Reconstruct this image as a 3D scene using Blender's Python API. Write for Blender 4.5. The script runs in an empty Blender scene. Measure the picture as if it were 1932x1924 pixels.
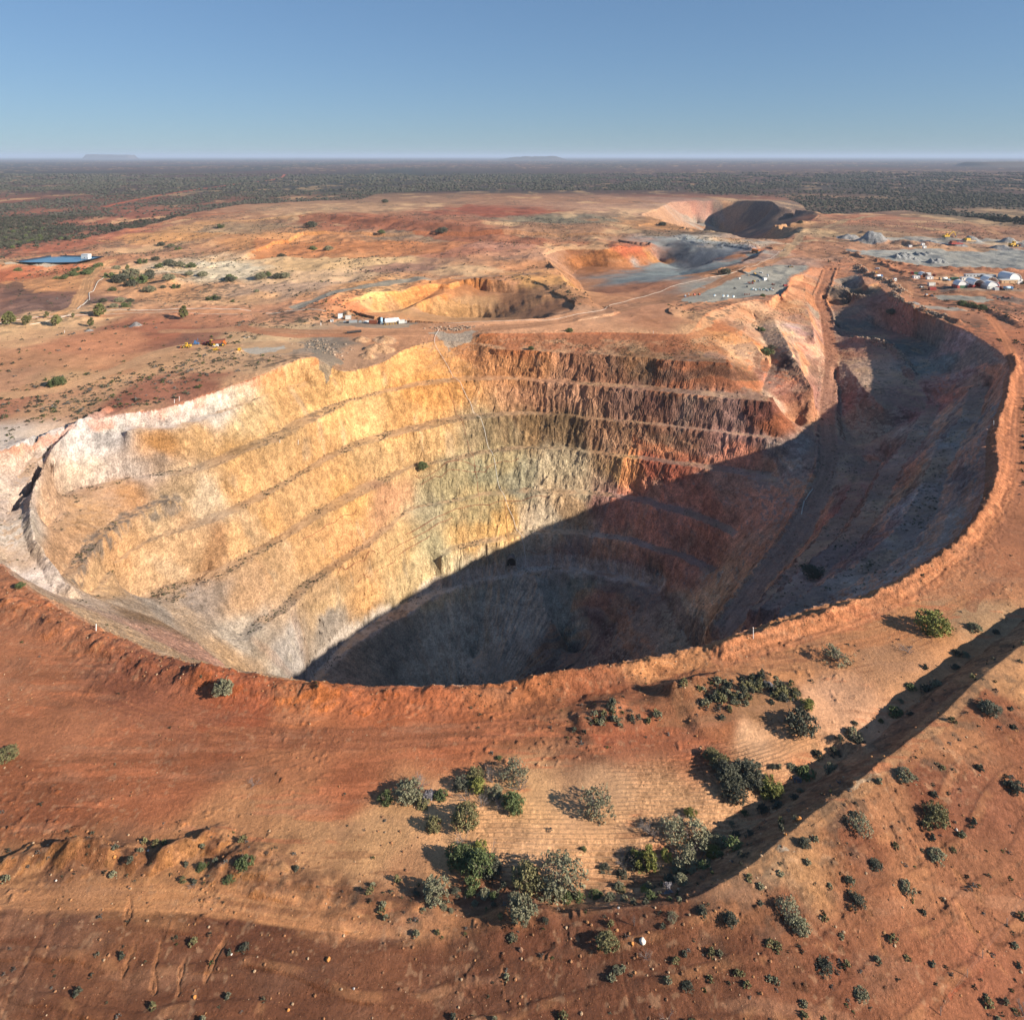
import bpy, bmesh, math, random
import numpy as np
from mathutils import Vector, Matrix

# ---------------------------------------------------------------- camera, sky, sun, exposure
SC = bpy.context.scene
COL = SC.collection
CAM_H, FPX, HORI = 120.0, 750.0, 156.0
cam_d = bpy.data.cameras.new('camera')
cam_d.sensor_width = 36.0
cam_d.sensor_fit = 'HORIZONTAL'
cam_d.lens = 36.0 * FPX / 1024.0
cam_d.shift_y = -(509.5 - HORI) / 1024.0
cam_d.clip_start = 1.0
cam_d.clip_end = 400000.0
cam = bpy.data.objects.new('camera', cam_d)
cam.location = (0, 0, CAM_H)
cam.rotation_euler = (math.radians(90), 0, math.radians(0))
COL.objects.link(cam)
SC.camera = cam

SUN_AZ, SUN_EL = 113.0, 23.0          # compass from +Y clockwise, elevation
wd = bpy.data.worlds.new('World')
SC.world = wd
wd.use_nodes = True
wn = wd.node_tree.nodes
bg = wn['Background']
sky = wn.new('ShaderNodeTexSky')
sky.sky_type = 'NISHITA'
sky.sun_disc = False
sky.sun_elevation = math.radians(SUN_EL)
sky.sun_rotation = math.radians(SUN_AZ)
sky.altitude = 400
sky.air_density = 1.0
sky.dust_density = 0.0
sky.ozone_density = 3.0
_g = wn.new('ShaderNodeGamma'); _g.inputs[1].default_value = 0.55
_t = wn.new('ShaderNodeMix'); _t.data_type = 'RGBA'; _t.blend_type = 'MULTIPLY'; _t.inputs[0].default_value = 1.0; _t.inputs[7].default_value = (0.50, 0.69, 0.93, 1)
wd.node_tree.links.new(sky.outputs[0], _g.inputs[0])
wd.node_tree.links.new(_g.outputs[0], _t.inputs[6])
wd.node_tree.links.new(_t.outputs[2], bg.inputs[0])
bg.inputs[1].default_value = 0.102
sun_d = bpy.data.lights.new('sun', 'SUN')
sun_d.energy = 4.2
sun_d.angle = math.radians(0.5)
sun_d.color = (1.0, 0.90, 0.76)
sun = bpy.data.objects.new('sun', sun_d)
COL.objects.link(sun)
_a, _e = math.radians(SUN_AZ), math.radians(SUN_EL)
TO_SUN = Vector((math.sin(_a) * math.cos(_e), math.cos(_a) * math.cos(_e), math.sin(_e)))
sun.rotation_euler = TO_SUN.to_track_quat('Z', 'Y').to_euler()
sun.location = (300, -300, 400)
SC.view_settings.view_transform = 'Standard'
SC.view_settings.look = 'None'
SC.view_settings.exposure = 1.2
SC.view_settings.gamma = 1.0
SC.cycles.use_denoising = True
SC.cycles.max_bounces = 6
SC.cycles.diffuse_bounces = 3
SC.cycles.volume_bounces = 0

rng = np.random.default_rng(11)
random.seed(5)

# ---------------------------------------------------------------- noise
def _hash(ix, iy, seed):
    h = (ix * 374761393 + iy * 668265263 + seed * 974634257) & 0xFFFFFFFF
    h = ((h ^ (h >> 13)) * 1274126177) & 0xFFFFFFFF
    h = (h ^ (h >> 16)) & 0xFFFFFF
    return h.astype(np.float32) / np.float32(0xFFFFFF)

def vnoise(x, y, seed=0):
    fx = np.floor(x); fy = np.floor(y)
    ix = fx.astype(np.int64); iy = fy.astype(np.int64)
    tx = (x - fx).astype(np.float32); ty = (y - fy).astype(np.float32)
    tx = tx * tx * (3 - 2 * tx); ty = ty * ty * (3 - 2 * ty)
    a = _hash(ix, iy, seed); b = _hash(ix + 1, iy, seed)
    c = _hash(ix, iy + 1, seed); d = _hash(ix + 1, iy + 1, seed)
    return (a + (b - a) * tx) * (1 - ty) + (c + (d - c) * tx) * ty

def fbm(x, y, scale, octs=4, seed=0, gain=0.5):
    """fractal noise in -1..1, scale in metres of the largest feature"""
    s = np.zeros(np.shape(x), np.float32); a = 1.0; t = 0.0
    xx = np.asarray(x) / scale; yy = np.asarray(y) / scale
    for k in range(octs):
        s += a * (vnoise(xx, yy, seed + 17 * k) * 2 - 1); t += a
        a *= gain; xx = xx * 2.03 + 5.3; yy = yy * 2.03 + 1.7
    return s / t * 1.6

def ridge(x, y, scale, octs=3, seed=0):
    return 1 - np.abs(fbm(x, y, scale, octs, seed)) * 2

def smooth(a, b, x):
    t = np.clip((x - a) / (b - a), 0, 1)
    return t * t * (3 - 2 * t)

# ---------------------------------------------------------------- survey tables -> world
# every survey table is (origin x, origin y, scale) of a measuring sheet
T1 = (0, 560, 1.38); T2 = (1200, 560, 1.38); T3 = (2562, 560, 1.38); T4 = (0, 1500, 1.38)
T5 = (1200, 1500, 1.38); T6 = (2562, 1000, 1.2829); T7 = (0, 2500, 1.3314); T8 = (1300, 2600, 1.38)
T9 = (2562, 2300, 1.1693); TA = (1250, 1150, 4.83); TB = (3450, 1000, 3.773); TC = (0, 950, 3.864)
TD = (2500, 1000, 2.972); TE = (650, 1250, 4.83); TF = (2500, 700, 2.415); TG = (3200, 850, 2.5354)
TH = (2700, 1000, 2.415); TI = (1600, 2850, 2.1467); TJ = (2300, 2900, 2.1467); TS = (0, 0, 1.0)

def ray(T, p):
    sx = T[0] + p[0] / T[2]; sy = T[1] + p[1] / T[2]
    return (sx / 3.8691 - 512.0) / FPX, (sy / 3.8714 - HORI) / FPX

def W(T, pts, z=0.0):
    """survey points -> world xyz at height z (scalar, end pair (z0,z1) or one per point)"""
    n = len(pts)
    if isinstance(z, (int, float)): zz = [z] * n
    elif len(z) == n: zz = list(z)
    else:
        zz = list(np.interp(np.linspace(0, 1, n), np.linspace(0, 1, len(z)), z))
    out = []
    for p, h in zip(pts, zz):
        u, v = ray(T, p)
        Y = (CAM_H - h) / v
        out.append((u * Y, Y, h))
    return np.array(out)

def dense(P, step):
    P = np.asarray(P, float); out = []
    for a, b in zip(P[:-1], P[1:]):
        n = max(1, int(np.hypot(*(b - a)[:2]) / step))
        t = np.arange(n)[:, None] / n
        out.append(a + (b - a) * t)
    out.append(P[-1:])
    return np.vstack(out)

def chaikin(P, n=2):
    P = np.asarray(P, float)
    for _ in range(n):
        q = P[:-1] * .75 + P[1:] * .25; r = P[:-1] * .25 + P[1:] * .75
        m = np.empty((len(q) * 2, P.shape[1])); m[0::2] = q; m[1::2] = r
        P = np.vstack([P[:1], m, P[-1:]])
    return P

def offset(P, w, centre=None, side=None):
    P = np.asarray(P, float).copy()
    t = np.gradient(P[:, :2], axis=0)
    n = np.stack([-t[:, 1], t[:, 0]], 1); n /= np.linalg.norm(n, axis=1)[:, None] + 1e-9
    if centre is not None:
        s = np.sign(np.sum((P[:, :2] - np.array(centre)) * n, axis=1))[:, None]
        n *= s
    else: n *= side
    P[:, :2] += n * w
    return P

def inpoly(x, y, P):
    P = np.asarray(P)[:, :2]; r = np.zeros(np.shape(x), bool)
    bb = (x > P[:, 0].min()) & (x < P[:, 0].max()) & (y > P[:, 1].min()) & (y < P[:, 1].max())
    xs = x[bb]; ys = y[bb]; q = np.zeros(xs.shape, bool)
    for (x0, y0), (x1, y1) in zip(P, np.roll(P, -1, 0)):
        if y0 == y1: continue
        c = ((y0 > ys) != (y1 > ys)) & (xs < (x1 - x0) * (ys - y0) / (y1 - y0) + x0)
        q ^= c
    r[bb] = q
    return r

def distline(x, y, P, reach):
    """distance to a polyline and position along it, inf beyond reach (flat arrays)"""
    P = np.asarray(P, float)
    D = np.full(x.shape, 1e9, np.float32); S = np.zeros(x.shape, np.float32); Zl = np.zeros(x.shape, np.float32)
    acc = 0.0
    idx0 = np.where((x > P[:, 0].min() - reach) & (x < P[:, 0].max() + reach) & (y > P[:, 1].min() - reach) & (y < P[:, 1].max() + reach))[0]
    xs = x[idx0]; ys = y[idx0]
    d0 = np.full(xs.shape, 1e9, np.float32); s0 = np.zeros(xs.shape, np.float32); z0 = np.zeros(xs.shape, np.float32)
    for a, b in zip(P[:-1], P[1:]):
        L = math.hypot(b[0] - a[0], b[1] - a[1])
        if L < 1e-6: continue
        m = np.where((xs > min(a[0], b[0]) - reach) & (xs < max(a[0], b[0]) + reach) & (ys > min(a[1], b[1]) - reach) & (ys < max(a[1], b[1]) + reach))[0]
        if len(m):
            px = xs[m] - a[0]; py = ys[m] - a[1]
            t = np.clip((px * (b[0] - a[0]) + py * (b[1] - a[1])) / (L * L), 0, 1)
            d = np.hypot(px - t * (b[0] - a[0]), py - t * (b[1] - a[1]))
            k = d < d0[m]; mk = m[k]
            d0[mk] = d[k]; s0[mk] = acc + t[k] * L
            if len(a) > 2: z0[mk] = a[2] + t[k] * (b[2] - a[2])
        acc += L
    D[idx0] = d0; S[idx0] = s0; Zl[idx0] = z0
    return D, S, Zl

# ---------------------------------------------------------------- relief from break lines
class Relief:
    def __init__(s, x0, x1, y0, y1, step):
        s.x0, s.y0, s.h = x0, y0, step
        s.nx = int((x1 - x0) / step) + 1; s.ny = int((y1 - y0) / step) + 1
        s.pts = []
    def add(s, P, smoothing=2):
        P = np.asarray(P, float)
        if smoothing: P = chaikin(P, smoothing)
        s.pts.append(dense(P, s.h * .5))
        return P
    def solve(s):
        pts = np.vstack(s.pts); Z = None
        for f, its in ((16, 400), (8, 250), (4, 160), (2, 90), (1, 50)):
            h = s.h * f; nx = (s.nx + f - 1) // f + 1; ny = (s.ny + f - 1) // f + 1
            ix = np.rint((pts[:, 0] - s.x0) / h).astype(int); iy = np.rint((pts[:, 1] - s.y0) / h).astype(int)
            k = (ix >= 0) & (iy >= 0) & (ix < nx) & (iy < ny)
            cnt = np.zeros((ny, nx)); val = np.zeros((ny, nx))
            np.add.at(cnt, (iy[k], ix[k]), 1); np.add.at(val, (iy[k], ix[k]), pts[k, 2])
            fixed = cnt > 0
            fv = np.where(fixed, val / np.maximum(cnt, 1), 0)
            if Z is None: Z = np.zeros((ny, nx))
            else:
                yy = np.minimum(np.arange(ny) / 2, Z.shape[0] - 1.001); xx = np.minimum(np.arange(nx) / 2, Z.shape[1] - 1.001)
                Z = s._bil(Z, xx[None, :] + 0 * yy[:, None], yy[:, None] + 0 * xx[None, :])
            Z = np.where(fixed, fv, Z)
            free = ~fixed; free[0] = free[-1] = False; free[:, 0] = free[:, -1] = False
            Z[0] = np.where(fixed[0], Z[0], 0); Z[-1] = np.where(fixed[-1], Z[-1], 0)
            Z[:, 0] = np.where(fixed[:, 0], Z[:, 0], 0); Z[:, -1] = np.where(fixed[:, -1], Z[:, -1], 0)
            fi = free[1:-1, 1:-1]
            for _ in range(its):
                n = 0.25 * (Z[:-2, 1:-1] + Z[2:, 1:-1] + Z[1:-1, :-2] + Z[1:-1, 2:])
                Z[1:-1, 1:-1] = np.where(fi, n, Z[1:-1, 1:-1])
        s.Z = Z.astype(np.float32)
    @staticmethod
    def _bil(Z, xx, yy):
        ix = np.clip(xx.astype(int), 0, Z.shape[1] - 2); iy = np.clip(yy.astype(int), 0, Z.shape[0] - 2)
        tx = xx - ix; ty = yy - iy
        return (Z[iy, ix] * (1 - tx) + Z[iy, ix + 1] * tx) * (1 - ty) + (Z[iy + 1, ix] * (1 - tx) + Z[iy + 1, ix + 1] * tx) * ty
    def at(s, x, y):
        xx = np.clip((x - s.x0) / s.h, 0, s.Z.shape[1] - 1.001); yy = np.clip((y - s.y0) / s.h, 0, s.Z.shape[0] - 1.001)
        return s._bil(s.Z, xx, yy)
    def inside(s, x, y):
        return (x > s.x0 + 2) & (x < s.x0 + (s.nx - 2) * s.h) & (y > s.y0 + 2) & (y < s.y0 + (s.ny - 2) * s.h) & ((y < np.where(x < 300, 1140, 1060)) | (s.h > 2))

PC = (-20.0, 345.0)                     # middle of the main pit
R1 = Relief(-320, 490, 60, 1200, 1.25)
R2 = Relief(-800, 1400, 500, 2400, 4.0)

def J(*parts): return np.vstack(parts)

# --- rim of the main pit, clockwise from the near left
rim = J(W(T4, [(0, 935), (130, 1060), (250, 1140), (380, 1215), (520, 1290), (700, 1370), (900, 1450), (1100, 1500), (1300, 1530), (1500, 1560), (1690, 1578)]),
        W(T5, [(150, 1585), (350, 1595), (600, 1603), (800, 1600), (1000, 1590), (1200, 1550), (1400, 1520), (1600, 1480), (1932, 1415)]),
        W(T6, [(330, 1880), (500, 1812), (640, 1768), (800, 1718), (950, 1685), (1050, 1655), (1180, 1590), (1330, 1495), (1480, 1385), (1560, 1275), (1600, 1170), (1605, 1000), (1605, 880), (1645, 800), (1690, 690), (1692, 600), (1730, 545), (1700, 480), (1620, 420), (1500, 350), (1400, 312), (1300, 272), (1200, 226), (1130, 180), (1085, 140)]),
        W(TH, [(1680, 190), (1640, 240), (1560, 250), (1540, 160), (1470, 55), (1400, 75), (1340, 95)]))
ramp_mouth = W(TH, [(1340, 95), (1220, 85), (1110, 90)])
west = J(W(TH, [(1110, 90), (1060, 70), (1010, 140), (870, 165), (850, 240), (820, 310), (700, 350), (680, 400)]),
         W(TH, [(560, 375), (440, 400), (270, 440), (140, 480), (60, 520)]))
back = J(W(TH, [(60, 520), (0, 600), (-60, 690), (-120, 715)], (0, -1.5, -3, -3)),
         W(T2, [(1640, 1000), (1280, 1005), (930, 1005)], -3.0))
notchA = W(T2, [(930, 1005), (895, 1015), (900, 1060)], (-3, -4, -9))
back2 = W(T2, [(900, 1060), (800, 1050), (650, 1045), (520, 1085), (450, 1120), (400, 1160), (200, 1215)], (-9, -8, -8, -8, -9, -9.5, -10))
notchB = np.array([(-99, 451, -10), (-106, 452, -8.5)])
leftc = J(np.array([(-113, 453, -5.0)]), W(T2, [(0, 1118)]),
          W(T1, [(1400, 1230), (1200, 1300), (980, 1375)]),
          W(T4, [(850, 118), (700, 130), (560, 155), (400, 190), (200, 260), (0, 340)]))
far_left = np.array([(-219, 292, 0), (-224, 268, 0), (-212, 244, 0), (-190, 229, 0), (-165, 222, 0)])
RIM = J(rim, ramp_mouth[1:], west, back[1:], notchA[1:], back2[1:], notchB[1:], leftc, far_left, rim[:1])
RIM = RIM[np.r_[True, np.linalg.norm(np.diff(RIM[:, :2], axis=0), axis=1) > .05]]
RIM_S = chaikin(RIM, 1)
R1.add(RIM, 1)
R1.add(offset(chaikin(leftc, 1), 1.6, PC) + (0, 0, .1))
R1.add(offset(chaikin(rim, 1), 1.8, PC) + (0, 0, .1))

# --- benches : (inner edge, height, berm width)
def bench(P, z, w, rise=.4):
    P = np.asarray(P, float); P[:, 2] = z if np.isscalar(z) else P[:, 2]
    P = chaikin(P, 2)
    R1.add(P, 0)
    ww = np.full(len(P), float(w))
    for o in list(BEN.values()) + [RIM_S]:
        d, _, _ = distline(P[:, 0].copy(), P[:, 1].copy(), o, 40)
        up = np.maximum(o[:, 2].max() - P[:, 2], 4)
        ww = np.minimum(ww, np.maximum(d - .45 * np.minimum(up, 17), d * .3))
    ww = np.clip(ww, .8, w)
    ww = np.convolve(np.pad(ww, 3, 'edge'), np.ones(7) / 7, 'valid')
    q = P.copy(); q1 = offset(P, 1.0, PC) - P
    q[:, :2] += q1[:, :2] * ww[:, None]; q[:, 2] += rise
    R1.add(q, 0)
    return P
ZA, ZB, ZB5, ZC, ZD, ZE, ZF, ZG = -9, -25, -33, -43, -60, -79, -95, -111
BEN = {}
BEN['A'] = bench(W(T2, [(905, 1070), (1000, 1090), (1100, 1097), (1400, 1112), (1800, 1133), (1900, 1150), (2245, 1162)], ZA), ZA, 6)
BEN['AL'] = bench(J(W(T1, [(1640, 1265), (1480, 1310)], (-13, -11)), W(T4, [(1480, 18), (1270, 103), (1040, 193), (950, 217), (800, 228), (690, 228)], (-11, -9, -9, -8, -7, -5))), [0], 6)
BEN['B'] = bench(J(W(T6, [(548, 712), (300, 690), (0, 660)], ZB), W(T2, [(1600, 1290), (1250, 1265), (1000, 1250), (700, 1272), (450, 1312), (200, 1372)], ZB),
                   W(T4, [(1830, 102), (1680, 172), (1500, 283), (1340, 333), (1150, 427), (980, 467), (870, 470), (720, 487), (580, 525), (430, 583), (320, 662), (220, 770)], ZB)), ZB, 9)
BEN['B5'] = bench(W(T4, [(930, 600), (840, 630), (690, 700), (570, 790), (480, 890), (410, 1010)], (-32, -33, -33, -33, -33, -33)), [0], 5)
BEN['C'] = bench(J(W(T6, [(592, 897), (300, 866), (0, 832)], ZC), W(T5, [(1700, 182), (1400, 152), (1150, 142), (900, 167), (740, 187), (640, 217), (330, 292), (200, 332), (0, 442)], ZC),
                   W(T4, [(1500, 540), (1300, 642), (1130, 724), (980, 765), (870, 790), (760, 850), (650, 940), (560, 1050), (520, 1130)], ZC)), ZC, 9)
BEN['D'] = bench(J(W(T6, [(562, 1087), (450, 1077), (200, 1042)], ZD), W(T5, [(1932, 412), (1600, 357), (1400, 332), (1200, 327), (970, 347), (870, 367), (750, 402), (580, 412), (430, 492), (300, 562), (150, 642), (0, 722)], ZD),
                   W(T4, [(1500, 822), (1300, 955), (1180, 1010), (1090, 1000), (1000, 1045), (850, 1105), (700, 1150), (600, 1200)], ZD)), ZD, 9)
BEN['E'] = bench(J(W(T5, [(2250, 790), (2100, 720), (1932, 662), (1700, 592), (1500, 572), (1250, 562), (1000, 572), (850, 590), (700, 625), (550, 640), (450, 722), (380, 800)], ZE),
                   W(T4, [(1640, 1080), (1560, 1180), (1430, 1260), (1320, 1350)], ZE)), ZE, 6)
BEN['F'] = bench(J(W(T5, [(2150, 990), (1932, 892), (1700, 822), (1500, 792), (1250, 775), (1120, 795), (1000, 830), (850, 850), (700, 905)], ZF)), ZF, 5)
Gv = W(T5, [(1850, 1085), (1750, 1045), (1550, 1003), (1350, 973), (1200, 973), (1100, 1003), (900, 1035), (740, 1085), (600, 1145), (550, 1195), (400, 1265), (200, 1395), (30, 1572)], ZG)
BEN['G'] = bench(Gv, ZG, 8)
R1.add(J(Gv[-1:], np.array([(-88, 300, ZG), (-66, 268, ZG), (-20, 250, ZG), (40, 262, ZG), (76, 300, ZG), (86, 355, ZG)]), Gv[:1]))
# pit bottom
R1.add(np.array([(-45, 345, -140), (-20, 362, -140), (30, 372, -141), (46, 340, -141), (20, 305, -140), (-30, 308, -140), (-45, 345, -140)]), 1)
R1.add(W(T5, [(1190, 1010), (1230, 1100), (1300, 1300)], (-111, -116, -127)))
R1.add(W(T5, [(940, 1060), (920, 1250), (870, 1450)], (-114, -125, -136)))
R1.add(W(T5, [(1340, 1330), (1420, 1450)], (-138, -142)))
# near wall, out of sight
R1.add(np.array([(-120, 262, -45), (-70, 225, -45), (0, 212, -45), (60, 220, -45), (100, 245, -45)]))
# haul ramp from the slot in the north east down into the pit
ramp = W(TS, [(3215, 1034), (3205, 1058), (3193, 1104), (3173, 1145), (3172, 1174), (3193, 1207), (3199, 1257), (3209, 1311), (3218, 1373), (3213, 1455), (3204, 1538), (3198, 1621), (3206, 1700), (3210, 1779), (3195, 1842), (3150, 1935), (3088, 2052), (2998, 2169), (2928, 2263), (2858, 2364), (2790, 2450)],
         (-1, -3, -7, -11, -14, -17, -21, -25, -29, -33, -38, -42, -46, -49, -52, -58, -65, -72, -78, -84, -88))
RAMP = chaikin(ramp, 2)
for sgn in (-1, 0, 1):
    q = offset(RAMP, 5.5, side=sgn) if sgn else RAMP
    R1.add(q, 0)
# spur and valley between the back wall and the ramp
R1.add(W(TH, [(870, 250), (760, 400), (690, 490), (730, 620), (820, 760), (900, 900), (960, 1010), (1040, 1150), (1080, 1250), (1060, 1380), (900, 1640)], (-3, -6, -7, -8, -10, -13, -17, -22, -28, -34, -50)))
R1.add(W(TH, [(990, 180), (1000, 330), (1030, 480), (1060, 600), (1090, 720)], (-3, -6, -9, -12, -15)))
R1.add(W(TH, [(530, 540), (560, 640), (640, 800), (680, 900), (690, 1000), (620, 1200), (600, 1290)], (-9, -10, -14, -17, -20, -27, -29)))
R1.add(W(TH, [(450, 640), (480, 740), (560, 850), (660, 930)], (-7, -8, -11, -15)))
R1.add(W(TH, [(240, 720), (330, 690), (440, 650), (430, 620), (300, 600), (180, 610)], -5.0))
# dump and flat inside the eastern cut
R1.add(W(T6, [(870, 380), (940, 388), (1050, 417), (1140, 432), (1200, 492), (1250, 545)], (-27, -21, -20, -20, -22, -25)))
R1.add(W(T6, [(870, 350), (1000, 375), (1100, 395), (1250, 430), (1330, 520), (1400, 590)], (-25, -25, -25, -24, -22, -21)))
R1.add(W(T6, [(1060, 340), (1200, 380), (1320, 415), (1420, 490), (1500, 590)], (-24, -24, -20, -15, -17)))
R1.add(W(T6, [(905, 500), (960, 580), (1010, 660), (1100, 742)], (-29, -29.5, -31, -33)))
R1.add(W(T6, [(870, 560), (890, 760), (900, 900), (960, 935), (1080, 890), (1220, 800)], (-34, -42, -48, -49, -45, -38)))
R1.add(W(T6, [(1250, 600), (1300, 680), (1330, 720), (1200, 850)], (-27, -29, -31, -37)))
# rock pile by the slot
R1.add(W(TH, [(1230, 270), (1290, 260), (1400, 300), (1480, 340), (1590, 345)], (-6, -5, -6, -6, -8)))
R1.add(W(TH, [(1170, 400), (1220, 450), (1330, 470), (1500, 400)], (-17, -19, -19, -15)))
R1.add(W(TH, [(1350, 240), (1420, 260), (1520, 310)], -9.0))
# folded eastern wall
for zz, pts in ((-16, [(1530, 640), (1480, 780), (1400, 890), (1340, 970), (1325, 1060), (1250, 1220), (1110, 1390), (900, 1550), (700, 1680), (560, 1760)]),
                (-32, [(1300, 740), (1210, 890), (1090, 1040), (970, 1290), (800, 1450), (640, 1590), (480, 1730)]),
                (-50, [(1010, 1010), (860, 1270), (720, 1450), (580, 1600), (440, 1740)])):
    q = W(T6, pts, float(zz)); q = chaikin(q, 2); R1.add(q, 0)
    q2 = offset(q, 8, PC); q2[:, 2] += 2.0; R1.add(q2, 0)
# ramp road round the western end, with its windrow
wind = W(T4, [(600, 112), (480, 178), (400, 240), (310, 320), (240, 440), (190, 550), (165, 625), (163, 700), (165, 760), (200, 860), (270, 960), (320, 1040), (380, 1105)], (0, -1, -3, -6, -9, -12, -14, -15, -16.5, -20, -24, -28, -31))
WIND = chaikin(wind, 2)
R1.add(WIND, 0); R1.add(offset(WIND, 4, PC), 0); R1.add(offset(WIND, 8.5, PC), 0)
# --- cuts beyond the road
M1 = J(W(T2, [(150, 865), (160, 840), (300, 800), (470, 775), (600, 750), (695, 735), (760, 742), (840, 720), (1000, 725), (1150, 718), (1250, 715), (1330, 780), (1480, 850)]),
       W(T2, [(1440, 890), (1200, 925), (900, 945), (500, 935), (300, 912), (150, 865)]))
R1.add(M1, 1)
R1.add(W(T2, [(230, 880), (300, 900), (460, 893), (560, 850), (690, 770)], (-4, -9, -14, -12, -5)))
R1.add(W(T2, [(480, 895), (600, 830), (720, 790), (825, 742)], (-10, -8, -6, -3)))
R1.add(W(T2, [(600, 915), (800, 920), (930, 920), (1130, 922), (1330, 890)], (-20, -23, -24, -12, -2)))
_q = W(T2, [(1200, 925), (900, 945), (500, 935)]) + np.array([(0, 34, -15), (0, 40, -24), (0, 34, -12)]); R1.add(_q)
R1.add(W(T2, [(850, 770), (940, 790), (1050, 795), (1180, 790), (1250, 800)], (-9, -11, -10, -5, -2)))
M2 = J(W(T2, [(1230, 575), (1320, 540), (1480, 545), (1600, 550), (1800, 530)]), W(TF, [(30, 560), (170, 640)], (-1, -13)))
R1.add(M2, 1)
R1.add(W(T2, [(1400, 690), (1450, 645), (1570, 657), (1700, 657), (1870, 628)], -22.0))
R1.add(W(T2, [(1400, 690), (1440, 740), (1490, 830)], (-22, -21, -16)))
R1.add(W(T2, [(1230, 575), (1300, 660), (1400, 770), (1480, 850), (1560, 845), (1700, 790), (1932, 720)], (0, 0, 0, 0, -3, -5, -8)))
R1.add(W(TF, [(350, 540), (420, 570), (480, 590), (700, 600), (880, 610), (990, 640)], 0.0))
R1.add(W(TF, [(120, 755), (280, 812), (440, 832), (600, 752), (780, 715), (900, 690)], (-24, -25, -25, -15, -8, -4)))
R1.add(W(TF, [(1150, 600), (1000, 690), (850, 775), (760, 760), (620, 742)], (0, -4, -8, -9, -9)))
R1.add(W(TF, [(310, 860), (330, 885), (420, 887), (540, 868)], (-21, -21, -20, -14)))
R1.add(W(TF, [(540, 880), (700, 810), (850, 790), (1000, 720), (1150, 650)], (-2, -1, -1, 0, 0)))
R1.solve()
# --- far pit and the old dumps
R2.add(W(TF, [(0, 290), (100, 260), (230, 195), (400, 185), (840, 185), (1000, 183), (1150, 181), (1230, 235), (1400, 265), (1560, 285), (1640, 312), (1600, 348), (1480, 372), (1200, 398), (1500, 438), (1290, 565), (1060, 555), (900, 522), (480, 440), (150, 372), (0, 330), (-60, 315), (0, 290)], [0] * 4 + [0, 5, 9, 5] + [0] * 15), 0)

R2.add(W(TF, [(620, 435), (760, 470), (900, 500), (1060, 528), (1100, 480)], (-70, -74, -74, -74, -66)))
_q = W(TF, [(300, 400), (480, 440), (900, 522), (1060, 545)]) + np.array([(40, 130, -40), (20, 110, -70), (0, 90, -74), (-20, 90, -74)]); R2.add(_q)
R2.add(W(TF, [(480, 400), (300, 370), (120, 345)], (-58, -38, -14)))
R2.add(W(TF, [(1150, 455), (1240, 470), (1390, 495), (1250, 535)], (-22, -20, -18, -24)))
for _Y in range(1290, 1860, 60): R2.add(np.array([(.232 * _Y, _Y, -73.0), (.296 * _Y - (_Y > 1700) * 20, _Y, -73.0)]), 0)
R2.add(W(TF, [(1320, 370), (1450, 355), (1580, 330)], (-24, -24, -18)))
R2.add(W(T2, [(-700, 620), (-300, 600), (0, 590), (400, 592), (700, 560), (900, 500)], 0.0))
R2.add(W(T2, [(-500, 500), (0, 500), (350, 505), (700, 500), (860, 480)], (4, 6, 6, 5, 2)))
R2.add(W(T2, [(-100, 400), (130, 405), (400, 437), (760, 478), (1000, 492), (1250, 510)], (5, 5, 5, 4, 2, 0)))
R2.add(W(T2, [(-100, 370), (130, 378), (400, 402), (760, 432), (1000, 452), (1250, 472)], (8, 12, 12, 11, 8, 4)))
R2.add(W(T2, [(-200, 270), (300, 262), (900, 258), (1500, 260)], (6, 8, 7, 5)))
R2.add(W(T2, [(-400, 250), (300, 235), (900, 232), (1700, 235)], 0.0))
R2.solve()

BUNDS = []      # (line, height, half width, roughness)
def bund(P, h, w, rough=.35): BUNDS.append((chaikin(np.asarray(P, float), 2), h, w, rough))
# safety bund along the right and near rim
bund(W(T6, [(1740, 470), (1765, 540), (1725, 590), (1715, 690), (1675, 810), (1655, 900), (1672, 1050), (1650, 1150), (1590, 1265), (1500, 1390), (1350, 1510), (1210, 1605), (1060, 1690), (900, 1745), (760, 1785), (600, 1838), (450, 1885), (300, 1925)], 1.0), 1.9, 2.9, .5)
bund(W(T5, [(1932, 1440), (1600, 1500), (1400, 1535), (1200, 1565)], 1), 1.2, 3)
bund(W(T4, [(0, 1120), (150, 1190), (350, 1265), (500, 1335), (700, 1420), (950, 1495), (1250, 1555), (1500, 1590), (1900, 1620)], 1.5), 1.7, 4.5, .6)
bund(W(T5, [(350, 1615), (700, 1625), (1000, 1610), (1200, 1575), (1500, 1540)], 1), 1.0, 3.5, .5)
bund(W(TG, [(160, 310), (300, 350), (420, 385), (560, 440), (700, 500), (820, 520)], 1), 2.2, 4.5, .7)
bund(W(TG, [(300, 440), (360, 500), (480, 560), (600, 590), (680, 640), (760, 700)], 1), 2.5, 5, .9)
bund(W(TG, [(640, 700), (740, 800), (860, 860), (1000, 890), (1150, 940), (1300, 1000)], 1), 2.0, 4, .9)
bund(W(TG, [(1560, 860), (1660, 915), (1800, 980), (1932, 1040)], 1), 2.0, 5, .8)
bund(W(TG, [(430, 380), (700, 410), (900, 440), (1200, 465), (1500, 480), (1932, 500)], 1), 2.0, 6, .8)
bund(W(TG, [(500, 200), (700, 222), (900, 240), (1100, 250)], 1.5), 4, 10, .5)
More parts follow.
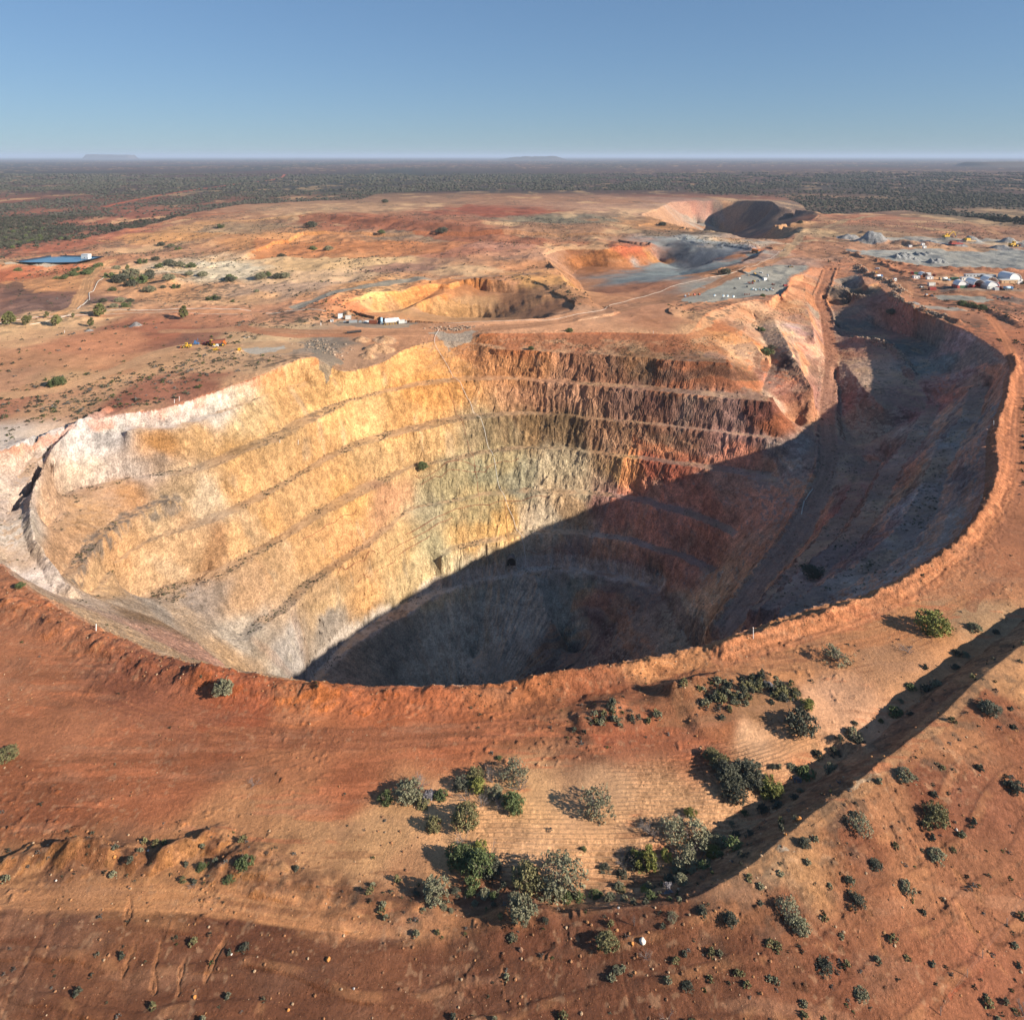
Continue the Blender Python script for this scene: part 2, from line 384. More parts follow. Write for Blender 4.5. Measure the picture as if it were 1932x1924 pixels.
# field bank on the right, its shadow falls into the ditch
BANK = chaikin(J(W(T9, [(1900, 20), (1637, 215), (1450, 370), (1250, 550), (1000, 750), (800, 910), (600, 1060), (400, 1230), (250, 1320)], 5.3),
                 W(T8, [(1932, 1190), (1700, 1240), (1480, 1262), (1250, 1285), (1000, 1305), (800, 1318), (600, 1330)], (5.1, 4.3, 3.2, 2.1, 1.2, .5, 0))), 2)
# rubble strip and mounds on the near left
bund(W(T8, [(1200, 1262), (1000, 1278), (820, 1282), (650, 1270), (450, 1245), (250, 1210), (80, 1200)], 1), .95, 4.5, 1.1)
bund(W(T7, [(-60, 1160), (0, 1135), (120, 1090), (240, 1048), (400, 1040), (560, 1050), (700, 1090), (850, 1062), (960, 1010), (1140, 955)], .8), 1.25, 2.6, 1.0)
bund(W(T7, [(250, 1110), (400, 1085), (560, 1075), (760, 1100)], .8), .8, 3.2, 1.0)
bund(W(T7, [(1050, 1130), (1200, 1150), (1330, 1180), (1500, 1210), (1700, 1240)], .6), .8, 3.0, 1.2)
bund(W(T7, [(1150, 1010), (1300, 1080), (1450, 1060)], .6), .6, 4.0, 1.2)
bund(W(T9, [(0, 470), (100, 440), (200, 400), (330, 385), (470, 395)], 1), 1.6, 3, .6)
bund(W(T9, [(60, 545), (200, 490), (400, 445), (560, 480)], 1), 1.5, 10, .9)
bund(W(T8, [(1250, 260), (1500, 190), (1800, 130)], 1), 1.2, 6, 1.0)
bund(W(T9, [(690, 580), (780, 620), (900, 690)], 1), 1.2, 2.4, .6)
bund(W(T1, [(0, 1080), (1300, 1080)], 0)[:2], .0, 1)
# pond banks
POND = W(TC, [(180, 262), (800, 160), (1560, 178), (1120, 272), (800, 278), (480, 272)], 3.0)
bund(J(W(TC, [(60, 300), (180, 255), (790, 150), (1580, 168), (1400, 260), (1130, 285), (480, 285), (60, 300)], 3.0)), 2.6, 14, .2)
# windrows of the ramp
bund(WIND, 2.6, 2.6, .3)
bund(offset(RAMP, 6.0, side=-1), .9, 1.5, .7)
bund(offset(RAMP[:26], 6.0, side=1), .9, 1.5, .7)
bund(W(T6, [(940, 388), (1050, 417), (1140, 432), (1200, 492), (1250, 545)], -20.0), 2.0, 4, .8)

# stockpiles : centre, radius, height (rock heaps lying on the pads)
HEAPS = []
def heap(T, p, r, h, kind='grey'):
    w = W(T, [p])[0]; HEAPS.append((w[0], w[1], r, h, kind))
for p, r, h in (((400, 215), 18, 9), ((470, 218), 16, 8), ((560, 210), 14, 6), ((205, 190), 16, 7), ((780, 225), 16, 5), ((1000, 225), 15, 5), ((1100, 240), 15, 5), ((1250, 245), 16, 4),
                ((1420, 220), 14, 8), ((1790, 215), 15, 9), ((1900, 245), 14, 6), ((1740, 285), 16, 5)):
    heap(TG, p, r, h)
for i in range(9): heap(TG, (700 + 14 * i, 325 + (i % 3) * 5), 4.5, 3.4)
for i in range(8): heap(TG, (870 + 18 * i, 312 + (i % 3) * 5), 4.2, 3)
for i in range(13): heap(TG, (665 + 19 * i, 378 + (i % 3) * 6), 4.8, 3.4)
for i in range(9): heap(TG, (995 + 19 * i, 402 + (i % 3) * 5), 4.4, 3.2)
heap(T1, (725, 962), 4.5, 2.6); heap(T1, (475, 990), 3, 1.6); heap(TA, (430, 275), 6, 3.6, 'tan')
heap(TB, (330, 645), 4, 1.6); heap(TD, (650, 285), 3, 1.2)
for p, r, h in (((1150, 660), 7, 5), ((930, 790), 6, 4.5), ((1150, 770), 6, 4.5), ((720, 680), 5, 3.5), ((860, 880), 5, 4)):
    heap(TA, p, r * 1.15, h * .8, 'tan')
for p in ((1230, 505), (1330, 490)): heap(TE, p, 3, 1.2, 'tan')

NEAR_EDGE = chaikin(J(W(T7, [(-400, 1345), (0, 1345), (500, 1345), (1100, 1365), (1600, 1440), (1864, 1490)]), W(T8, [(850, 1345), (1200, 1335), (1550, 1300), (1932, 1270)]), W(T9, [(350, 1420), (700, 1180), (1150, 830), (1637, 420), (2100, 40)])), 2)

def base_height(x, y):
    """ground height without the metre-scale roughness (flat arrays)"""
    z = np.zeros(x.shape, np.float32)
    a = R2.inside(x, y); z[a] = R2.at(x[a], y[a])
    a = R1.inside(x, y)
    xa = x[a]; ya = y[a]
    # erosion flutes: shift the lookup outwards/inwards along the wall
    th = np.arctan2(xa - PC[0], ya - PC[1]); rr = np.hypot(xa - PC[0], ya - PC[1])
    zq = R1.at(xa, ya)
    big = fbm(th * 150 + zq * .25, zq * .35, 17, 3, 71)
    fl = fbm(th * 150 + fbm(xa + zq, ya, 8, 2, 5) * 1.6, zq * .2, 2.1, 2, 72)
    fl = fl * (.45 + .75 * smooth(-.3, .6, fbm(th * 150, zq * .5, 30, 2, 73)))
    crag = fbm(th * 150 + zq * .5, zq * 1.5, 6, 5, 74, .7) - .5 * np.abs(fbm(th * 150 - zq * .4, zq * 1.1, 9, 4, 75))
    wside = smooth(.2, 1.0, th * -1.0 + .45) * (th < 0) + smooth(2.2, 2.8, np.abs(th))
    amp = 1.0 * (1 - .45 * np.clip(wside, 0, 1))
    wob = fbm(xa, ya, 26, 3, 9) * 1.0
    sh = (big * 1.0 + fl * (.14 + .30 * smooth(-.35, .15, th)) * amp + crag * (.55 + .45 * smooth(-.4, .1, th))) + wob * (.6 + .4 * smooth(-.4, .1, th))
    inn = smooth(-1.2, 5, -R1_edge(xa, ya))
    sh = sh * inn
    ux = np.sin(th); uy = np.cos(th)
    wn_ = smooth(530, 580, ya)
    shn = (fbm(xa * 1.2 + zq * .3, ya * .18, 6, 3, 33) * 1.5 + fbm(xa, ya, 22, 2, 34) * 1.5) * np.where(zq > -.8, 0, 1) * np.where(ya > 840, .35, 1)
    z[a] = R1.at(xa + ux * sh * (1 - wn_) + .25 * shn * wn_, ya + uy * sh * (1 - wn_) + shn * wn_)
    return z

_ex = None
def R1_edge(x, y):
    """signed-ish distance: negative inside the pit (coarse table)"""
    global _ex
    if _ex is None:
        gx = np.arange(-320, 491, 3.0); gy = np.arange(60, 1201, 3.0)
        X, Y = np.meshgrid(gx, gy)
        f = inpoly(X.ravel(), Y.ravel(), RIM_S)
        d, _, _ = distline(X.ravel(), Y.ravel(), RIM_S, 40)
        d = np.minimum(d, 40)
        _ex = np.where(f, -d, d).reshape(X.shape)
    xx = np.clip((x + 320) / 3, 0, _ex.shape[1] - 1.001); yy = np.clip((y - 60) / 3, 0, _ex.shape[0] - 1.001)
    return Relief._bil(_ex, xx, yy)

FIELD = J(W(T8, [(700, 560), (1000, 500), (1350, 520), (1932, 430)]), W(T9, [(400, 560), (760, 660), (880, 700), (760, 830), (560, 1000), (280, 1130)]), W(T8, [(1900, 1080), (1450, 1160), (1250, 1170), (950, 1150), (820, 1130), (740, 800)]))

def height(x, y, detail=True):
    x = np.asarray(x, float); y = np.asarray(y, float)
    shp = x.shape; x = x.ravel(); y = y.ravel()
    z = base_height(x, y)
    flat = z > -1.2
    e = np.full(x.shape, 40.0); m = (np.abs(x) < 500) & (y < 1200); e[m] = R1_edge(x[m], y[m])
    # near ground falls gently away behind the bank and the dump edge
    d, s, _ = distline(x, y, NEAR_EDGE, 120)
    below = np.zeros(x.shape, bool); k = y < 260
    below[k] = inpoly(x[k], y[k], J(NEAR_EDGE, np.array([(400, 300, 0), (400, -200, 0), (-400, -200, 0), (-400, 110, 0)])))
    z = z - np.where(below, np.minimum(d, 100) * .16 * smooth(0, 8, d), 0)
    # bank
    d, s, zl = distline(x, y, BANK, 30)
    side = np.zeros(x.shape, bool); k = d < 31
    side[k] = inpoly(x[k], y[k], J(BANK, np.array([(-40, 60, 0), (400, 60, 0), (400, 300, 0)])))   # outer side
    zl = zl * (1 + .09 * fbm(x, y, 9, 3, 31))
    hb = np.where(side, zl * np.clip(1 - (d - 2.5) / 26, 0, 1), zl * np.clip(1 - d / (1.6 * np.maximum(zl, .1)), 0, 1))
    hb = np.where(d < 31, hb, 0) + np.where((d < 31) & ~side, -1.0 * np.exp(-((d - 10.5) / 3) ** 2) * np.clip(zl / 4, 0, 1), 0)
    z = z + hb
    for P, h, w, r in BUNDS:
        if h <= 0: continue
        d, s, zl = distline(x, y, P, w * 2.2)
        k = np.where(d < w * 2.2)[0]
        if not len(k): continue
        n = fbm(x[k], y[k], w * 1.6, 3, 21)
        hh = h * (1 + r * n) * np.clip(1.08 - (d[k] / w) * (1 + .25 * fbm(x[k], y[k], w, 2, 4)), 0, 1)
        z[k] += hh * smooth(0, 3, np.minimum(s[k], 9))
    for (hx, hy, r, h, kind) in HEAPS:
        k = np.where((np.abs(x - hx) < r * 1.4) & (np.abs(y - hy) < r * 1.4))[0]
        if len(k):
            d = np.hypot(x[k] - hx, y[k] - hy) / r + .30 * fbm(x[k], y[k], r * .8, 4, 61)
            z[k] = np.maximum(z[k], z[k] + h * np.clip(1 - d, 0, 1))
    if detail:
        pit = smooth(0, 3, -e)
        lm = np.clip(np.maximum(fbm(x, y, 160, 2, 2), 0) * 1.3, 0, 1)
        far = smooth(150, 600, y)
        z += (1 - pit) * (fbm(x, y, 5, 4, 40) * .10 + fbm(x, y, 40, 3, 41) * (.25 + 1.0 * far) * smooth(2, 25, np.abs(e)))
        z += pit * (fbm(x, y, 4, 4, 42) * .3)
        lipn = smooth(14, 4, np.abs(e + 0.0))
        z += lipn * (1 - pit) * (fbm(x, y, 1.5, 4, 43, .65) * .26 + np.maximum(fbm(x, y, 7, 4, 44), 0) * .3)
        hum = smooth(500, 600, y) * smooth(1900, 1300, y) * smooth(2, 14, np.abs(e)) * flat
        z += hum * ((1 - 2 * np.abs(fbm(x, y * .8, 95, 4, 45))) * 2.6 + (1 - 2 * np.abs(fbm(x, y * .8, 34, 4, 46))) * 1.1 - 1.5)
        k = np.where(y < 230)[0]
        if len(k):
            xf, yf = x[k], y[k]
            inf = inpoly(xf, yf, FIELD)
            c = yf + .0022 * np.maximum(xf - 26, 0) ** 2 * -3.0 + fbm(xf, yf, 14, 2, 3) * .5
            fur = np.sin(c * 2 * math.pi / .92)
            ro = np.where(inf, 0, 1)
            z[k] += inf * fur * .17 * smooth(-.6, .5, fbm(xf, yf, 16, 2, 8) + .25)
            blw = below[k]
            wx = xf + fbm(xf, yf, 16, 3, 78) * 4
            rill = np.maximum(ridge(wx, yf * .16, 7, 3, 77) - .72, 0) * smooth(-.1, .5, fbm(xf, yf, 24, 2, 79))
            z[k] -= np.where(blw, rill * .38, 0)
            dN, _, _ = distline(xf, yf, NEAR_EDGE, 120)
            row = np.sin((dN + fbm(xf, yf, 18, 3, 81) * 1.6) * 2 * math.pi / 5.2)
            z[k] += np.where(blw, smooth(.2, 1, row) * .22 * smooth(0, 4, dN) + fbm(xf * .35, yf * 1.2, 3.0, 3, 80) * .12, 0)
            clod = np.maximum(fbm(xf, yf, 1.3, 3, 55), 0) ** 2
            z[k] += ro * clod * .28 * smooth(-.1, .7, fbm(xf, yf, 22, 3, 56) + .25 * blw)
    # far swells
    k = y > 2000
    z[k] += (fbm(x[k], y[k], 2600, 3, 91) * 9 * smooth(2200, 6000, y[k])).astype(np.float32)
    return z.reshape(shp)

# first hit of a survey ray with the ground
def hit(T, p, bias=0.0):
    u, v = ray(T, p)
    Y = np.geomspace(90, 9000, 2600)
    zr = CAM_H - v * Y
    zt = height(u * Y, Y, False)
    k = np.argmax(zt >= zr)
    if k == 0: k = np.argmin(np.abs(zt - zr))
    a, b = Y[max(k - 1, 0)], Y[k]
    for _ in range(2):
        Ys = np.linspace(a, b, 24); zt = height(u * Ys, Ys, False); zr = CAM_H - v * Ys
        j = np.argmax(zt >= zr); j = max(j, 1); a, b = Ys[j - 1], Ys[j]
    y = (a + b) / 2
    return np.array((u * y, y, float(height(np.array([u * y]), np.array([y]))[0])))

def hits(rays):
    """batch of survey rays (u, v) -> ground points"""
    R = np.asarray(rays, float); u = R[:, :1]; v = R[:, 1:]
    Y = np.geomspace(88, 9000, 1900)[None, :] + 0 * u
    zt = height(u * Y, Y, False); zr = CAM_H - v * Y
    k = np.argmax(zt >= zr, 1); none = ~(zt >= zr).any(1)
    k[none] = np.argmin(np.abs(zt - zr), 1)[none]; k = np.maximum(k, 1)
    r = np.arange(len(R)); a = Y[r, k - 1]; b = Y[r, k]
    Ys = a[:, None] + (b - a)[:, None] * np.linspace(0, 1, 16)[None, :]
    zt = height(u * Ys, Ys, False); zr = CAM_H - v * Ys
    j = np.maximum(np.argmax(zt >= zr, 1), 0); y = Ys[r, j]
    x = u[:, 0] * y
    return np.stack([x, y, height(x, y)], 1)

# ---------------------------------------------------------------- terrain mesh
def rows():
    y = [78.0]
    while y[-1] < 120000:
        v = y[-1]
        if v < 100: d = .45
        elif v < 165: d = v * v / 90000 * 1.05
        elif v < 560: d = .45
        elif v < 760: d = .45 + (v - 560) / 200 * .6
        elif v < 2300: d = 1.12 + (v - 760) / 1540 * 4.5
        else: d = v * .022
        y.append(v + d)
    return np.array(y)
YR = rows()
NX = 1340
ur = np.linspace(-1, 1, NX)
GX = (ur[None, :] * (.80 * YR + 22)[:, None]); GY = np.repeat(YR[:, None], NX, 1)
NY = len(YR)
gx = GX.ravel(); gy = GY.ravel()
gz = height(gx, gy)
GZ = gz.reshape(NY, NX)
print('terrain', NY, NX, NY * NX)

# ---------------------------------------------------------------- ground colours (albedo)
def lin(c):
    c = np.asarray(c, float) / 255.0
    return np.where(c <= .04045, c / 12.92, ((c + .055) / 1.055) ** 2.4)
KL, KW, KS = np.array((1.22, 1.24, 1.40)), np.array((1.95, 1.95, 1.85)), np.array((.20, .225, .38))       # how bright a white patch of flat ground / sun-facing wall / shaded wall shows
KB = KW * (.74, .80, 1.12)
CTL = []
def cp(T, k, *items):
    for it in items:
        c = lin(it[2:5]) / k
        if k is KS: c = c.mean() * .36 + c * .64
        if k is KW or k is KB: c = (c * .9 + c.mean() * .1) * (1, .985, 1.07)
        if k is KB and T == TH: c = c * (1.08, 1.10, 1.16)
        if k is KL: c = c * (.97, 1.03, 1.08)
        c = c * min(1, (.42 if k is KS else .62) / c.max())
        CTL.append((ray(T, it[:2]), np.clip(c, .012, .62), k is KS and T[1] in (1000, 1500)))
cp(T7, KL, (400,400,178,104,66),(800,700,158,86,50),(300,850,152,82,48),(1500,560,165,98,60),(1300,900,185,120,75),(1000,1250,185,120,70),(500,1280,180,118,72),(400,1450,110,62,42),(1200,1500,112,62,42),
   (500,1620,158,98,60),(300,1800,120,70,45),(900,1800,115,66,42),(1500,1850,130,75,48),(1700,1000,190,130,85),(100,200,178,104,66),(700,150,150,82,55),(1300,330,165,82,45),(1600,300,190,105,55),(60,700,158,86,50),(100,1200,185,122,75),(100,1500,115,65,43),(1500,1050,188,128,82))
cp(T8, KL, (300,150,190,98,50),(900,100,198,110,55),(600,320,175,92,50),(1000,230,150,85,50),(1400,330,165,80,45),(1300,430,140,85,58),(1400,560,207,150,108),(1300,800,214,152,105),(1000,650,210,150,100),(1100,1000,212,152,108),(300,800,205,145,95),
   (150,950,200,140,90),(350,1050,195,130,85),(300,1260,125,75,52),(800,1280,125,75,52),(500,1350,185,118,70),(1000,1420,125,68,45),(300,1480,140,80,50),(500,1550,105,58,40),(200,1650,150,88,55),(1000,1600,110,62,42),(1500,1700,112,63,42),
   (700,1800,115,66,44),(1800,1250,135,78,50),(700,900,210,148,100),(1700,700,212,152,108),(1750,950,210,148,105),(1500,1100,205,142,98),(100,620,165,88,50),(1500,1330,130,72,48),(1500,120,160,85,48),(1700,20,200,125,70))
cp(T9, KL, (100,400,150,90,55),(400,280,190,120,70),(900,180,185,118,72),(700,200,186,118,72),(1100,350,185,125,85),(800,520,200,140,105),(400,450,150,100,65),(100,640,165,85,50),(350,630,215,155,115),(600,720,205,140,95),(1500,330,185,125,80),
   (1200,620,175,112,72),(900,850,170,108,70),(1550,600,140,80,52),(1200,900,130,72,48),(1450,1000,140,80,55),(700,1150,168,110,70),(600,1230,190,150,115),(700,1280,185,125,75),(950,1200,135,75,48),(1100,1250,165,102,64),(1300,1300,150,90,60),
   (600,1400,130,75,48),(1000,1500,145,85,55),(1500,1250,150,90,60),(1300,1700,140,80,52),(400,1600,115,65,43),(800,1700,125,70,46),(1500,1750,145,82,55),(200,550,165,95,55),(500,180,188,120,70),(300,850,212,150,105),(1500,90,170,125,90),(250,1330,165,105,68),(100,1800,112,64,43))
cp(T1, KL, (300,400,150,86,64),(700,300,140,84,64),(300,200,112,85,80),(1000,200,108,85,78),(100,690,182,95,55),(200,750,190,130,80),(100,800,120,85,75),(250,850,118,85,75),(800,550,160,112,82),(900,490,190,130,75),(1200,450,152,118,88),(1500,520,195,130,75),
   (1750,540,195,125,70),(1600,650,205,160,110),(1150,670,215,190,160),(1750,700,205,160,120),(1500,770,182,142,115),(900,780,195,135,90),(700,720,182,127,85),(300,960,205,155,110),(150,1000,200,150,105),(700,950,165,100,70),(900,1000,165,95,65),(1100,940,180,115,80),
   (500,1040,190,120,80),(1000,1020,140,90,70),(1500,1040,190,150,110),(100,1150,185,125,85),(500,1200,195,130,85),(300,1240,185,130,85),(800,1180,200,145,100),(1000,1200,190,140,100),(700,1300,165,100,72),(1100,1250,150,90,65),(200,1370,175,110,80),(600,1350,160,95,70),
   (60,1260,180,125,90),(1200,820,205,150,105),(400,620,175,115,78),(150,560,160,90,65),(500,480,165,95,70),(1400,900,185,125,90),(1350,1160,195,145,105))
cp(T2, KL, (600,280,150,110,85),(1000,280,165,115,85),(300,340,175,130,95),(1000,360,150,80,55),(1300,390,125,110,90),(700,425,150,90,62),(300,400,150,88,60),(1400,450,150,105,75),(300,540,195,125,70),(100,550,190,120,70),(600,490,150,115,90),(200,620,210,165,115),
   (500,660,155,110,90),(750,560,175,110,80),(1000,540,180,120,95),(1150,640,190,125,80),(1300,620,185,130,98),(800,680,165,125,95),(1450,480,150,105,75),(1700,770,175,110,75),(1500,900,178,128,95),(1200,960,195,135,95),(1400,950,190,130,90),(1800,900,180,120,85),
   (300,1030,190,130,90),(500,1060,175,120,85),(250,1130,170,125,95),(1000,140,100,80,78),(1500,180,96,78,74),(300,150,105,80,75),(1700,300,165,115,85),(60,1060,130,112,100))
cp(T3, KL, (500,180,140,92,76),(1000,450,140,105,80),(1300,440,150,100,75),(1300,250,118,95,80),(1800,300,120,105,85),(1300,660,170,105,70),(1100,600,165,115,85),(1500,880,170,110,75),(1800,900,165,105,75),(400,620,180,115,80),(600,560,175,105,70),
   (200,880,190,125,85),(1900,1200,175,105,70),(1850,1050,160,95,65),(1000,150,98,82,74),(1600,200,100,85,76),(1850,400,130,105,82),(700,560,165,112,80),(400,880,195,128,82),(100,930,180,115,75))
cp(T6, KL, (1750,700,188,112,70),(1710,900,190,115,72),(1750,1050,185,112,75),(1600,1450,178,106,68),(1700,1350,170,102,68),(1760,400,172,100,62),(1500,1600,180,112,72),(1200,1780,185,118,70),(1780,1250,170,102,66))
# sunlit walls
cp(T4, KW, (100,300,245,232,208),(60,600,235,205,170),(60,850,228,190,145),(550,280,247,234,210),(450,450,240,208,165),(300,600,230,182,128),(620,500,232,212,186),(850,350,200,140,62),(1000,300,240,185,105),(900,160,245,222,192),(1100,120,245,226,192),(1300,200,240,198,125),
   (1600,120,240,182,98),(1400,250,236,182,102),(650,550,222,160,90),(900,600,225,185,125),(1120,600,240,208,155),(1300,500,235,177,98),(1700,350,230,172,92),(450,680,225,172,108),(650,850,230,175,105),(400,850,225,172,112),(550,1000,225,177,112),(900,880,230,182,118),
   (1100,870,200,148,88),(1300,850,235,182,108),(1600,600,230,177,102),(700,1150,200,172,132),(850,1180,185,167,138),(1000,1200,210,177,132),(1100,1100,190,167,138),(1300,1080,225,177,118),(1250,1280,217,198,164),(1500,1000,225,177,112),(1700,900,225,170,95),(1700,1150,215,172,112),
   (1550,1400,205,192,168),(1750,1300,195,177,148),(600,1300,225,182,125),(800,1250,165,130,88),(1000,1400,225,165,125),(1250,1420,225,180,120),(300,1080,230,196,152),(150,1000,237,216,190),(100,720,236,216,182),(720,440,235,215,185),(1250,330,236,178,92),(1500,700,226,168,88))
cp(T2, KB, (300,1300,240,185,105),(600,1150,230,165,85),(500,1200,232,172,92),(800,1180,230,165,90),(1100,1180,215,150,90),(1100,1040,200,120,58),(1500,1050,190,115,62),(1850,1060,165,98,50),(1500,1200,190,130,90),(1700,1180,158,110,65),(1850,1230,165,118,86),(600,1320,236,166,72),
   (1300,1340,207,150,110),(1700,1350,175,127,105),(900,1110,222,150,85),(350,1180,225,165,95),(350,850,240,185,105),(230,840,232,140,65),(500,800,232,160,70),(450,880,215,160,105),(660,760,225,145,60),(750,850,205,155,95),(900,745,195,125,55),(1000,760,200,140,90),(1150,740,222,160,70),(1050,830,190,130,75),(1250,800,205,145,85),(800,900,200,150,90),(1400,850,190,130,80),
   (1400,570,180,110,50),(1450,600,190,120,50),(1600,600,200,125,50),(1750,560,205,105,55),(1800,600,205,140,65),(1500,620,170,105,45),(1330,560,200,140,95))
cp(T5, KB, (100,100,240,187,112),(300,150,235,187,118),(500,130,220,165,92),(600,280,215,172,112),(850,250,172,152,118),(1050,230,152,132,98),(1300,230,150,120,80),(1600,270,187,137,95),(1850,280,192,142,102),(200,550,225,172,97),(450,600,202,152,112),(400,420,207,167,112),
   (700,500,185,172,132),(900,450,167,162,132),(1100,450,167,162,138),(1350,450,217,197,158),(1650,450,215,165,95),(1850,450,165,100,80),(650,600,182,172,142),(850,600,202,182,132),(1000,680,236,186,102),(1200,680,226,206,177),(1350,650,216,177,127),(1500,620,172,117,107),
   (200,750,216,162,102),(100,900,216,166,102),(500,850,212,177,122),(700,850,202,192,152),(300,1100,220,170,107),(100,1200,215,180,132),(600,1000,225,197,147),(850,780,236,190,110),(750,950,225,205,165),(1000,350,180,165,125),(1400,560,225,200,160))
cp(TH, KB, (950,200,225,150,85),(900,350,207,137,82),(700,330,200,125,72),(400,500,217,147,88),(340,450,238,192,142),(270,650,205,122,48),(330,720,226,148,60),(400,850,236,176,112),(550,900,226,176,132),(620,600,220,175,140),(850,550,217,147,98),(900,650,206,176,182),
   (1000,750,202,150,140),(1130,780,207,127,80),(800,700,220,182,147),(1000,900,212,165,127),(850,900,226,186,152),(780,1150,207,142,112),(950,1000,220,167,122),(900,1250,202,137,97),(780,1350,250,216,177),(1000,1350,236,166,105),(870,1500,226,150,85),(950,1550,246,182,112),
   (150,850,172,108,52),(150,1050,152,105,70),(450,1100,160,110,65),(250,1450,207,165,150),(550,1420,152,95,75),(80,1400,197,157,132),(700,1500,200,118,50),(1560,250,226,160,90),(1000,480,222,150,80),(1080,560,215,140,75))
cp(TH, KL, (1190,300,195,115,70),(1280,150,190,120,80),(1160,480,195,120,72),(1400,310,128,108,92),(560,700,195,140,105),(660,960,120,85,70),(1190,870,195,125,80),(1330,420,120,95,80),(420,280,150,148,142))
# shaded walls
cp(T5, KS, (1300,900,75,60,66),(1600,880,82,66,76),(1050,850,112,104,98),(1800,700,92,63,66),(1700,1000,62,54,60),(700,1300,86,82,82),(1000,1150,77,77,82),(1100,1300,82,82,88),(1350,1250,108,105,105),(1500,1200,66,52,58),(1700,1300,72,62,62),(450,1350,62,60,62),(850,1000,125,116,106),(1500,800,90,78,80),(1600,620,120,80,78),(1850,560,88,58,56),(1300,1450,48,46,50),(950,1450,70,70,74),(1350,1000,66,70,72))
cp(T6, KS, (350,960,97,61,55),(150,1250,106,66,56),(150,1450,72,52,56),(330,1130,82,61,60),(640,970,140,128,136),(470,1200,86,61,58),(700,1100,97,75,58),(830,700,90,56,48),(830,950,88,58,50),(900,600,97,70,54),(1050,600,92,70,58),(950,830,112,86,64),(1200,430,46,50,58),(1400,540,52,58,68),(1300,300,97,50,38),(1000,310,112,65,45),
   (1480,470,108,80,88),(1600,500,72,56,54),(1350,700,82,48,46),(1250,820,86,75,74),(1450,880,72,66,74),(1200,1000,97,70,64),(1080,1080,125,82,60),(1250,1100,122,92,66),(900,1180,104,56,45),(1340,1150,112,101,114),(1500,1100,72,59,65),(1550,950,86,65,64),(950,1330,117,76,46),(1000,1450,72,50,55),(850,1500,64,46,53),
   (1350,1350,82,70,74),(1100,1550,87,72,75),(700,1650,82,60,60),(600,1750,77,63,65),(450,1550,82,71,63),(250,1700,92,87,82),(100,1750,77,74,72),(780,1350,98,72,58),(680,1000,80,60,58),(1640,560,120,80,55),(760,1200,92,66,56),(560,1480,84,64,56),(1180,330,90,52,42),(1560,560,100,70,70))
cp(TH, KS, (1420,180,62,55,58),(1500,250,70,55,55),(1700,420,80,45,35),(1900,600,92,50,40),(1330,560,72,58,52),(1450,650,52,56,64),(1230,620,88,55,45),(1250,800,88,54,46))
cp(TF, KW, (100,310,222,165,110),(350,300,222,160,115),(480,260,220,150,110),(650,250,170,145,115),(760,230,222,160,95),(600,340,190,165,135),(400,370,205,180,145),(550,400,170,160,135),(620,415,225,165,90))
cp(TF, KL, (1320,610,175,115,80),(900,555,172,118,78),(1420,560,165,110,76),(1620,330,165,102,72),(300,130,160,100,76),(900,150,150,92,70),(1100,570,170,150,135),(1000,250,120,95,85),(1200,330,120,95,85))
cp(TF, KL, (1250,470,190,135,90),(700,570,150,150,150),(500,550,150,150,150),(200,430,175,120,75),(700,480,180,120,75),(300,470,120,95,75),(1500,480,165,130,95),(650,840,195,125,75),(820,715,200,120,65))
cp(TF, 1.15, (300,700,82,85,92),(500,680,100,104,110),(700,660,110,114,118),(800,640,112,115,118),(430,800,95,98,104))
cp(TF, KL, (100,800,140,145,148),(250,860,125,132,136),(700,760,140,144,146),(60,900,128,134,138),(900,720,140,142,140))
CU = np.array([c[0] for c in CTL]); CC = np.array([c[1] for c in CTL])
CPos = hits(CU)
_ok = ~(np.array([c[2] for c in CTL]) & (R1_edge(CPos[:, 0], CPos[:, 1]) > -1))
CU, CC, CPos = CU[_ok], CC[_ok], CPos[_ok]

def idw(x, y, z):
    wx = x + fbm(x, y, 30, 4, 111) * np.clip(y * .028, 3, 60); wy = y + fbm(x, y, 30, 4, 112) * np.clip(y * .028, 3, 60); wz = z + fbm(x + z, y, 18, 3, 113) * 5
    out = np.zeros((len(x), 3), np.float32)
    P_ = CPos.astype(np.float32); C_ = CC.astype(np.float32)
    cin = (R1_edge(CPos[:, 0], CPos[:, 1]) < 0) & (CPos[:, 1] < 1150) & (np.abs(CPos[:, 0]) < 480)
    vin = np.zeros(len(x), bool); m = (np.abs(x) < 480) & (y < 1150); vin[m] = R1_edge(x[m], y[m]) < 0
    for grp, sel in ((vin, cin), (~vin, ~cin)):
      ids = np.where(grp)[0]; P = P_[sel]; C = C_[sel]
      for i in range(0, len(ids), 60000):
        s = ids[i:i + 60000]
        d = (wx[s, None] - P[None, :, 0]) ** 2 + (wy[s, None] - P[None, :, 1]) ** 2 + 2.2 * (wz[s, None] - P[None, :, 2]) ** 2 + 4
        w = 1 / (d * d * np.sqrt(d)); w /= w.sum(1)[:, None]
        out[s] = w.astype(np.float32) @ C
    return out

col = np.zeros((len(gx), 3), np.float32)
near = gy < 2600
col[near] = idw(gx[near].astype(np.float32), gy[near].astype(np.float32), gz[near])
k = gy > 2000
t = smooth(2000, 2600, gy[k])[:, None]
ff = np.clip(fbm(gx[k], gy[k] * .35, 900, 5, 131) * .9 + .3, 0, 1)[:, None]
fc = (np.array((.044, .046, .037)) * ff + np.array((.095, .052, .042)) * (1 - ff))
col[k] = col[k] * (1 - t) + fc * t

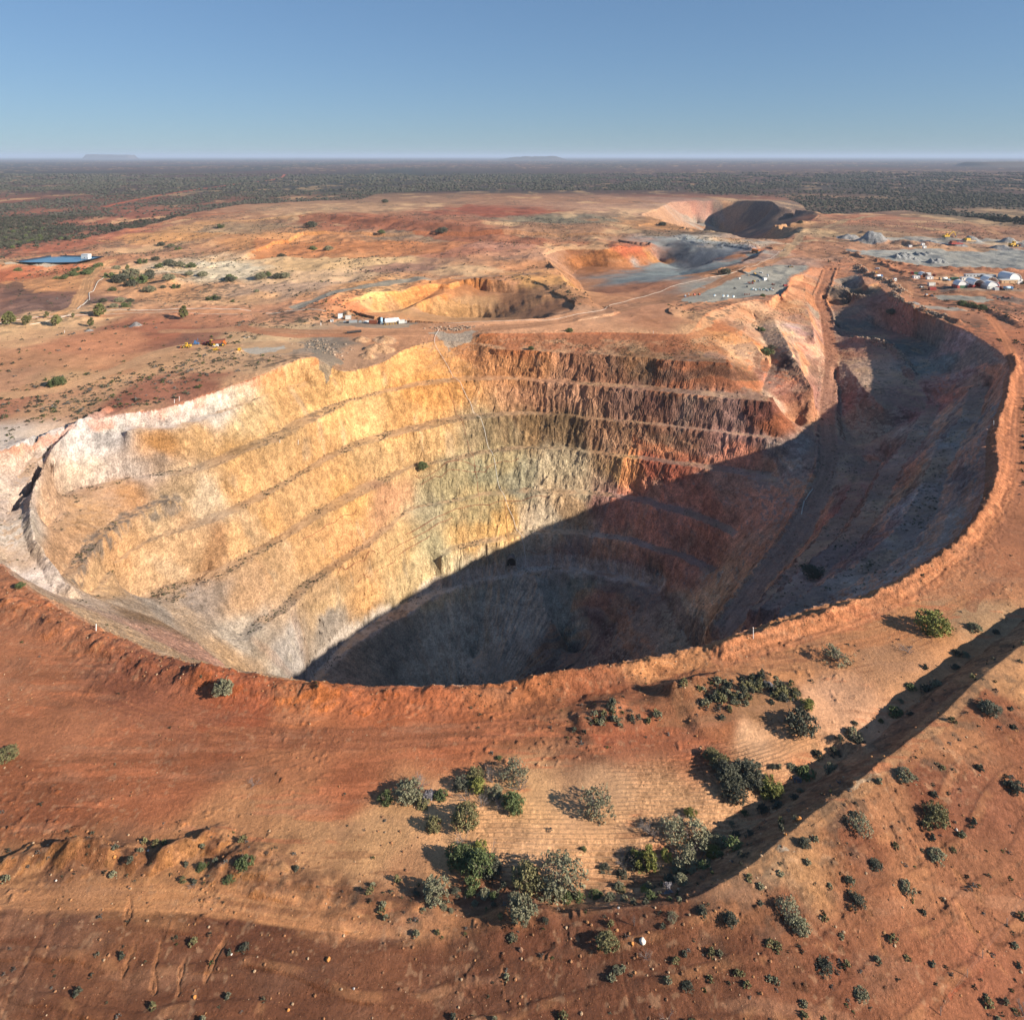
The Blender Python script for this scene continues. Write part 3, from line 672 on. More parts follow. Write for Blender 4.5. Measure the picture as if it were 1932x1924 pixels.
# slope of the ground
zx = np.gradient(GZ, axis=1) / np.maximum(np.gradient(GX, axis=1), 1e-3); zy = np.gradient(GZ, axis=0) / np.maximum(np.gradient(GY, axis=0), 1e-3)
slope = np.hypot(zx, zy).ravel()

def blend(mask, c, k=None):
    m = np.clip(mask, 0, 1)[:, None]
    if k is None: col[:] = col * (1 - m) + np.asarray(c) * m
    else: col[k] = col[k] * (1 - m) + np.asarray(c) * m

ROADM = np.zeros(len(gx), bool)
PADM = np.zeros(len(gx), bool)
def road(P, w, c, a=.95, mark=True, z=0.0):
    P = chaikin(np.asarray(P), 2)
    d, s, _ = distline(gx, gy, P, w)
    k = np.where((d < w) & (np.abs(gz - z) < 9))[0]
    if not len(k): return
    n = fbm(gx[k], gy[k], w * .6, 3, 15)
    e = smooth(1.0, .72, d[k] / (w * .5) + n * .18)
    trk = fbm(d[k] * 6.0, s[k] * .12, 6, 3, 16)
    tone = 1 + .30 * trk + .10 * fbm(gx[k], gy[k], 14, 2, 18)
    blend(e * a, lin(c) / KL * tone[:, None], k)
    if mark: ROADM[k[e > .5]] = True

def patch(P, c, a=.9, edge=2.0, rough=4.0, mark=False, tone=.16):
    P = np.asarray(P); x0, y0 = P[:, :2].min(0) - edge * 4; x1, y1 = P[:, :2].max(0) + edge * 4
    k = np.where((gx > x0) & (gx < x1) & (gy > y0) & (gy < y1))[0]
    if not len(k): return
    X = gx[k] + fbm(gx[k], gy[k], rough * 2, 3, 23) * rough; Y = gy[k] + fbm(gx[k], gy[k], rough * 2, 3, 24) * rough
    f = inpoly(X, Y, P).astype(np.float32)
    t = 1 + tone * fbm(gx[k], gy[k], rough * 6, 4, 25)
    blend(f * a, lin(c) / KL * t[:, None], k)
    if mark: PADM[k[f > .5]] = True

# rough mottling everywhere, in natural patches
mot = fbm(gx, gy, 34, 5, 141); mot2 = fbm(gx, gy, 7, 4, 142)
wall = slope > .55
col *= (1 + np.where(wall, .10, .17) * mot + np.where(wall, .12, .13) * mot2)[:, None]
k = (~wall) & (gz > -3) & (gy > 230)
pp = smooth(.25, .8, fbm(gx, gy * .6, 60, 4, 150)) * k
blend(pp * .45, lin((222, 178, 128)) / KL)
pp = smooth(.3, .8, fbm(gx, gy * .55, 46, 4, 151)) * k * (gy < 1500)
blend(pp * .22, lin((150, 90, 62)) / KL)
midb = smooth(300, 420, gy) * smooth(2400, 1500, gy) * (gz > -3)
col *= (1 + .22 * midb)[:, None]
# low scrub tint away from the workings
lm = smooth(.15, .65, fbm(gx, gy * .5, 55, 5, 152)) * smooth(-.1, .35, fbm(gx, gy, 3.2, 3, 153)) * k * (gy > 420)
blend(lm * .7, (.06, .058, .042))
# strata and streaks on the walls
thk_all = np.arctan2(gx - PC[0], gy - PC[1])
inpit = np.zeros(len(gx), bool); m = (np.abs(gx) < 500) & (gy < 1200); inpit[m] = R1_edge(gx[m], gy[m]) < 0
k = np.where(wall & (gy < 1200) & (gz < 1))[0]
thk = np.arctan2(gx[k] - PC[0], gy[k] - PC[1])
st = fbm(thk * 150, gz[k] * .12 + 3, 5, 4, 161)
ly = fbm(gx[k] * .05 + gz[k] * .5, gz[k] * 1.4 + fbm(gx[k], gy[k], 40, 2, 3) * 6, 7, 4, 162)
blot = fbm(gx[k] + gz[k], gy[k] - gz[k] * .6, 12, 4, 163)
rk = np.hypot(gx[k] - PC[0], gy[k] - PC[1])
st = st * smooth(45, 120, rk)
fine = fbm(thk * 150 + fbm(gx[k], gy[k], 6, 2, 8), gz[k] * .35, 1.7, 2, 166) * smooth(60, 130, rk)
crk = np.maximum(ridge(gx[k] + gz[k] * .7, gy[k] - gz[k] * .9, 9, 4, 167) - .55, 0) + np.maximum(ridge(thk * 150, gz[k] * 1.3, 5, 3, 168) - .6, 0)
col[k] *= np.clip(1 + .08 * st + .12 * ly + np.where(thk < -.3, .10, .18) * blot + .15 * fine - np.where(thk < -.3, .30, .48) * crk, .3, 1.8)[:, None]
east = np.where((thk > .7) & (thk < 2.8) & (rk < 330) & (gz[k] < -1.5))[0]; ke = k[east]
bw = fbm(gz[ke] * .9 + fbm(gx[ke], gy[ke], 22, 3, 261) * 5, fbm(gx[ke], gy[ke], 60, 2, 262) * 3, 5.5, 3, 263)
tone_e = np.where(bw[:, None] > 0, np.array((1.4, .98, .72)), np.array((.74, .64, .66)))
col[ke] *= 1 + (tone_e - 1) * np.clip(np.abs(bw) * 4.5, 0, 1)[:, None]
rr_ = .45 * smooth(.35, .9, fbm(thk * 150, gz[k] * .3, 14, 4, 164))
col[k] = col[k] * (1 - .35 * rr_[:, None]) + .35 * rr_[:, None] * np.array((.33, .13, .05)) * np.clip(col[k].mean(1) / .25, .3, 1.3)[:, None]
pale = .6 * smooth(.45, .9, fbm(thk * 150 + 70, gz[k] * .6, 11, 4, 165))
col[k] = col[k] * (1 - .4 * pale[:, None]) + .4 * pale[:, None] * np.array((.5, .4, .28)) * np.clip(col[k].mean(1) / .3, .2, 1.1)[:, None]
dG, sG, zG_ = distline(gx, gy, offset(BEN['G'], 3.5, PC), 8)
kG = np.where((dG < 8) & (np.abs(gz - ZG) < 6))[0]
blend(.7 * smooth(5, 3, dG[kG] + fbm(gx[kG], gy[kG], 5, 3, 6)), np.array((.48, .40, .33)) * (1 + .2 * fbm(gx[kG], gy[kG], 4, 3, 7))[:, None], kG)
# red soil at the lip of the pit
kk = np.where(inpit)[0]
dep = -R1_edge(gx[kk], gy[kk])
lip = smooth(3.2, .6, dep + 2.5 * fbm(gx[kk], gy[kk], 9, 3, 170)) * (gz[kk] > -5) * (gz[kk] < .5)
blend(lip * .42, lin((205, 112, 58)) / KL, kk)
# berm floors carry fallen dirt, low weeds
bf = np.where(inpit & (slope < .34) & (gz < -5) & (gy > 170))[0]
blend(.55 * smooth(-.4, .6, fbm(gx[bf], gy[bf], 9, 3, 171)), lin((228, 178, 126)) / 1.5 * np.clip(col[bf].mean(1) / .17, .25, 1)[:, None], bf)
wd_ = smooth(.2, .7, fbm(gx[bf], gy[bf], 14, 3, 172)) * smooth(0, .4, fbm(gx[bf], gy[bf], 1.6, 2, 173))
blend(.5 * wd_, (.075, .07, .05), bf)
eb = np.where(inpit & (slope < .5) & (gz < -9) & (thk_all > .75) & (thk_all < 2.75) & ~(np.hypot(gx - 285, gy - 520) < 60))[0]
blend(.6 * smooth(.5, .34, slope[eb]) * smooth(-.7, .3, fbm(gx[eb], gy[eb], 12, 3, 177)), np.array((.225, .130, .095)) * (1 + .2 * fbm(gx[eb], gy[eb], 5, 3, 178))[:, None], eb)
dB, sB, zB = distline(gx, gy, offset(BEN['B5'], 2.0, PC), 6)
k = np.where((dB < 6) & (np.abs(gz - ZB5) < 5))[0]
blend(.75 * smooth(4.5, 2.5, dB[k] + 2 * fbm(gx[k], gy[k], 5, 3, 190)) * smooth(-.5, .3, fbm(gx[k], gy[k], 1.8, 3, 191)), (.12, .10, .085), k)

# litter under the woodland of the plain
WOOD = J(W(T1, [(-900, 600), (0, 612), (100, 600), (350, 548), (500, 495), (760, 445), (900, 408), (1000, 382), (1150, 345), (1300, 322), (1600, 312), (1932, 300)]),
         W(T2, [(420, 255), (900, 243), (1932, 242)]), W(T3, [(300, 268), (640, 280), (860, 370), (1000, 352), (1300, 345), (1700, 390), (1932, 430), (2600, 470)]), np.array([(9000, 9000, 0), (-9000, 9000, 0)]))
k = np.where((gy > 500) & (gy < 3200))[0]
k = k[inpoly(gx[k], gy[k], WOOD)]
blend(.8 * smooth(-.6, .3, fbm(gx[k], gy[k] * .55, 150, 5, 230) + .35 * fbm(gx[k], gy[k] * .5, 900, 3, 231)), (.068, .052, .041), k)
patch(W(T2, [(-300, 500), (0, 500), (350, 505), (700, 500), (860, 480), (900, 500), (700, 560), (400, 592), (0, 590), (-300, 600)], 3), (196, 122, 68), .8, 2, 5, False, .3)
patch(W(T2, [(-60, 372), (130, 378), (400, 402), (760, 432), (1000, 452), (1250, 472), (1250, 510), (1000, 492), (760, 478), (400, 437), (130, 405), (-60, 402)], 8), (156, 92, 62), .85, 2, 4, False, .3)
patch(W(T2, [(760, 345), (840, 318), (1000, 335), (1200, 345), (1400, 345), (1200, 360), (1000, 400)], 4), (158, 84, 58), .8, 2, 4, False, .3)
patch(W(T1, [(760, 480), (900, 440), (1050, 410), (1500, 385), (1800, 385), (1500, 400), (1100, 420), (950, 510), (800, 500)], 4), (206, 146, 88), .6, 2, 6, False, .3)
# --- named surfaces
def ln(T, pts, z=0.0): return W(T, pts, z)
patch(ln(T1, [(1180, 1090), (1240, 1050), (1500, 1030), (1640, 1035), (1620, 1060), (1540, 1095), (1330, 1110)]), (196, 152, 112), .8, 2, 3, True)
patch(ln(T1, [(1250, 1085), (1400, 1070), (1490, 1062), (1500, 1080), (1400, 1105), (1320, 1100)]), (168, 166, 164), .75, 2, 4)
road(ln(T1, [(-200, 1345), (0, 1335), (200, 1320), (400, 1275), (620, 1195), (760, 1130), (900, 1080), (1050, 1062), (1250, 1065)]), 13, (208, 156, 112))
road(ln(T1, [(310, 915), (400, 870), (440, 800), (470, 720), (540, 650), (600, 620)]), 12, (205, 150, 100))
road(ln(T1, [(-200, 960), (0, 945), (300, 925), (600, 905), (900, 893), (1350, 880), (1420, 915), (1390, 940)]), 10, (200, 140, 100))
road(J(ln(T1, [(900, 985), (1250, 975), (1500, 985), (1800, 985)]), ln(T2, [(300, 985), (600, 968), (900, 968), (1200, 950), (1500, 905), (1932, 808)]), ln(T3, [(120, 790), (300, 715), (480, 650), (640, 605), (800, 595), (960, 580)])), 15, (182, 128, 92))
road(ln(T1, [(1290, 960), (1350, 990), (1500, 1010), (1700, 1000), (1900, 990)]), 10, (178, 118, 82))
road(ln(T3, [(960, 580), (1080, 620), (1180, 680), (1260, 720), (1300, 780), (1360, 800), (1600, 800), (1932, 795)]), 20, (178, 122, 86))
road(ln(T3, [(640, 600), (720, 500), (820, 440), (950, 410), (1080, 385), (1150, 375)]), 14, (176, 142, 108))
road(ln(T3, [(1620, 405), (1700, 430), (1780, 460), (1860, 485)]), 16, (180, 132, 96))
road(ln(T3, [(660, 520), (800, 505), (1000, 515), (1200, 510), (1932, 512)]), 12, (185, 150, 115))
road(ln(T2, [(-60, 855), (100, 800), (300, 765), (500, 728), (640, 715)]), 16, (150, 142, 132))
road(ln(T2, [(640, 715), (800, 700), (1000, 705), (1200, 690)]), 14, (175, 132, 102))
road(ln(T1, [(560, 330), (740, 290), (1000, 245), (1300, 205), (1500, 180), (1520, 155)]), 18, (185, 95, 62))
road(ln(T1, [(60, 470), (250, 500), (520, 500), (760, 455), (1000, 400), (1300, 370)]), 9, (190, 115, 75))
road(ln(T6, [(1620, 280), (1720, 420), (1775, 600), (1735, 800), (1745, 1000), (1700, 1160), (1610, 1330), (1420, 1520), (1230, 1670), (920, 1800), (620, 1890), (300, 1990)]), 7, (192, 118, 74))
road(J(ln(T7, [(1100, 480), (1500, 470), (1864, 480)]), ln(T8, [(700, 330), (1100, 290), (1400, 200), (1700, 110), (1932, 50)])), 7, (150, 86, 54))
road(ln(T9, [(0, 420), (300, 330), (700, 270), (1100, 180), (1300, 60), (1380, 20)]), 4, (182, 112, 66), .6)
road(ln(T6, [(1530, 1740), (1540, 1700), (1600, 1650), (1700, 1590), (1796, 1510)]), 3, (150, 90, 60), .6)
road(J(ln(T7, [(-50, 1295), (300, 1290), (800, 1290), (1200, 1310), (1600, 1370), (1864, 1420)]), ln(T8, [(700, 1345), (1000, 1335)])), 5.5, (192, 126, 76), .7)
road(ln(T9, [(1637, 250), (1450, 400), (1250, 585), (1000, 790), (800, 950), (600, 1100), (400, 1270), (250, 1350)], 3.6), 5, (180, 126, 84), .8, False, 3)
road(RAMP, 13, (172, 98, 66), .8, True, -40) if False else None
d_, s_, zl_ = distline(gx, gy, RAMP, 14)
k = np.where((d_ < 9) & (np.abs(gz - zl_) < 4))[0]
rw = 4.6 + 3.0 * smooth(110, 40, s_[k])
tt = smooth(200, 560, s_[k])[:, None]
rc = (lin((180, 116, 82)) / KL) * (1 - tt) + np.array((.26, .165, .12)) * tt
blend(smooth(rw + 1.2, rw - .8, d_[k] + .8 * fbm(gx[k], gy[k], 6, 3, 6)) * .85, rc * (1 + .22 * fbm(d_[k] * 5, s_[k] * .1, 5, 2, 5) + .15 * fbm(gx[k], gy[k], 9, 3, 7))[:, None], k)
RAMPM = np.zeros(len(gx), bool); RAMPM[k[d_[k] < rw]] = True
patch(ln(TF, [(330, 1085), (560, 1010), (800, 900), (1100, 800), (1400, 775), (1520, 790), (1490, 840), (1350, 880), (1320, 960), (1260, 1030), (1020, 1075), (830, 1090), (700, 1110), (400, 1120)]), (160, 158, 152), .92, 2, 3, True)
patch(ln(TG, [(180, 300), (350, 280), (700, 270), (1100, 280), (1500, 300), (1990, 300), (2000, 470), (1500, 460), (1200, 450), (900, 425), (650, 395), (400, 360)]), (160, 162, 162), .92, 3, 7, True)
patch(ln(TG, [(300, 170), (600, 160), (1100, 165), (1500, 175), (1990, 190), (1990, 235), (1500, 250), (1250, 235), (1000, 225), (600, 200), (330, 195)]), (165, 162, 158), .8, 3, 8, True)
patch(ln(TG, [(1480, 200), (1932, 195), (1932, 255), (1550, 250)]), (205, 165, 120), .6, 3, 10)
patch(ln(TG, [(1050, 725), (1250, 735), (1500, 750), (1640, 790), (1560, 820), (1250, 790), (1080, 775)]), (158, 160, 155), .85, 2, 2.5, True)
patch(ln(TG, [(1600, 740), (1932, 790), (1932, 835), (1680, 800)]), (120, 115, 112), .7, 2, 3)
patch(ln(TG, [(1150, 650), (1700, 690), (1932, 690), (1932, 720), (1500, 715), (1100, 680)]), (150, 138, 128), .6, 2, 3)
patch(ln(TG, [(850, 820), (1100, 840), (1280, 870), (1400, 900), (1200, 890), (950, 860)]), (170, 165, 158), .8, 2, 2)
patch(ln(TA, [(100, 440), (300, 380), (900, 340), (1400, 380), (1780, 430), (1600, 500), (1350, 520), (900, 520), (400, 490)]), (135, 130, 122), .75, 1.5, 2.5, True)
patch(ln(T2, [(-20, 1040), (60, 1010), (110, 1060), (180, 1100), (100, 1140), (20, 1110)]), (128, 118, 108), .8, 2, 3)
patch(ln(T2, [(640, 968), (880, 965), (860, 985), (740, 1000), (690, 985)]), (165, 160, 152), .7, 2, 2.5)
patch(ln(T1, [(1050, 690), (1130, 660), (1300, 655), (1350, 665), (1200, 690), (1150, 705)]), (228, 205, 175), .8, 2, 5)
patch(ln(T1, [(0, 745), (90, 740), (200, 800), (330, 870), (320, 890), (230, 885), (100, 830), (0, 790)]), (112, 82, 74), .8, 2, 5)
patch(ln(TC, [(40, 310), (250, 290), (460, 290), (400, 315), (100, 325)], 1), (185, 178, 165), .8, 1, 2)
patch(ln(TC, [(560, 295), (800, 288), (960, 300), (700, 330), (480, 325)], 1), (185, 178, 165), .8, 1, 2)
patch(ln(T9, [(480, 1240), (520, 1205), (570, 1210), (590, 1250), (530, 1260)], 2.5), (225, 215, 205), .55, .3, 1.2, False, .6)
patch(ln(T9, [(830, 905), (960, 855), (990, 870), (860, 920)], 3), (225, 205, 180), .22, .3, 1.2, False, .6)
patch(ln(T1, [(1060, 610), (2000, 610), (1900, 640), (1500, 700), (1350, 640)]), (215, 170, 120), .4, 2, 8)
for (x, y, w) in ((1050, 760, 8), (1180, 750, 10), (1290, 735, 8), (640, 745, 5), (700, 630, 4)): pass
d, s, _ = distline(gx, gy, RIM_S, 14)
def nb_(q): return inpoly(gx[q], gy[q], J(NEAR_EDGE, np.array([(400, 300, 0), (400, -200, 0), (-400, -200, 0), (-400, 110, 0)])))
# vegetation belts, darker litter in the ditch
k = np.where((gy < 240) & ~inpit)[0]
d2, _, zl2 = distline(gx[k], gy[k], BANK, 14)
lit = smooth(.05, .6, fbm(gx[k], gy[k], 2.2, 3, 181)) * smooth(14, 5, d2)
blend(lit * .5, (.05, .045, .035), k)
nb = inpoly(gx[k], gy[k], J(NEAR_EDGE, np.array([(400, 300, 0), (400, -200, 0), (-400, -200, 0), (-400, 110, 0)])))
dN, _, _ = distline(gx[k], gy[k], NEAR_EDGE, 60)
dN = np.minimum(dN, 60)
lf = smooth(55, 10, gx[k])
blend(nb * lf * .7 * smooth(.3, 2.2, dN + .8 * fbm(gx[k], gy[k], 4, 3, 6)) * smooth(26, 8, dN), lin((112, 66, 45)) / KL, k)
rw_ = np.sin((dN + fbm(gx[k], gy[k], 18, 3, 81) * 1.6) * 2 * math.pi / 5.2)
blend(nb * .28 * smooth(.5, 1, rw_) * smooth(-.1, .5, fbm(gx[k], gy[k], 4, 4, 188)), lin((196, 132, 82)) / KL, k)
# scrape marks of the grader, stretched along its passes
scr = smooth(.30, .42, fbm(gx[k] * .16 + gy[k] * .03, gy[k] * 1.3, 1.5, 3, 271)) * smooth(.15, .35, fbm(gx[k] * .5, gy[k], 13, 3, 272)) * (~nb_(k))
blend(scr * .55, lin((196, 110, 66)) / KL, k)
scr = smooth(.34, .46, fbm(gx[k] * .14 - gy[k] * .05, gy[k] * 1.1, 1.8, 3, 273)) * smooth(.1, .35, fbm(gx[k] * .5, gy[k], 17, 3, 274)) * (~nb_(k))
blend(scr * .45, lin((128, 74, 46)) / KL, k)
for (Pb, hb_, wb_, rb_) in BUNDS:
    if rb_ < .95 or Pb[:, 1].max() > 240: continue
    dq, _, _ = distline(gx[k], gy[k], Pb, 7)
    blend(.6 * smooth(5.5, 2, dq + 1.5 * fbm(gx[k], gy[k], 3, 3, 9)) * smooth(-.5, .3, fbm(gx[k], gy[k], 2.0, 3, 275)), lin((122, 76, 52)) / KL, k)
# dark lumps and pale stones of the near soil
sp = smooth(.5, .95, fbm(gx[k], gy[k], .9, 2, 182) * smooth(-.3, .5, fbm(gx[k], gy[k], 12, 3, 183) + .2))
blend(sp * .35, (.42, .22, .11), k)
sp = smooth(.35, .9, fbm(gx[k] * .25 + gy[k] * .05, gy[k] * 1.2, 3.5, 4, 184))
blend(sp * .22, (.40, .19, .10), k)
sp = smooth(.25, .8, fbm(gx[k] * .4, gy[k] * .9, 5.5, 5, 185))
blend(sp * .25, (.18, .09, .055), k)
# furrow lines of the sandy field
inf = inpoly(gx[k], gy[k], FIELD)
blend(inf * smooth(.35, .9, fbm(gx[k], gy[k], 1.1, 3, 186)) * smooth(-.2, .5, fbm(gx[k], gy[k], 20, 2, 187)) * .4, (.16, .10, .05), k)
for (hx, hy, r, h, kind) in HEAPS:
    kk = np.where((np.abs(gx - hx) < r * 1.2) & (np.abs(gy - hy) < r * 1.2))[0]
    d = np.hypot(gx[kk] - hx, gy[kk] - hy) / r
    c = (.24, .24, .235) if kind == 'grey' else (.40, .23, .12)
    blend(smooth(1.1, .9, d) * .9, np.array(c) * (1 + .25 * fbm(gx[kk], gy[kk], r * .5, 3, 8))[:, None], kk)
km = np.where(gy < 320)[0]
mnd = inpoly(gx[km], gy[km], W(T9, [(-600, 560), (-300, 470), (100, 440), (450, 395), (620, 420), (640, 560), (300, 600), (0, 600), (-400, 590)]))
blend(mnd * .55 * smooth(-.5, .3, fbm(gx[km], gy[km], 5, 4, 291)), lin((140, 98, 68)) / KL, km)
# wheel ruts
for T_, pts_, a_, c_ in ((T7, [(200, 30), (600, 190), (1000, 330), (1500, 430), (1864, 455)], .35, (128, 74, 46)), (T7, [(0, 60), (400, 230), (900, 400), (1400, 500), (1864, 520)], .3, (196, 118, 72)), (T7, [(0, 860), (500, 760), (1000, 640), (1500, 560), (1864, 500)], .3, (126, 70, 42)),
                         (T7, [(100, 930), (600, 820), (1100, 690), (1700, 570)], .3, (190, 108, 64)), (T8, [(500, 360), (900, 300), (1300, 200), (1700, 90), (1932, 20)], .4, (128, 76, 48)), (T8, [(300, 390), (800, 340), (1200, 280), (1500, 170), (1932, 60)], .35, (196, 120, 72)),
                         (T9, [(0, 360), (300, 290), (700, 220), (1050, 110), (1250, 0)], .4, (140, 84, 52)), (T9, [(0, 430), (350, 350), (800, 270), (1150, 150), (1380, 10)], .35, (208, 140, 90)), (T9, [(900, 340), (1000, 320), (1130, 230), (1200, 200)], .5, (120, 72, 50)),
                         (T7, [(0, 1270), (500, 1270), (1000, 1290), (1500, 1360), (1864, 1440)], .35, (210, 146, 92)), (T6, [(1790, 600), (1750, 820), (1760, 1010), (1710, 1180), (1620, 1350), (1430, 1540), (1240, 1690), (930, 1820)], .35, (206, 136, 92)), (T6, [(1700, 420), (1785, 620), (1745, 820), (1750, 1000), (1690, 1190), (1400, 1560), (1000, 1800)], .3, (140, 82, 54))):
    Pq = chaikin(W(T_, pts_), 2); kq = np.where(gy < 420)[0]
    dq, sq, _ = distline(gx[kq], gy[kq], Pq, 3)
    kk_ = dq < 3; kq = kq[kk_]; dq = dq[kk_]; sq = sq[kk_]
    wv = dq + .25 * fbm(gx[kq], gy[kq], 6, 2, 281)
    blend(a_ * np.maximum(smooth(.32, .14, np.abs(wv - 1.0)), .4 * smooth(.3, .1, np.abs(wv - 2.2))) * smooth(-.5, .2, fbm(sq, sq * 0, 9, 3, 282)), lin(c_) / KL, kq)
for T_, pts_ in ((T7, [(672, 1405), (668, 1500), (650, 1600), (605, 1720), (590, 1800), (610, 1924)]), (T7, [(850, 1620), (820, 1700), (790, 1800), (800, 1900)]), (T7, [(975, 1700), (930, 1790), (920, 1900)]), (T7, [(720, 1650), (660, 1740), (620, 1850)]), (T7, [(1190, 1610), (1090, 1760), (1060, 1850)]), (T9, [(1250, 1200), (1290, 1300), (1400, 1400), (1500, 1480)]), (T9, [(1560, 950), (1637, 1010)]), (T9, [(1300, 1420), (1420, 1580), (1560, 1700)]), (T9, [(800, 1450), (960, 1560), (1000, 1700)]), (T8, [(880, 1640), (900, 1740), (890, 1856)])):
    Pq = chaikin(W(T_, pts_, -5.0 if T_ is T7 else -3.0), 2); kq = np.where(gy < 175)[0]
    dq, sq, _ = distline(gx[kq], gy[kq], Pq, 3)
    kk_ = dq < 2.5; kq = kq[kk_]; sq = sq[kk_]; dq = np.abs(dq[kk_] + .5 * fbm(gx[kq], gy[kq], 2.2, 3, 301))
    brk = smooth(-.5, .2, fbm(sq, sq * 0 + 7, 6, 3, 302))
    gz[kq] -= .17 * brk * smooth(.38, .08, dq)
    blend(.42 * brk * smooth(.6, .2, dq), lin((188, 122, 76)) / KL, kq)
GZ = gz.reshape(NY, NX)
nearb = smooth(300, 230, gy) * (~inpit)
col *= 1 + nearb[:, None] * np.array((.10, .13, .06))
lum_ = col @ np.array((.3, .59, .11), np.float32)
col = lum_[:, None] + (col - lum_[:, None]) * np.where(wall & (thk_all < .3), .93, .85)[:, None]
col = np.clip(col, .008, .72)

# ---------------------------------------------------------------- materials
def mat(name): 
    m = bpy.data.materials.new(name); m.use_nodes = True
    n = m.node_tree.nodes; b = n['Principled BSDF']
    return m, n, m.node_tree.links, b
def paint(name, c, rough=.6, metal=0.0, var=.12, scale=1.5, bump=0.0):
    m, n, l, b = mat(name)
    tc = n.new('ShaderNodeTexCoord'); no = n.new('ShaderNodeTexNoise'); no.inputs['Scale'].default_value = scale; no.inputs['Detail'].default_value = 5
    l.new(tc.outputs['Object'], no.inputs['Vector'])
    mx = n.new('ShaderNodeMix'); mx.data_type = 'RGBA'
    mx.inputs[6].default_value = (*[min(1, v * (1 + var)) for v in c], 1); mx.inputs[7].default_value = (*[v * (1 - var * 1.6) for v in c], 1)
    l.new(no.outputs['Fac'], mx.inputs[0]); l.new(mx.outputs[2], b.inputs['Base Color'])
    b.inputs['Roughness'].default_value = rough; b.inputs['Metallic'].default_value = metal
    if bump:
        bp = n.new('ShaderNodeBump'); bp.inputs['Strength'].default_value = bump; l.new(no.outputs['Fac'], bp.inputs['Height']); l.new(bp.outputs[0], b.inputs['Normal'])
    return m
def ground_mat():
    m, n, l, b = mat('earth')
    at = n.new('ShaderNodeAttribute'); at.attribute_name = 'soil'; at.attribute_type = 'GEOMETRY'
    geo = n.new('ShaderNodeNewGeometry')
    def noise(scale, det, rough=.6):
        q = n.new('ShaderNodeTexNoise'); q.inputs['Scale'].default_value = scale; q.inputs['Detail'].default_value = det; q.inputs['Roughness'].default_value = rough
        l.new(geo.outputs['Position'], q.inputs['Vector']); return q
    n1 = noise(1.3, 6, .7); n2 = noise(.30, 7, .68)
    def rng_(q, a, b_, c, d):
        r = n.new('ShaderNodeMapRange'); r.inputs[1].default_value = a; r.inputs[2].default_value = b_; r.inputs[3].default_value = c; r.inputs[4].default_value = d
        l.new(q.outputs['Fac'], r.inputs[0]); return r
    ra = rng_(n1, .36, .64, .66, 1.34); rb = rng_(n2, .36, .64, .72, 1.28)
    mr = n.new('ShaderNodeMath'); mr.operation = 'MULTIPLY'; l.new(ra.outputs[0], mr.inputs[0]); l.new(rb.outputs[0], mr.inputs[1])
    sx = n.new('ShaderNodeSeparateXYZ'); l.new(geo.outputs['True Normal'], sx.inputs[0])
    fl = n.new('ShaderNodeMapRange'); fl.inputs[1].default_value = .97; fl.inputs[2].default_value = .82; fl.inputs[3].default_value = .42; fl.inputs[4].default_value = 1.0; l.new(sx.outputs['Z'], fl.inputs[0])
    s1 = n.new('ShaderNodeMath'); s1.operation = 'SUBTRACT'; s1.inputs[1].default_value = 1.0; l.new(mr.outputs[0], s1.inputs[0])
    mr = n.new('ShaderNodeMath'); mr.operation = 'MULTIPLY_ADD'; mr.inputs[2].default_value = 1.0; l.new(s1.outputs[0], mr.inputs[0]); l.new(fl.outputs[0], mr.inputs[1])
    mu = n.new('ShaderNodeVectorMath'); mu.operation = 'SCALE'; l.new(at.outputs['Color'], mu.inputs[0]); l.new(mr.outputs[0], mu.inputs['Scale'])
    pb = noise(5.5, 3, .55); pr = n.new('ShaderNodeMapRange'); pr.inputs[1].default_value = .60; pr.inputs[2].default_value = .72; pr.inputs[3].default_value = 1.0; pr.inputs[4].default_value = 1.75; l.new(pb.outputs['Fac'], pr.inputs[0])
    dk = noise(3.1, 4, .6); dr = n.new('ShaderNodeMapRange'); dr.inputs[1].default_value = .30; dr.inputs[2].default_value = .42; dr.inputs[3].default_value = .55; dr.inputs[4].default_value = 1.0; l.new(dk.outputs['Fac'], dr.inputs[0])
    pm = n.new('ShaderNodeMath'); pm.operation = 'MULTIPLY'; l.new(pr.outputs[0], pm.inputs[0]); l.new(dr.outputs[0], pm.inputs[1])
    m2 = n.new('ShaderNodeVectorMath'); m2.operation = 'SCALE'; l.new(mu.outputs[0], m2.inputs[0]); l.new(pm.outputs[0], m2.inputs['Scale'])
    l.new(m2.outputs[0], b.inputs['Base Color'])
    b.inputs['Roughness'].default_value = .95; b.inputs['Specular IOR Level'].default_value = .12
    n3 = noise(1.3, 9, .72)
    bp = n.new('ShaderNodeBump'); l.new(fl.outputs[0], bp.inputs['Strength']); bp.inputs['Distance'].default_value = .8
    l.new(n3.outputs['Fac'], bp.inputs['Height']); l.new(bp.outputs[0], b.inputs['Normal'])
    return m
EARTH = ground_mat()

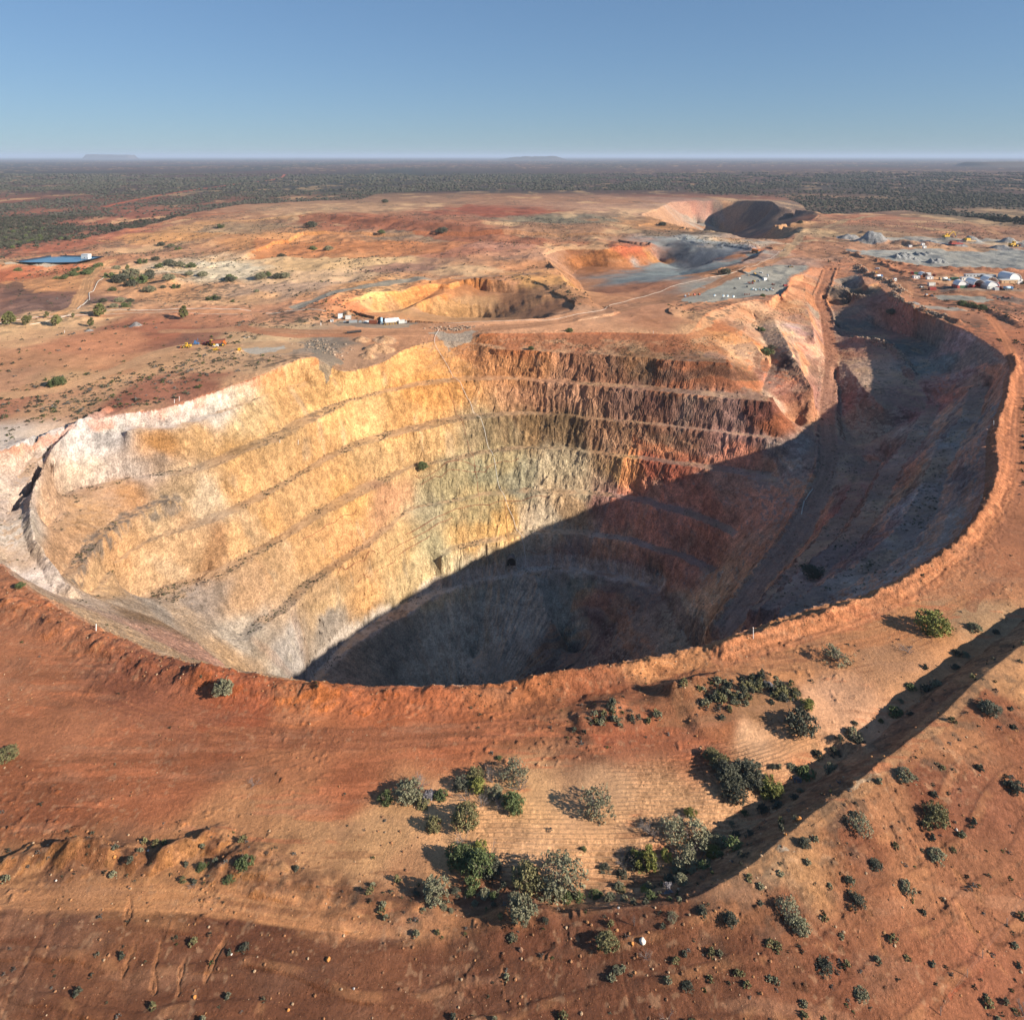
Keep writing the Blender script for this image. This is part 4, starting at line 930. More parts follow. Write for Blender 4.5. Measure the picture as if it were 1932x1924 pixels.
def np_mesh(name, V, Fq, m, colr=None, smooth_=True, normals=None):
    me = bpy.data.meshes.new(name)
    V = np.ascontiguousarray(V, np.float32); Fq = np.ascontiguousarray(Fq, np.int32); k = Fq.shape[1]
    me.vertices.add(len(V)); me.vertices.foreach_set('co', V.ravel())
    me.loops.add(Fq.size); me.loops.foreach_set('vertex_index', Fq.ravel())
    me.polygons.add(len(Fq)); me.polygons.foreach_set('loop_start', np.arange(0, Fq.size, k, dtype=np.int32))
    me.polygons.foreach_set('use_smooth', np.full(len(Fq), smooth_, bool))
    if colr is not None:
        a = me.attributes.new('soil', 'FLOAT_COLOR', 'POINT')
        a.data.foreach_set('color', np.hstack([colr, np.ones((len(colr), 1))]).astype(np.float32).ravel())
    me.update(calc_edges=True)
    if m: me.materials.append(m)
    return me

V = np.stack([gx, gy, gz], 1)
idx = np.arange(NY * NX).reshape(NY, NX)
Q = np.stack([idx[:-1, :-1], idx[:-1, 1:], idx[1:, 1:], idx[1:, :-1]], -1).reshape(-1, 4)
PIT = inpit & ~RAMPM
zone = np.zeros(NY * NX, np.int8)
zone[ROADM] = 1; zone[PADM] = 2; zone[inpit] = 3; zone[RAMPM] = 4
zone[gy > 2600] = 5
zf = zone[Q[:, 0]]
for zi, nm in ((0, 'ground'), (1, 'dirt_road'), (2, 'gravel_pad'), (3, 'open_pit'), (4, 'haul_ramp'), (5, 'plain')):
    f = Q[zf == zi]
    if not len(f): continue
    u_, inv = np.unique(f, return_inverse=True)
    me = np_mesh(nm, V[u_], inv.reshape(-1, 4), EARTH, col[u_], nm != 'open_pit')
    o = bpy.data.objects.new(nm, me); o['kind'] = 'structure'; COL.objects.link(o)

# ---------------------------------------------------------------- builders for the things
def empty(name, loc, label, cat, rz=0.0, group=None):
    o = bpy.data.objects.new(name, None); o.location = loc; o.rotation_euler = (0, 0, rz); o.empty_display_size = .5
    o['label'] = label; o['category'] = cat
    if group: o['group'] = group
    COL.objects.link(o); return o
def link(name, me, parent=None, loc=(0, 0, 0), rz=0.0, sc=1.0):
    o = bpy.data.objects.new(name, me); o.location = loc; o.rotation_euler = (0, 0, rz)
    o.scale = sc if hasattr(sc, '__len__') else (sc, sc, sc)
    if parent: o.parent = parent
    COL.objects.link(o); return o
def tag(o, label, cat, group=None, kind=None):
    if kind: o['kind'] = kind
    if label: o['label'] = label
    if cat: o['category'] = cat
    if group: o['group'] = group
    return o

class MB:
    """collects faces and builds them as one mesh"""
    def __init__(s): s.v = []; s.f = []
    def add(s, v, f):
        n = len(s.v); s.v += [tuple(map(float, p)) for p in v]; s.f += [tuple(i + n for i in q) for q in f]; return s
    def box(s, x0, x1, y0, y1, z0, z1, b=0.0):
        v = [(x0, y0, z0), (x1, y0, z0), (x1, y1, z0), (x0, y1, z0), (x0 + b, y0 + b, z1), (x1 - b, y0 + b, z1), (x1 - b, y1 - b, z1), (x0 + b, y1 - b, z1)]
        return s.add(v, [(3, 2, 1, 0), (4, 5, 6, 7), (0, 1, 5, 4), (1, 2, 6, 5), (2, 3, 7, 6), (3, 0, 4, 7)])
    def prism(s, prof, y0, y1):
        """closed profile of (x, z), extruded along y"""
        n = len(prof)
        v = [(x, y0, z) for x, z in prof] + [(x, y1, z) for x, z in prof]
        f = [tuple(range(n)), tuple(range(2 * n - 1, n - 1, -1))] + [(i, i + n, (i + 1) % n + n, (i + 1) % n) for i in range(n)]
        return s.add(v, f)
    def tube(s, a, b, r0, r1=None, n=8, cap=True):
        r1 = r0 if r1 is None else r1
        a = Vector(a); b = Vector(b); d = (b - a).normalized()
        p = d.orthogonal().normalized(); q = d.cross(p)
        v = []
        for c, r in ((a, r0), (b, r1)):
            for i in range(n):
                t = 2 * math.pi * i / n; v.append(c + p * (r * math.cos(t)) + q * (r * math.sin(t)))
        f = [(i, (i + 1) % n, (i + 1) % n + n, i + n) for i in range(n)]
        if cap: f += [tuple(range(n - 1, -1, -1)), tuple(range(n, 2 * n))]
        return s.add(v, f)
    def build(s, name, m, parent=None, smooth_=False, **kw):
        me = bpy.data.meshes.new(name); me.from_pydata(s.v, [], s.f)
        if smooth_: me.polygons.foreach_set('use_smooth', np.ones(len(me.polygons), bool))
        me.materials.append(m); me.update()
        return link(name, me, parent, **kw)

M = {}
for nm, c, r in (('white', (.80, .80, .78), .45), ('offwhite', (.66, .66, .62), .5), ('grey', (.30, .32, .33), .55), ('darkgrey', (.10, .105, .11), .6), ('black', (.03, .03, .032), .7),
                 ('red', (.38, .055, .04), .5), ('rust', (.25, .075, .035), .8), ('orange', (.55, .17, .03), .5), ('yellow', (.68, .40, .03), .45), ('green', (.04, .12, .06), .5),
                 ('blue', (.06, .16, .34), .45), ('paleblue', (.32, .48, .62), .45), ('tan', (.48, .32, .18), .8), ('glass', (.03, .04, .05), .12), ('bark', (.16, .12, .09), .9), ('deadwood', (.20, .165, .15), .9),
                 ('rock_white', (.62, .55, .48), .9), ('rock_orange', (.50, .20, .05), .9), ('rock_brown', (.26, .13, .075), .95), ('galv', (.42, .44, .45), .4), ('liner', (.035, .04, .055), .4), ('shade_black', (.02, .018, .018), 1.0)):
    M[nm] = paint(nm, c, r, var=.16, scale=.9)

def leaf_mat(name, c, var=.35):
    m, n, l, b = mat(name)
    oi = n.new('ShaderNodeObjectInfo'); tc = n.new('ShaderNodeTexCoord'); no = n.new('ShaderNodeTexNoise'); no.inputs['Scale'].default_value = .9; no.inputs['Detail'].default_value = 3
    l.new(tc.outputs['Object'], no.inputs['Vector'])
    a = n.new('ShaderNodeMath'); a.operation = 'MULTIPLY_ADD'; a.inputs[1].default_value = .5; l.new(oi.outputs['Random'], a.inputs[0]); l.new(no.outputs['Fac'], a.inputs[2])
    mr = n.new('ShaderNodeMapRange'); mr.inputs[1].default_value = .35; mr.inputs[2].default_value = 1.15; mr.inputs[3].default_value = 1 - var; mr.inputs[4].default_value = 1 + var; l.new(a.outputs[0], mr.inputs[0])
    mu = n.new('ShaderNodeVectorMath'); mu.operation = 'SCALE'; mu.inputs[0].default_value = c; l.new(mr.outputs[0], mu.inputs['Scale']); l.new(mu.outputs[0], b.inputs['Base Color'])
    b.inputs['Roughness'].default_value = .7; b.inputs['Specular IOR Level'].default_value = .25
    return m
LM = {'olive': leaf_mat('olive_leaf', (.19, .17, .078)), 'grey': leaf_mat('grey_leaf', (.215, .205, .125)), 'green': leaf_mat('green_leaf', (.115, .14, .055)), 'lime': leaf_mat('lime_leaf', (.20, .20, .055)),
      'dark': leaf_mat('dark_leaf', (.10, .10, .068)), 'lilac': leaf_mat('lilac_leaf', (.27, .25, .265)), 'dead': leaf_mat('dry_twig', (.19, .16, .14)), 'gum': leaf_mat('gum_leaf', (.15, .15, .055))}

# ---------------------------------------------------------------- plants
def leaves(rg, C, R, per, size):
    """leaf triangles/quads round clump centres"""
    n = len(C) * per
    c = np.repeat(C, per, 0); r = np.repeat(R, per)
    d = rg.normal(size=(n, 3)); d /= np.linalg.norm(d, axis=1)[:, None]
    p = c + d * (r * rg.random(n) ** .4)[:, None]
    a = rg.normal(size=(n, 3)); a /= np.linalg.norm(a, axis=1)[:, None]
    b = np.cross(a, rg.normal(size=(n, 3))); b /= np.linalg.norm(b, axis=1)[:, None] + 1e-9
    s = size * (.6 + .8 * rg.random(n))[:, None]
    V = np.stack([p - a * s, p + b * s * .45, p + a * s, p - b * s * .45], 1).reshape(-1, 3)
    V[:, 2] = np.maximum(V[:, 2], .02)
    F = np.arange(n * 4).reshape(-1, 4)
    return V, F
def crown_mesh(name, seed, m, shape='round', n=170, per=13, size=.085):
    """unit crown, about 2 wide, leaf clumps through its volume with gaps"""
    rg = np.random.default_rng(seed)
    C = []
    lob = rg.normal(size=(7, 3)) * (.45, .45, .22) + (0, 0, .62)
    while len(C) < n:
        t = rg.random() * 2 * math.pi; u = rg.random(); rr = rg.random() ** .45
        z = rg.random()
        if shape == 'round': w = math.sqrt(max(0, 1 - (z - .38) ** 2 / .40)); p = np.array((math.cos(t) * w * rr, math.sin(t) * w * rr, .06 + z * 1.05))
        elif shape == 'low': w = math.sqrt(max(0, 1 - z * z * .9)); p = np.array((math.cos(t) * w * rr, math.sin(t) * w * rr, .04 + z * .62))
        else: w = .25 + .85 * math.sin(math.pi * min(1, .12 + z * .9)) ; p = np.array((math.cos(t) * w * rr * .8, math.sin(t) * w * rr * .8, .35 + z * 1.7))
        g = vnoise(np.array([p[0] * 2.3 + seed]), np.array([p[1] * 2.3 + p[2] * 2.9]), seed)[0]
        if g < .36: continue
        p[:2] *= 1 + .28 * (vnoise(np.array([t * 1.1 + seed * 3]), np.array([p[2] * 2]), seed + 5)[0] - .5) * 2
        if n < 40: p[:2] *= .8
        C.append(p)
    C = np.array(C); R = .10 + .09 * rg.random(n)
    V, F = leaves(rg, C, R, per, size)
    return np_mesh(name, V, F, m, None, False)
def twig_mesh(name, seed, m, n=46, spread=1.0, h=1.0, r=.022):
    """bare branching shrub, unit size"""
    rg = random.Random(seed); b = MB()
    def grow(p, d, L, rad, lev):
        q = p + d * L
        b.tube(p, q, rad, rad * .6, 4 if lev < 2 else 3, False)
        if lev >= 3: return
        for _ in range(3 if lev else 4):
            e = Vector((d.x + rg.uniform(-.7, .7), d.y + rg.uniform(-.7, .7), d.z + rg.uniform(-.35, .55))).normalized()
            grow(p + d * L * rg.uniform(.55, 1), e, L * rg.uniform(.5, .85), rad * .55, lev + 1)
    for i in range(max(3, n // 9)):
        t = rg.uniform(0, 6.28)
        grow(Vector((rg.uniform(-.08, .08), rg.uniform(-.08, .08), 0)), Vector((math.cos(t) * spread, math.sin(t) * spread, h * rg.uniform(.6, 1.3))).normalized(), rg.uniform(.3, .5), r, 0)
    me = bpy.data.meshes.new(name); me.from_pydata(b.v, [], b.f); me.materials.append(m); me.update()
    return me
def trunk_mesh(name, seed, tall=1.0, r=.06):
    rg = random.Random(seed); b = MB()
    top = Vector((rg.uniform(-.1, .1), rg.uniform(-.1, .1), .55 * tall))
    b.tube((0, 0, -.15), top * .5, r, r * .8, 6, False); b.tube(top * .5, top, r * .8, r * .55, 6, False)
    for i in range(6):
        t = rg.uniform(0, 6.28); p = top * rg.uniform(.45, 1)
        q = p + Vector((math.cos(t) * .42, math.sin(t) * .42, rg.uniform(.15, .5) * tall)); b.tube(p, q, r * .45, r * .2, 5, False)
        for j in range(2):
            e = q + Vector((rg.uniform(-.3, .3), rg.uniform(-.3, .3), rg.uniform(.1, .35))); b.tube(q, e, r * .2, r * .08, 4, False)
    me = bpy.data.meshes.new(name); me.from_pydata(b.v, [], b.f); me.materials.append(M['bark']); me.update()
    return me
CROWN = {}
for i, k_ in enumerate(('olive', 'grey', 'green', 'lime', 'dark', 'lilac')):
    CROWN[k_] = [crown_mesh('crown', 100 + 10 * i + j, LM[k_], 'round' if k_ != 'lilac' else 'low', 190, 15, .075) for j in range(3)]
for i, k_ in enumerate(('olive', 'grey', 'green', 'dark')): CROWN['low_' + k_] = [crown_mesh('crown', 300 + 10 * i + j, LM[k_], 'low', 130, 12, .085) for j in range(2)]
CROWN['airy'] = [crown_mesh('crown', 400 + j, LM['grey'], 'round', 130, 9, .065) for j in range(3)]
CROWN['gum'] = [crown_mesh('crown', 430 + j, LM['gum'], 'tall', 120, 14, .12) for j in range(3)]
TWIG = [twig_mesh('branches', 500 + j, M['deadwood'], 54, .9, 1.0, .02) for j in range(4)]
TWIGUP = [twig_mesh('branches', 520 + j, M['deadwood'], 54, .28, 1.4, .018) for j in range(2)]
TRUNK = [trunk_mesh('trunk', 540 + j) for j in range(3)]
TALLTRUNK = [trunk_mesh('trunk', 560 + j, 1.9, .07) for j in range(2)]
_n = [0]
def plant(T, p, wpx, kind, label, cat='bush', name='bush', hs=1.0, group=None, lean=0):
    """one bush or tree: the survey point is the foot, wpx its width on the sheet"""
    g = hit(T, (p[0], p[1] + wpx * .18))
    R = wpx / T[2] / 3.87 * g[1] / FPX * (.48 if kind[:3] == 'low' else .57)
    _n[0] += 1; i = _n[0]
    rz = (i * 2.399) % 6.283
    e = empty(name, (g[0], g[1], g[2] - .05), label, cat, rz, group)
    if kind in ('twig', 'twigup'):
        L = TWIG if kind == 'twig' else TWIGUP
        link('branches', L[i % len(L)], e, sc=(R, R, R * hs))
        return e
    c = CROWN[kind]; link('crown', c[i % len(c)], e, sc=(R, R, R * hs))
    tt = TALLTRUNK if kind == 'gum' else TRUNK
    link('trunk', tt[i % len(tt)], e, sc=(R, R, R * hs))
    if kind in ('airy', 'grey'): link('branches', TWIG[i % 4], e, sc=(R * .95, R * .95, R * hs * .95))
    return e
SAND = 'the pale furrowed sand'
PL = [
 (TI, (940, 1200), 230, 'olive', 'rounded olive bush on the left half of the biggest thicket below the furrows', 1.0),
 (TI, (1240, 1180), 400, 'airy', 'widest feathery grey-green bush at the lower edge of the furrowed sand', .8),
 (TI, (1150, 1290), 170, 'grey', 'low grey-green bush in front of the widest feathery bush', .8),
 (TI, (380, 1020), 200, 'green', 'dark green bush at the left of the leafy green pair beside the sand', 1.0),
 (TI, (540, 1110), 250, 'green', 'bright leafy green bush at the front of the green pair beside the sand', 1.0),
 (TI, (640, 1090), 170, 'dark', 'dark shaded bush hugging the right of the leafy green pair', .9),
 (TI, (550, 930), 120, 'lime', 'small yellow-green bush just behind the leafy green pair', 1.0),
 (TI, (640, 950), 190, 'twig', 'bare grey shrub behind the leafy green pair', .9),
 (TI, (430, 690), 205, 'olive', 'rounded brownish-olive bush with a long dark shadow', 1.15),
 (TI, (165, 740), 122, 'olive', 'small upright olive bush left of the rounded brownish-olive one', 1.15),
 (TI, (410, 830), 190, 'twig', 'bare grey twigs below the rounded brownish-olive bush', .8),
 (TI, (1530, 570), 265, 'airy', 'lone grey-green bush standing in the middle of the furrows', .95),
 (TI, (650, 330), 220, 'twig', 'dry grey shrub at the back of the upper thicket', 1.0),
 (TI, (830, 300), 240, 'airy', 'dry grey-green bush at the back right of the upper thicket', .8),
 (TI, (880, 400), 220, 'twig', 'bare twiggy shrub on the right side of the upper thicket', .8),
 (TI, (510, 320), 130, 'olive', 'olive-green bush at the back left of the upper thicket', 1.0),
 (TI, (530, 420), 125, 'lime', 'lime-green ball of a bush in the upper thicket', 1.0),
 (TI, (400, 390), 130, 'dark', 'dark bush at the left end of the upper thicket', .9),
 (TI, (670, 470), 130, 'grey', 'small silvery bush in the middle of the upper thicket', .9),
 (TI, (820, 560), 170, 'green', 'green bush at the lower right corner of the upper thicket', 1.0),
 (TI, (720, 560), 190, 'twig', 'dead shrub left of the green corner bush in the upper thicket', .8),
 (TI, (430, 500), 180, 'twig', 'dead grey shrub at the lower left of the upper thicket', .8),
 (TI, (570, 540), 180, 'twig', 'dead brown shrub along the bottom of the upper thicket', .7),
 (TI, (710, 165), 60, 'low_green', 'tiny green shrub on the bare track above the thicket', .8),
 (T8, (430, 590), 190, 'twig', 'spreading dead shrub on the track left of the thicket', .8),
 (T8, (390, 645), 130, 'grey', 'grey-green bush under the spreading dead shrub', .8),
 (T8, (262, 675), 76, 'green', 'round green bush alone left of the dead shrub', .95),
 (T8, (488, 655), 70, 'lilac', 'pale lilac shrub between the round bush and the thicket', .9),
 (T8, (560, 645), 90, 'low_green', 'low green shrub left of the thicket', .9),
 (T8, (465, 690), 90, 'low_olive', 'low brownish shrub below the pale lilac one', .8),
 (T8, (535, 1170), 140, 'grey', 'grey-green shrub on the rubble below the leafy green pair', .8),
 (T8, (1000, 1280), 130, 'grey', 'upright grey-green bush standing on the rubble below the biggest thicket', 1.1),
 (T8, (1115, 1325), 45, 'low_dark', 'small dark tuft on the brown edge right of the upright grey-green bush', .9),
 (TJ, (410, 910), 185, 'lime', 'big lime-green bush at the left of the right-hand thicket', 1.05),
 (TJ, (240, 900), 220, 'twig', 'bare grey bush left of the big lime-green one', .8),
 (TJ, (560, 930), 170, 'twig', 'bare grey bush right of the big lime-green one', .7),
 (TJ, (480, 650), 300, 'twig', 'spreading leafless shrub reaching left over the furrows', .8),
 (TJ, (650, 680), 230, 'airy', 'grey-green bush at the top of the right-hand thicket', .9),
 (TJ, (820, 720), 280, 'airy', 'wide grey bush in the middle of the right-hand thicket', .9),
 (TJ, (740, 900), 250, 'airy', 'grey-green bush at the bottom of the right-hand thicket', .8),
 (TJ, (870, 870), 200, 'twig', 'leafless shrub at the bottom right of the right-hand thicket', .9),
 (TJ, (990, 860), 110, 'lime', 'yellow-lime bush at the right end of the right-hand thicket', .95),
 (TJ, (600, 885), 90, 'lime', 'small yellowish bush inside the right-hand thicket', 1.0),
 (TJ, (1040, 770), 110, 'grey', 'grey-green bush above the yellow-lime one', .9),
 (TJ, (720, 530), 170, 'twig', 'low dry shrub on the furrows above the right-hand thicket', .5),
 (TJ, (800, 520), 90, 'lime', 'small lime shrub beside the dry one above the right-hand thicket', .8),
 (TJ, (970, 40), 115, 'olive', 'olive bush at the top of the dark bush row on the sand', .9),
 (TJ, (1040, 105), 140, 'olive', 'second olive bush of the dark bush row on the sand', .9),
 (TJ, (1110, 220), 215, 'dark', 'large dark bush in the middle of the dark bush row', .8),
 (TJ, (1280, 190), 230, 'dark', 'dark grey bush at the back of the dark bush row', .7),
 (TJ, (1340, 260), 160, 'dark', 'dark bush at the right end of the dark bush row', .8),
 (TJ, (1170, 360), 190, 'dark', 'low dark bush at the foot of the dark bush row', .7),
 (TJ, (1450, 320), 200, 'lime', 'yellow-green feathery bush right of the dark bush row', .7),
 (TJ, (1240, 500), 80, 'low_green', 'small pale green shrub at the end of the curved furrows', .8),
 (TJ, (1690, 250), 60, 'lilac', 'pale lilac ball of a shrub at the edge of the bank shadow', 1.2),
 (TJ, (1640, 130), 95, 'low_grey', 'grey shrub on the sand right of the dark bush row', .8),
 (TJ, (1490, 150), 80, 'low_dark', 'dark low shrub above the yellow-green feathery bush', .8),
 (TJ, (1365, 128), 70, 'low_grey', 'flat grey shrub behind the dark bush row', .7),
 (TJ, (1610, 1340), 200, 'airy', 'grey-green tree on the outer slope below the bank', 1.05),
 (TJ, (1700, 1460), 140, 'grey', 'dark grey bush touching the grey-green tree below the bank', 1.1),
 (TJ, (1130, 1410), 110, 'dark', 'dark scraggy shrub left of the grey-green tree', .9),
 (TJ, (330, 1450), 75, 'twigup', 'upright dead shrub with a long shadow on the brown edge', 2.2),
 (TJ, (645, 1385), 85, 'airy', 'small grey shrub right of the upright dead one', .9),
 (TJ, (1745, 775), 95, 'dark', 'dark round shrub on top of the bank', .8),
 (TJ, (900, 1320), 95, 'low_dark', 'dark low shrub below the bank crest', .8),
 (T8, (1450, 1450), 95, 'olive', 'olive bush beside a fallen branch on the brown slope', .9),
 (T8, (1650, 1500), 90, 'twig', 'fallen dead bush below the white boulder', .7),
 (T8, (1765, 1840), 100, 'twig', 'dead bush at the bottom edge of the brown slope', .8),
 (T8, (940, 1408), 60, 'low_grey', 'grey shrub on the brown slope left of the olive bush', .8),
 (T8, (1500, 1580), 62, 'low_grey', 'grey shrub below the fallen dead bush', .8),
 (T8, (1880, 1660), 70, 'low_dark', 'dark shrub at the right of the lower brown slope', .8),
 (T9, (1220, 135), 135, 'lime', 'spreading green tree on the track at the right', .85),
 (T9, (795, 280), 115, 'airy', 'grey-green bush beside the track above the red mounds', .8),
 (T9, (1110, 240), 110, 'twig', 'fallen dead tree on the track verge', .4),
 (T9, (630, 590), 120, 'dark', 'dark tangled bush at the end of the scrubby mound', 1.0),
 (T9, (560, 560), 100, 'twig', 'bare shrub left of the dark tangled bush', .8),
 (T9, (658, 500), 55, 'lime', 'bright green bush behind the dark tangled one', .9),
 (T9, (480, 400), 34, 'lilac', 'pale lilac shrub on the crest of the scrubby mound', 1.1),
 (T9, (1240, 1000), 105, 'olive', 'olive-brown bush high on the red slope at the right', .9),
 (T9, (895, 1045), 110, 'airy', 'scraggy grey bush on the red slope below the bank', .8),
 (T9, (1590, 865), 75, 'dark', 'dark bush near the right edge of the red slope', .8),
 (T9, (1480, 515), 85, 'dark', 'dark low bush beside the bank at the upper right', .7),
 (T9, (990, 568), 30, 'low_green', 'small green tuft at the rim of the bank shadow', 1.1),
 (T9, (1100, 810), 100, 'low_grey', 'grey low bush just outside the bank crest', .8),
 (T9, (960, 1215), 70, 'low_dark', 'dark clump in the middle of the red slope', .8),
 (T9, (1240, 1170), 90, 'low_grey', 'straggly grey bush below the olive-brown one', .8),
 (T9, (1100, 1310), 90, 'low_grey', 'loose grey bush on the pale patch of the red slope', .8),
 (T9, (880, 1380), 85, 'low_dark', 'dark grey bush above the lower gully', .8),
 (T9, (740, 1660), 100, 'low_dark', 'wide dark bush low on the red slope', .7),
 (T9, (900, 1790), 80, 'low_grey', 'grey bush near the bottom of the red slope', .8),
 (T9, (1640, 1890), 110, 'twig', 'dead bush in the bottom right corner', .7),
 (T7, (1155, 225), 92, 'grey', 'round grey-green bush casting a dark shadow by the near rim', 1.05),
 (T7, (35, 560), 95, 'olive', 'olive bush cut by the left edge of the picture', .8),
 (T7, (1310, 690), 110, 'twig', 'flat dead shrub on the red flat at the left', .35),
 (T7, (1035, 1125), 60, 'low_green', 'green shrub at the end of the left ridge', 1.0),
 (T7, (1180, 1190), 60, 'low_green', 'green shrub on the stony ground left of the sand', .9),
 (T7, (1260, 1095), 110, 'low_green', 'green patch of shrub inside the rubble ring', .8),
 (T7, (990, 1225), 70, 'twig', 'dry shrub on the tan track at the left', .5),
 (T7, (1260, 1540), 60, 'low_dark', 'dark shrub alone on the dark brown slope', .8),
 (T4, (105, 1058), 46, 'green', 'small green bush on the near left lip of the pit', .9),
 (T5, (597, 420), 56, 'green', 'single green bush growing on a bench of the pit wall', .9),
 (T6, (1320, 1870), 0, '', '', 0)]
for T, p, w_, k_, lb, hs in PL:
    if w_: plant(T, p, w_, k_, lb, 'dead bush' if k_[:4] == 'twig' else 'bush', 'dead_shrub' if k_[:4] == 'twig' else 'bush', hs)
# ditch shrubs at the foot of the bank
for i, (x_, y_, w_, k_) in enumerate(((200, 1125, 100, 'low_grey'), (450, 1130, 130, 'low_grey'), (720, 1095, 95, 'grey'), (600, 1150, 120, 'lilac'), (130, 1215, 105, 'low_grey'), (40, 1200, 95, 'low_green'), (250, 1230, 80, 'low_grey'), (320, 1250, 80, 'low_grey'), (470, 1205, 110, 'low_green'), (620, 1230, 60, 'low_green'), (420, 1150, 70, 'lime'), (1180, 690, 90, 'low_dark'), (1290, 690, 90, 'low_dark'), (1230, 860, 80, 'low_dark'), (1520, 450, 110, 'low_dark'), (1660, 400, 90, 'low_dark'), (820, 1000, 80, 'low_grey'), (880, 940, 90, 'low_dark'))):
    plant(TJ, (x_, y_), w_, k_, 'shadowed scrub bush in the ditch at the foot of the bank', 'bush', 'ditch_bush', .9, 'bushes in the ditch below the bank')
for i, (x_, y_, w_, k_) in enumerate(((350, 1280, 90, 'low_dark'), (470, 1270, 110, 'low_green'), (590, 1290, 120, 'low_grey'), (670, 1310, 90, 'low_green'), (840, 1340, 120, 'low_grey'), (1270, 1320, 130, 'low_green'), (1370, 1320, 110, 'low_green'), (1500, 1300, 110, 'low_green'), (1620, 1340, 100, 'low_grey'), (1730, 1250, 80, 'low_olive'), (20, 1300, 70, 'low_dark'), (80, 1430, 60, 'low_grey'), (250, 1410, 70, 'low_grey'), (310, 1440, 60, 'low_grey'), (510, 1380, 70, 'low_grey'))):
    plant(TI, (x_, y_), w_, k_, 'low bush in the row of scrub on the rubble below the furrows', 'bush', 'rubble_bush', .9, 'bushes in the rubble row')

qd = dense(offset(BANK, 9.5, side=1 if inpoly(*(np.atleast_1d(v) for v in offset(BANK, 9.5, side=-1)[len(BANK) // 2, :2]), J(BANK, np.array([(-40, 60, 0), (400, 60, 0), (400, 300, 0)])))[0] else -1), 1.6)
rgd = np.random.default_rng(31)
for q_ in qd[(qd[:, 1] < 190) & (qd[:, 0] > 4)]:
    if rgd.random() < .45: continue
    x_, y_ = q_[0] + rgd.normal() * 2.0, q_[1] + rgd.normal() * 2.0; R_ = .7 + 1.3 * rgd.random() ** 2
    z_ = float(height(np.array([x_]), np.array([y_]))[0])
    k_ = ('low_grey', 'low_dark', 'low_green', 'low_dark')[int(rgd.integers(4))]
    e = empty('ditch_bush', (x_, y_, z_ - .05), 'shadowed scrub bush in the ditch at the foot of the bank', 'bush', rgd.random() * 6.28, 'bushes in the ditch below the bank')
    link('crown', CROWN[k_][int(rgd.integers(2))], e, sc=R_); link('trunk', TRUNK[int(rgd.integers(3))], e, sc=R_)
# mid-ground trees and bushes
MID = []
for x_, y_, w_ in ((120, 1180, 200), (830, 1160, 160), (1480, 1020, 195)): MID.append((TC, x_, y_, w_, 'gum', 1.0))
LB = ['tall gum tree at the left edge beside the white pipe', 'tall gum tree where the two white pipes cross', 'dense gum tree standing on the white pipe near the junction']
for (T, x_, y_, w_, k_, hs), lb in zip(MID, LB): plant(T, (x_, y_), w_, k_, lb, 'tree', 'gum_tree', .85)
for T, x_, y_, w_, lb in ((TC, 690, 1090, 70, 'small gum sapling left of the pipe crossing'), (TC, 380, 1190, 110, 'rounded green tree right of the gum at the left edge'), (TC, 1360, 1160, 95, 'slim gum in front of the dense gum by the junction'), (TC, 445, 1140, 60, 'thin sapling behind the rounded green tree'), (TC, 1090, 1080, 50, 'thin sapling at the pipe crossing'),
                          (T1, 980, 915, 50, 'tall thin tree with bare stem beside the long white pipe'), (T1, 680, 665, 24, 'pencil-thin tree among the bushes right of the pond'), (T1, 945, 900, 0, '')):
    if w_: plant(T, (x_, y_), w_, 'gum', lb, 'tree', 'gum_tree', 1.15)
plant(T1, (305, 1270), 88, 'green', 'round green bush beside the bend of the left road', 'bush', 'bush', .75)
for T, x_, y_, w_, lb in ((TF, 740, 850, 100, 'dark tree at the foot of the orange bank by the grey pad'), (TF, 155, 395, 52, 'lone dark tree on the ridge beside the far pit'), (TF, 1440, 385, 46, 'dark tree on the right lip of the far pit'), (TG, 1330, 830, 90, 'left tree of the three by the sheds'), (TG, 1425, 845, 95, 'middle and tallest of the three trees by the sheds'), (TG, 1520, 860, 90, 'right tree of the three by the sheds'), (TG, 1912, 620, 60, 'dark tree beside the long white building'), (T2, 705, 462, 56, 'dark bush on the edge of the old red dump'), (T2, 400, 306, 34, 'dark bush on the top of the old dumps'), (T2, 380, 476, 36, 'green bush below the old red dump'), (T2, 1882, 422, 36, 'dark bush on the saddle left of the far pit'), (T2, 1180, 1088, 32, 'green bush on the topmost bench of the back wall'), (T2, 1385, 990, 36, 'green bush on the flat behind the back wall'), (TD, 1345, 435, 60, 'round green bush below the grey pad'), (TH, 640, 880, 120, 'green thicket in the gully east of the back wall'), (TH, 690, 830, 70, 'darker thicket at the top of the gully'), (TH, 590, 660, 70, 'bush at the head of the gully'), (TH, 1810, 500, 90, 'dark bush on the shaded wall of the eastern cut'), (T6, 745, 1560, 100, 'dark bush beside the lower haul ramp')):
    plant(T, (x_, y_), w_, 'dark' if 'dark' in lb else 'green', lb, 'tree' if 'tree' in lb else 'bush', 'tree' if 'tree' in lb else 'bush', .8)
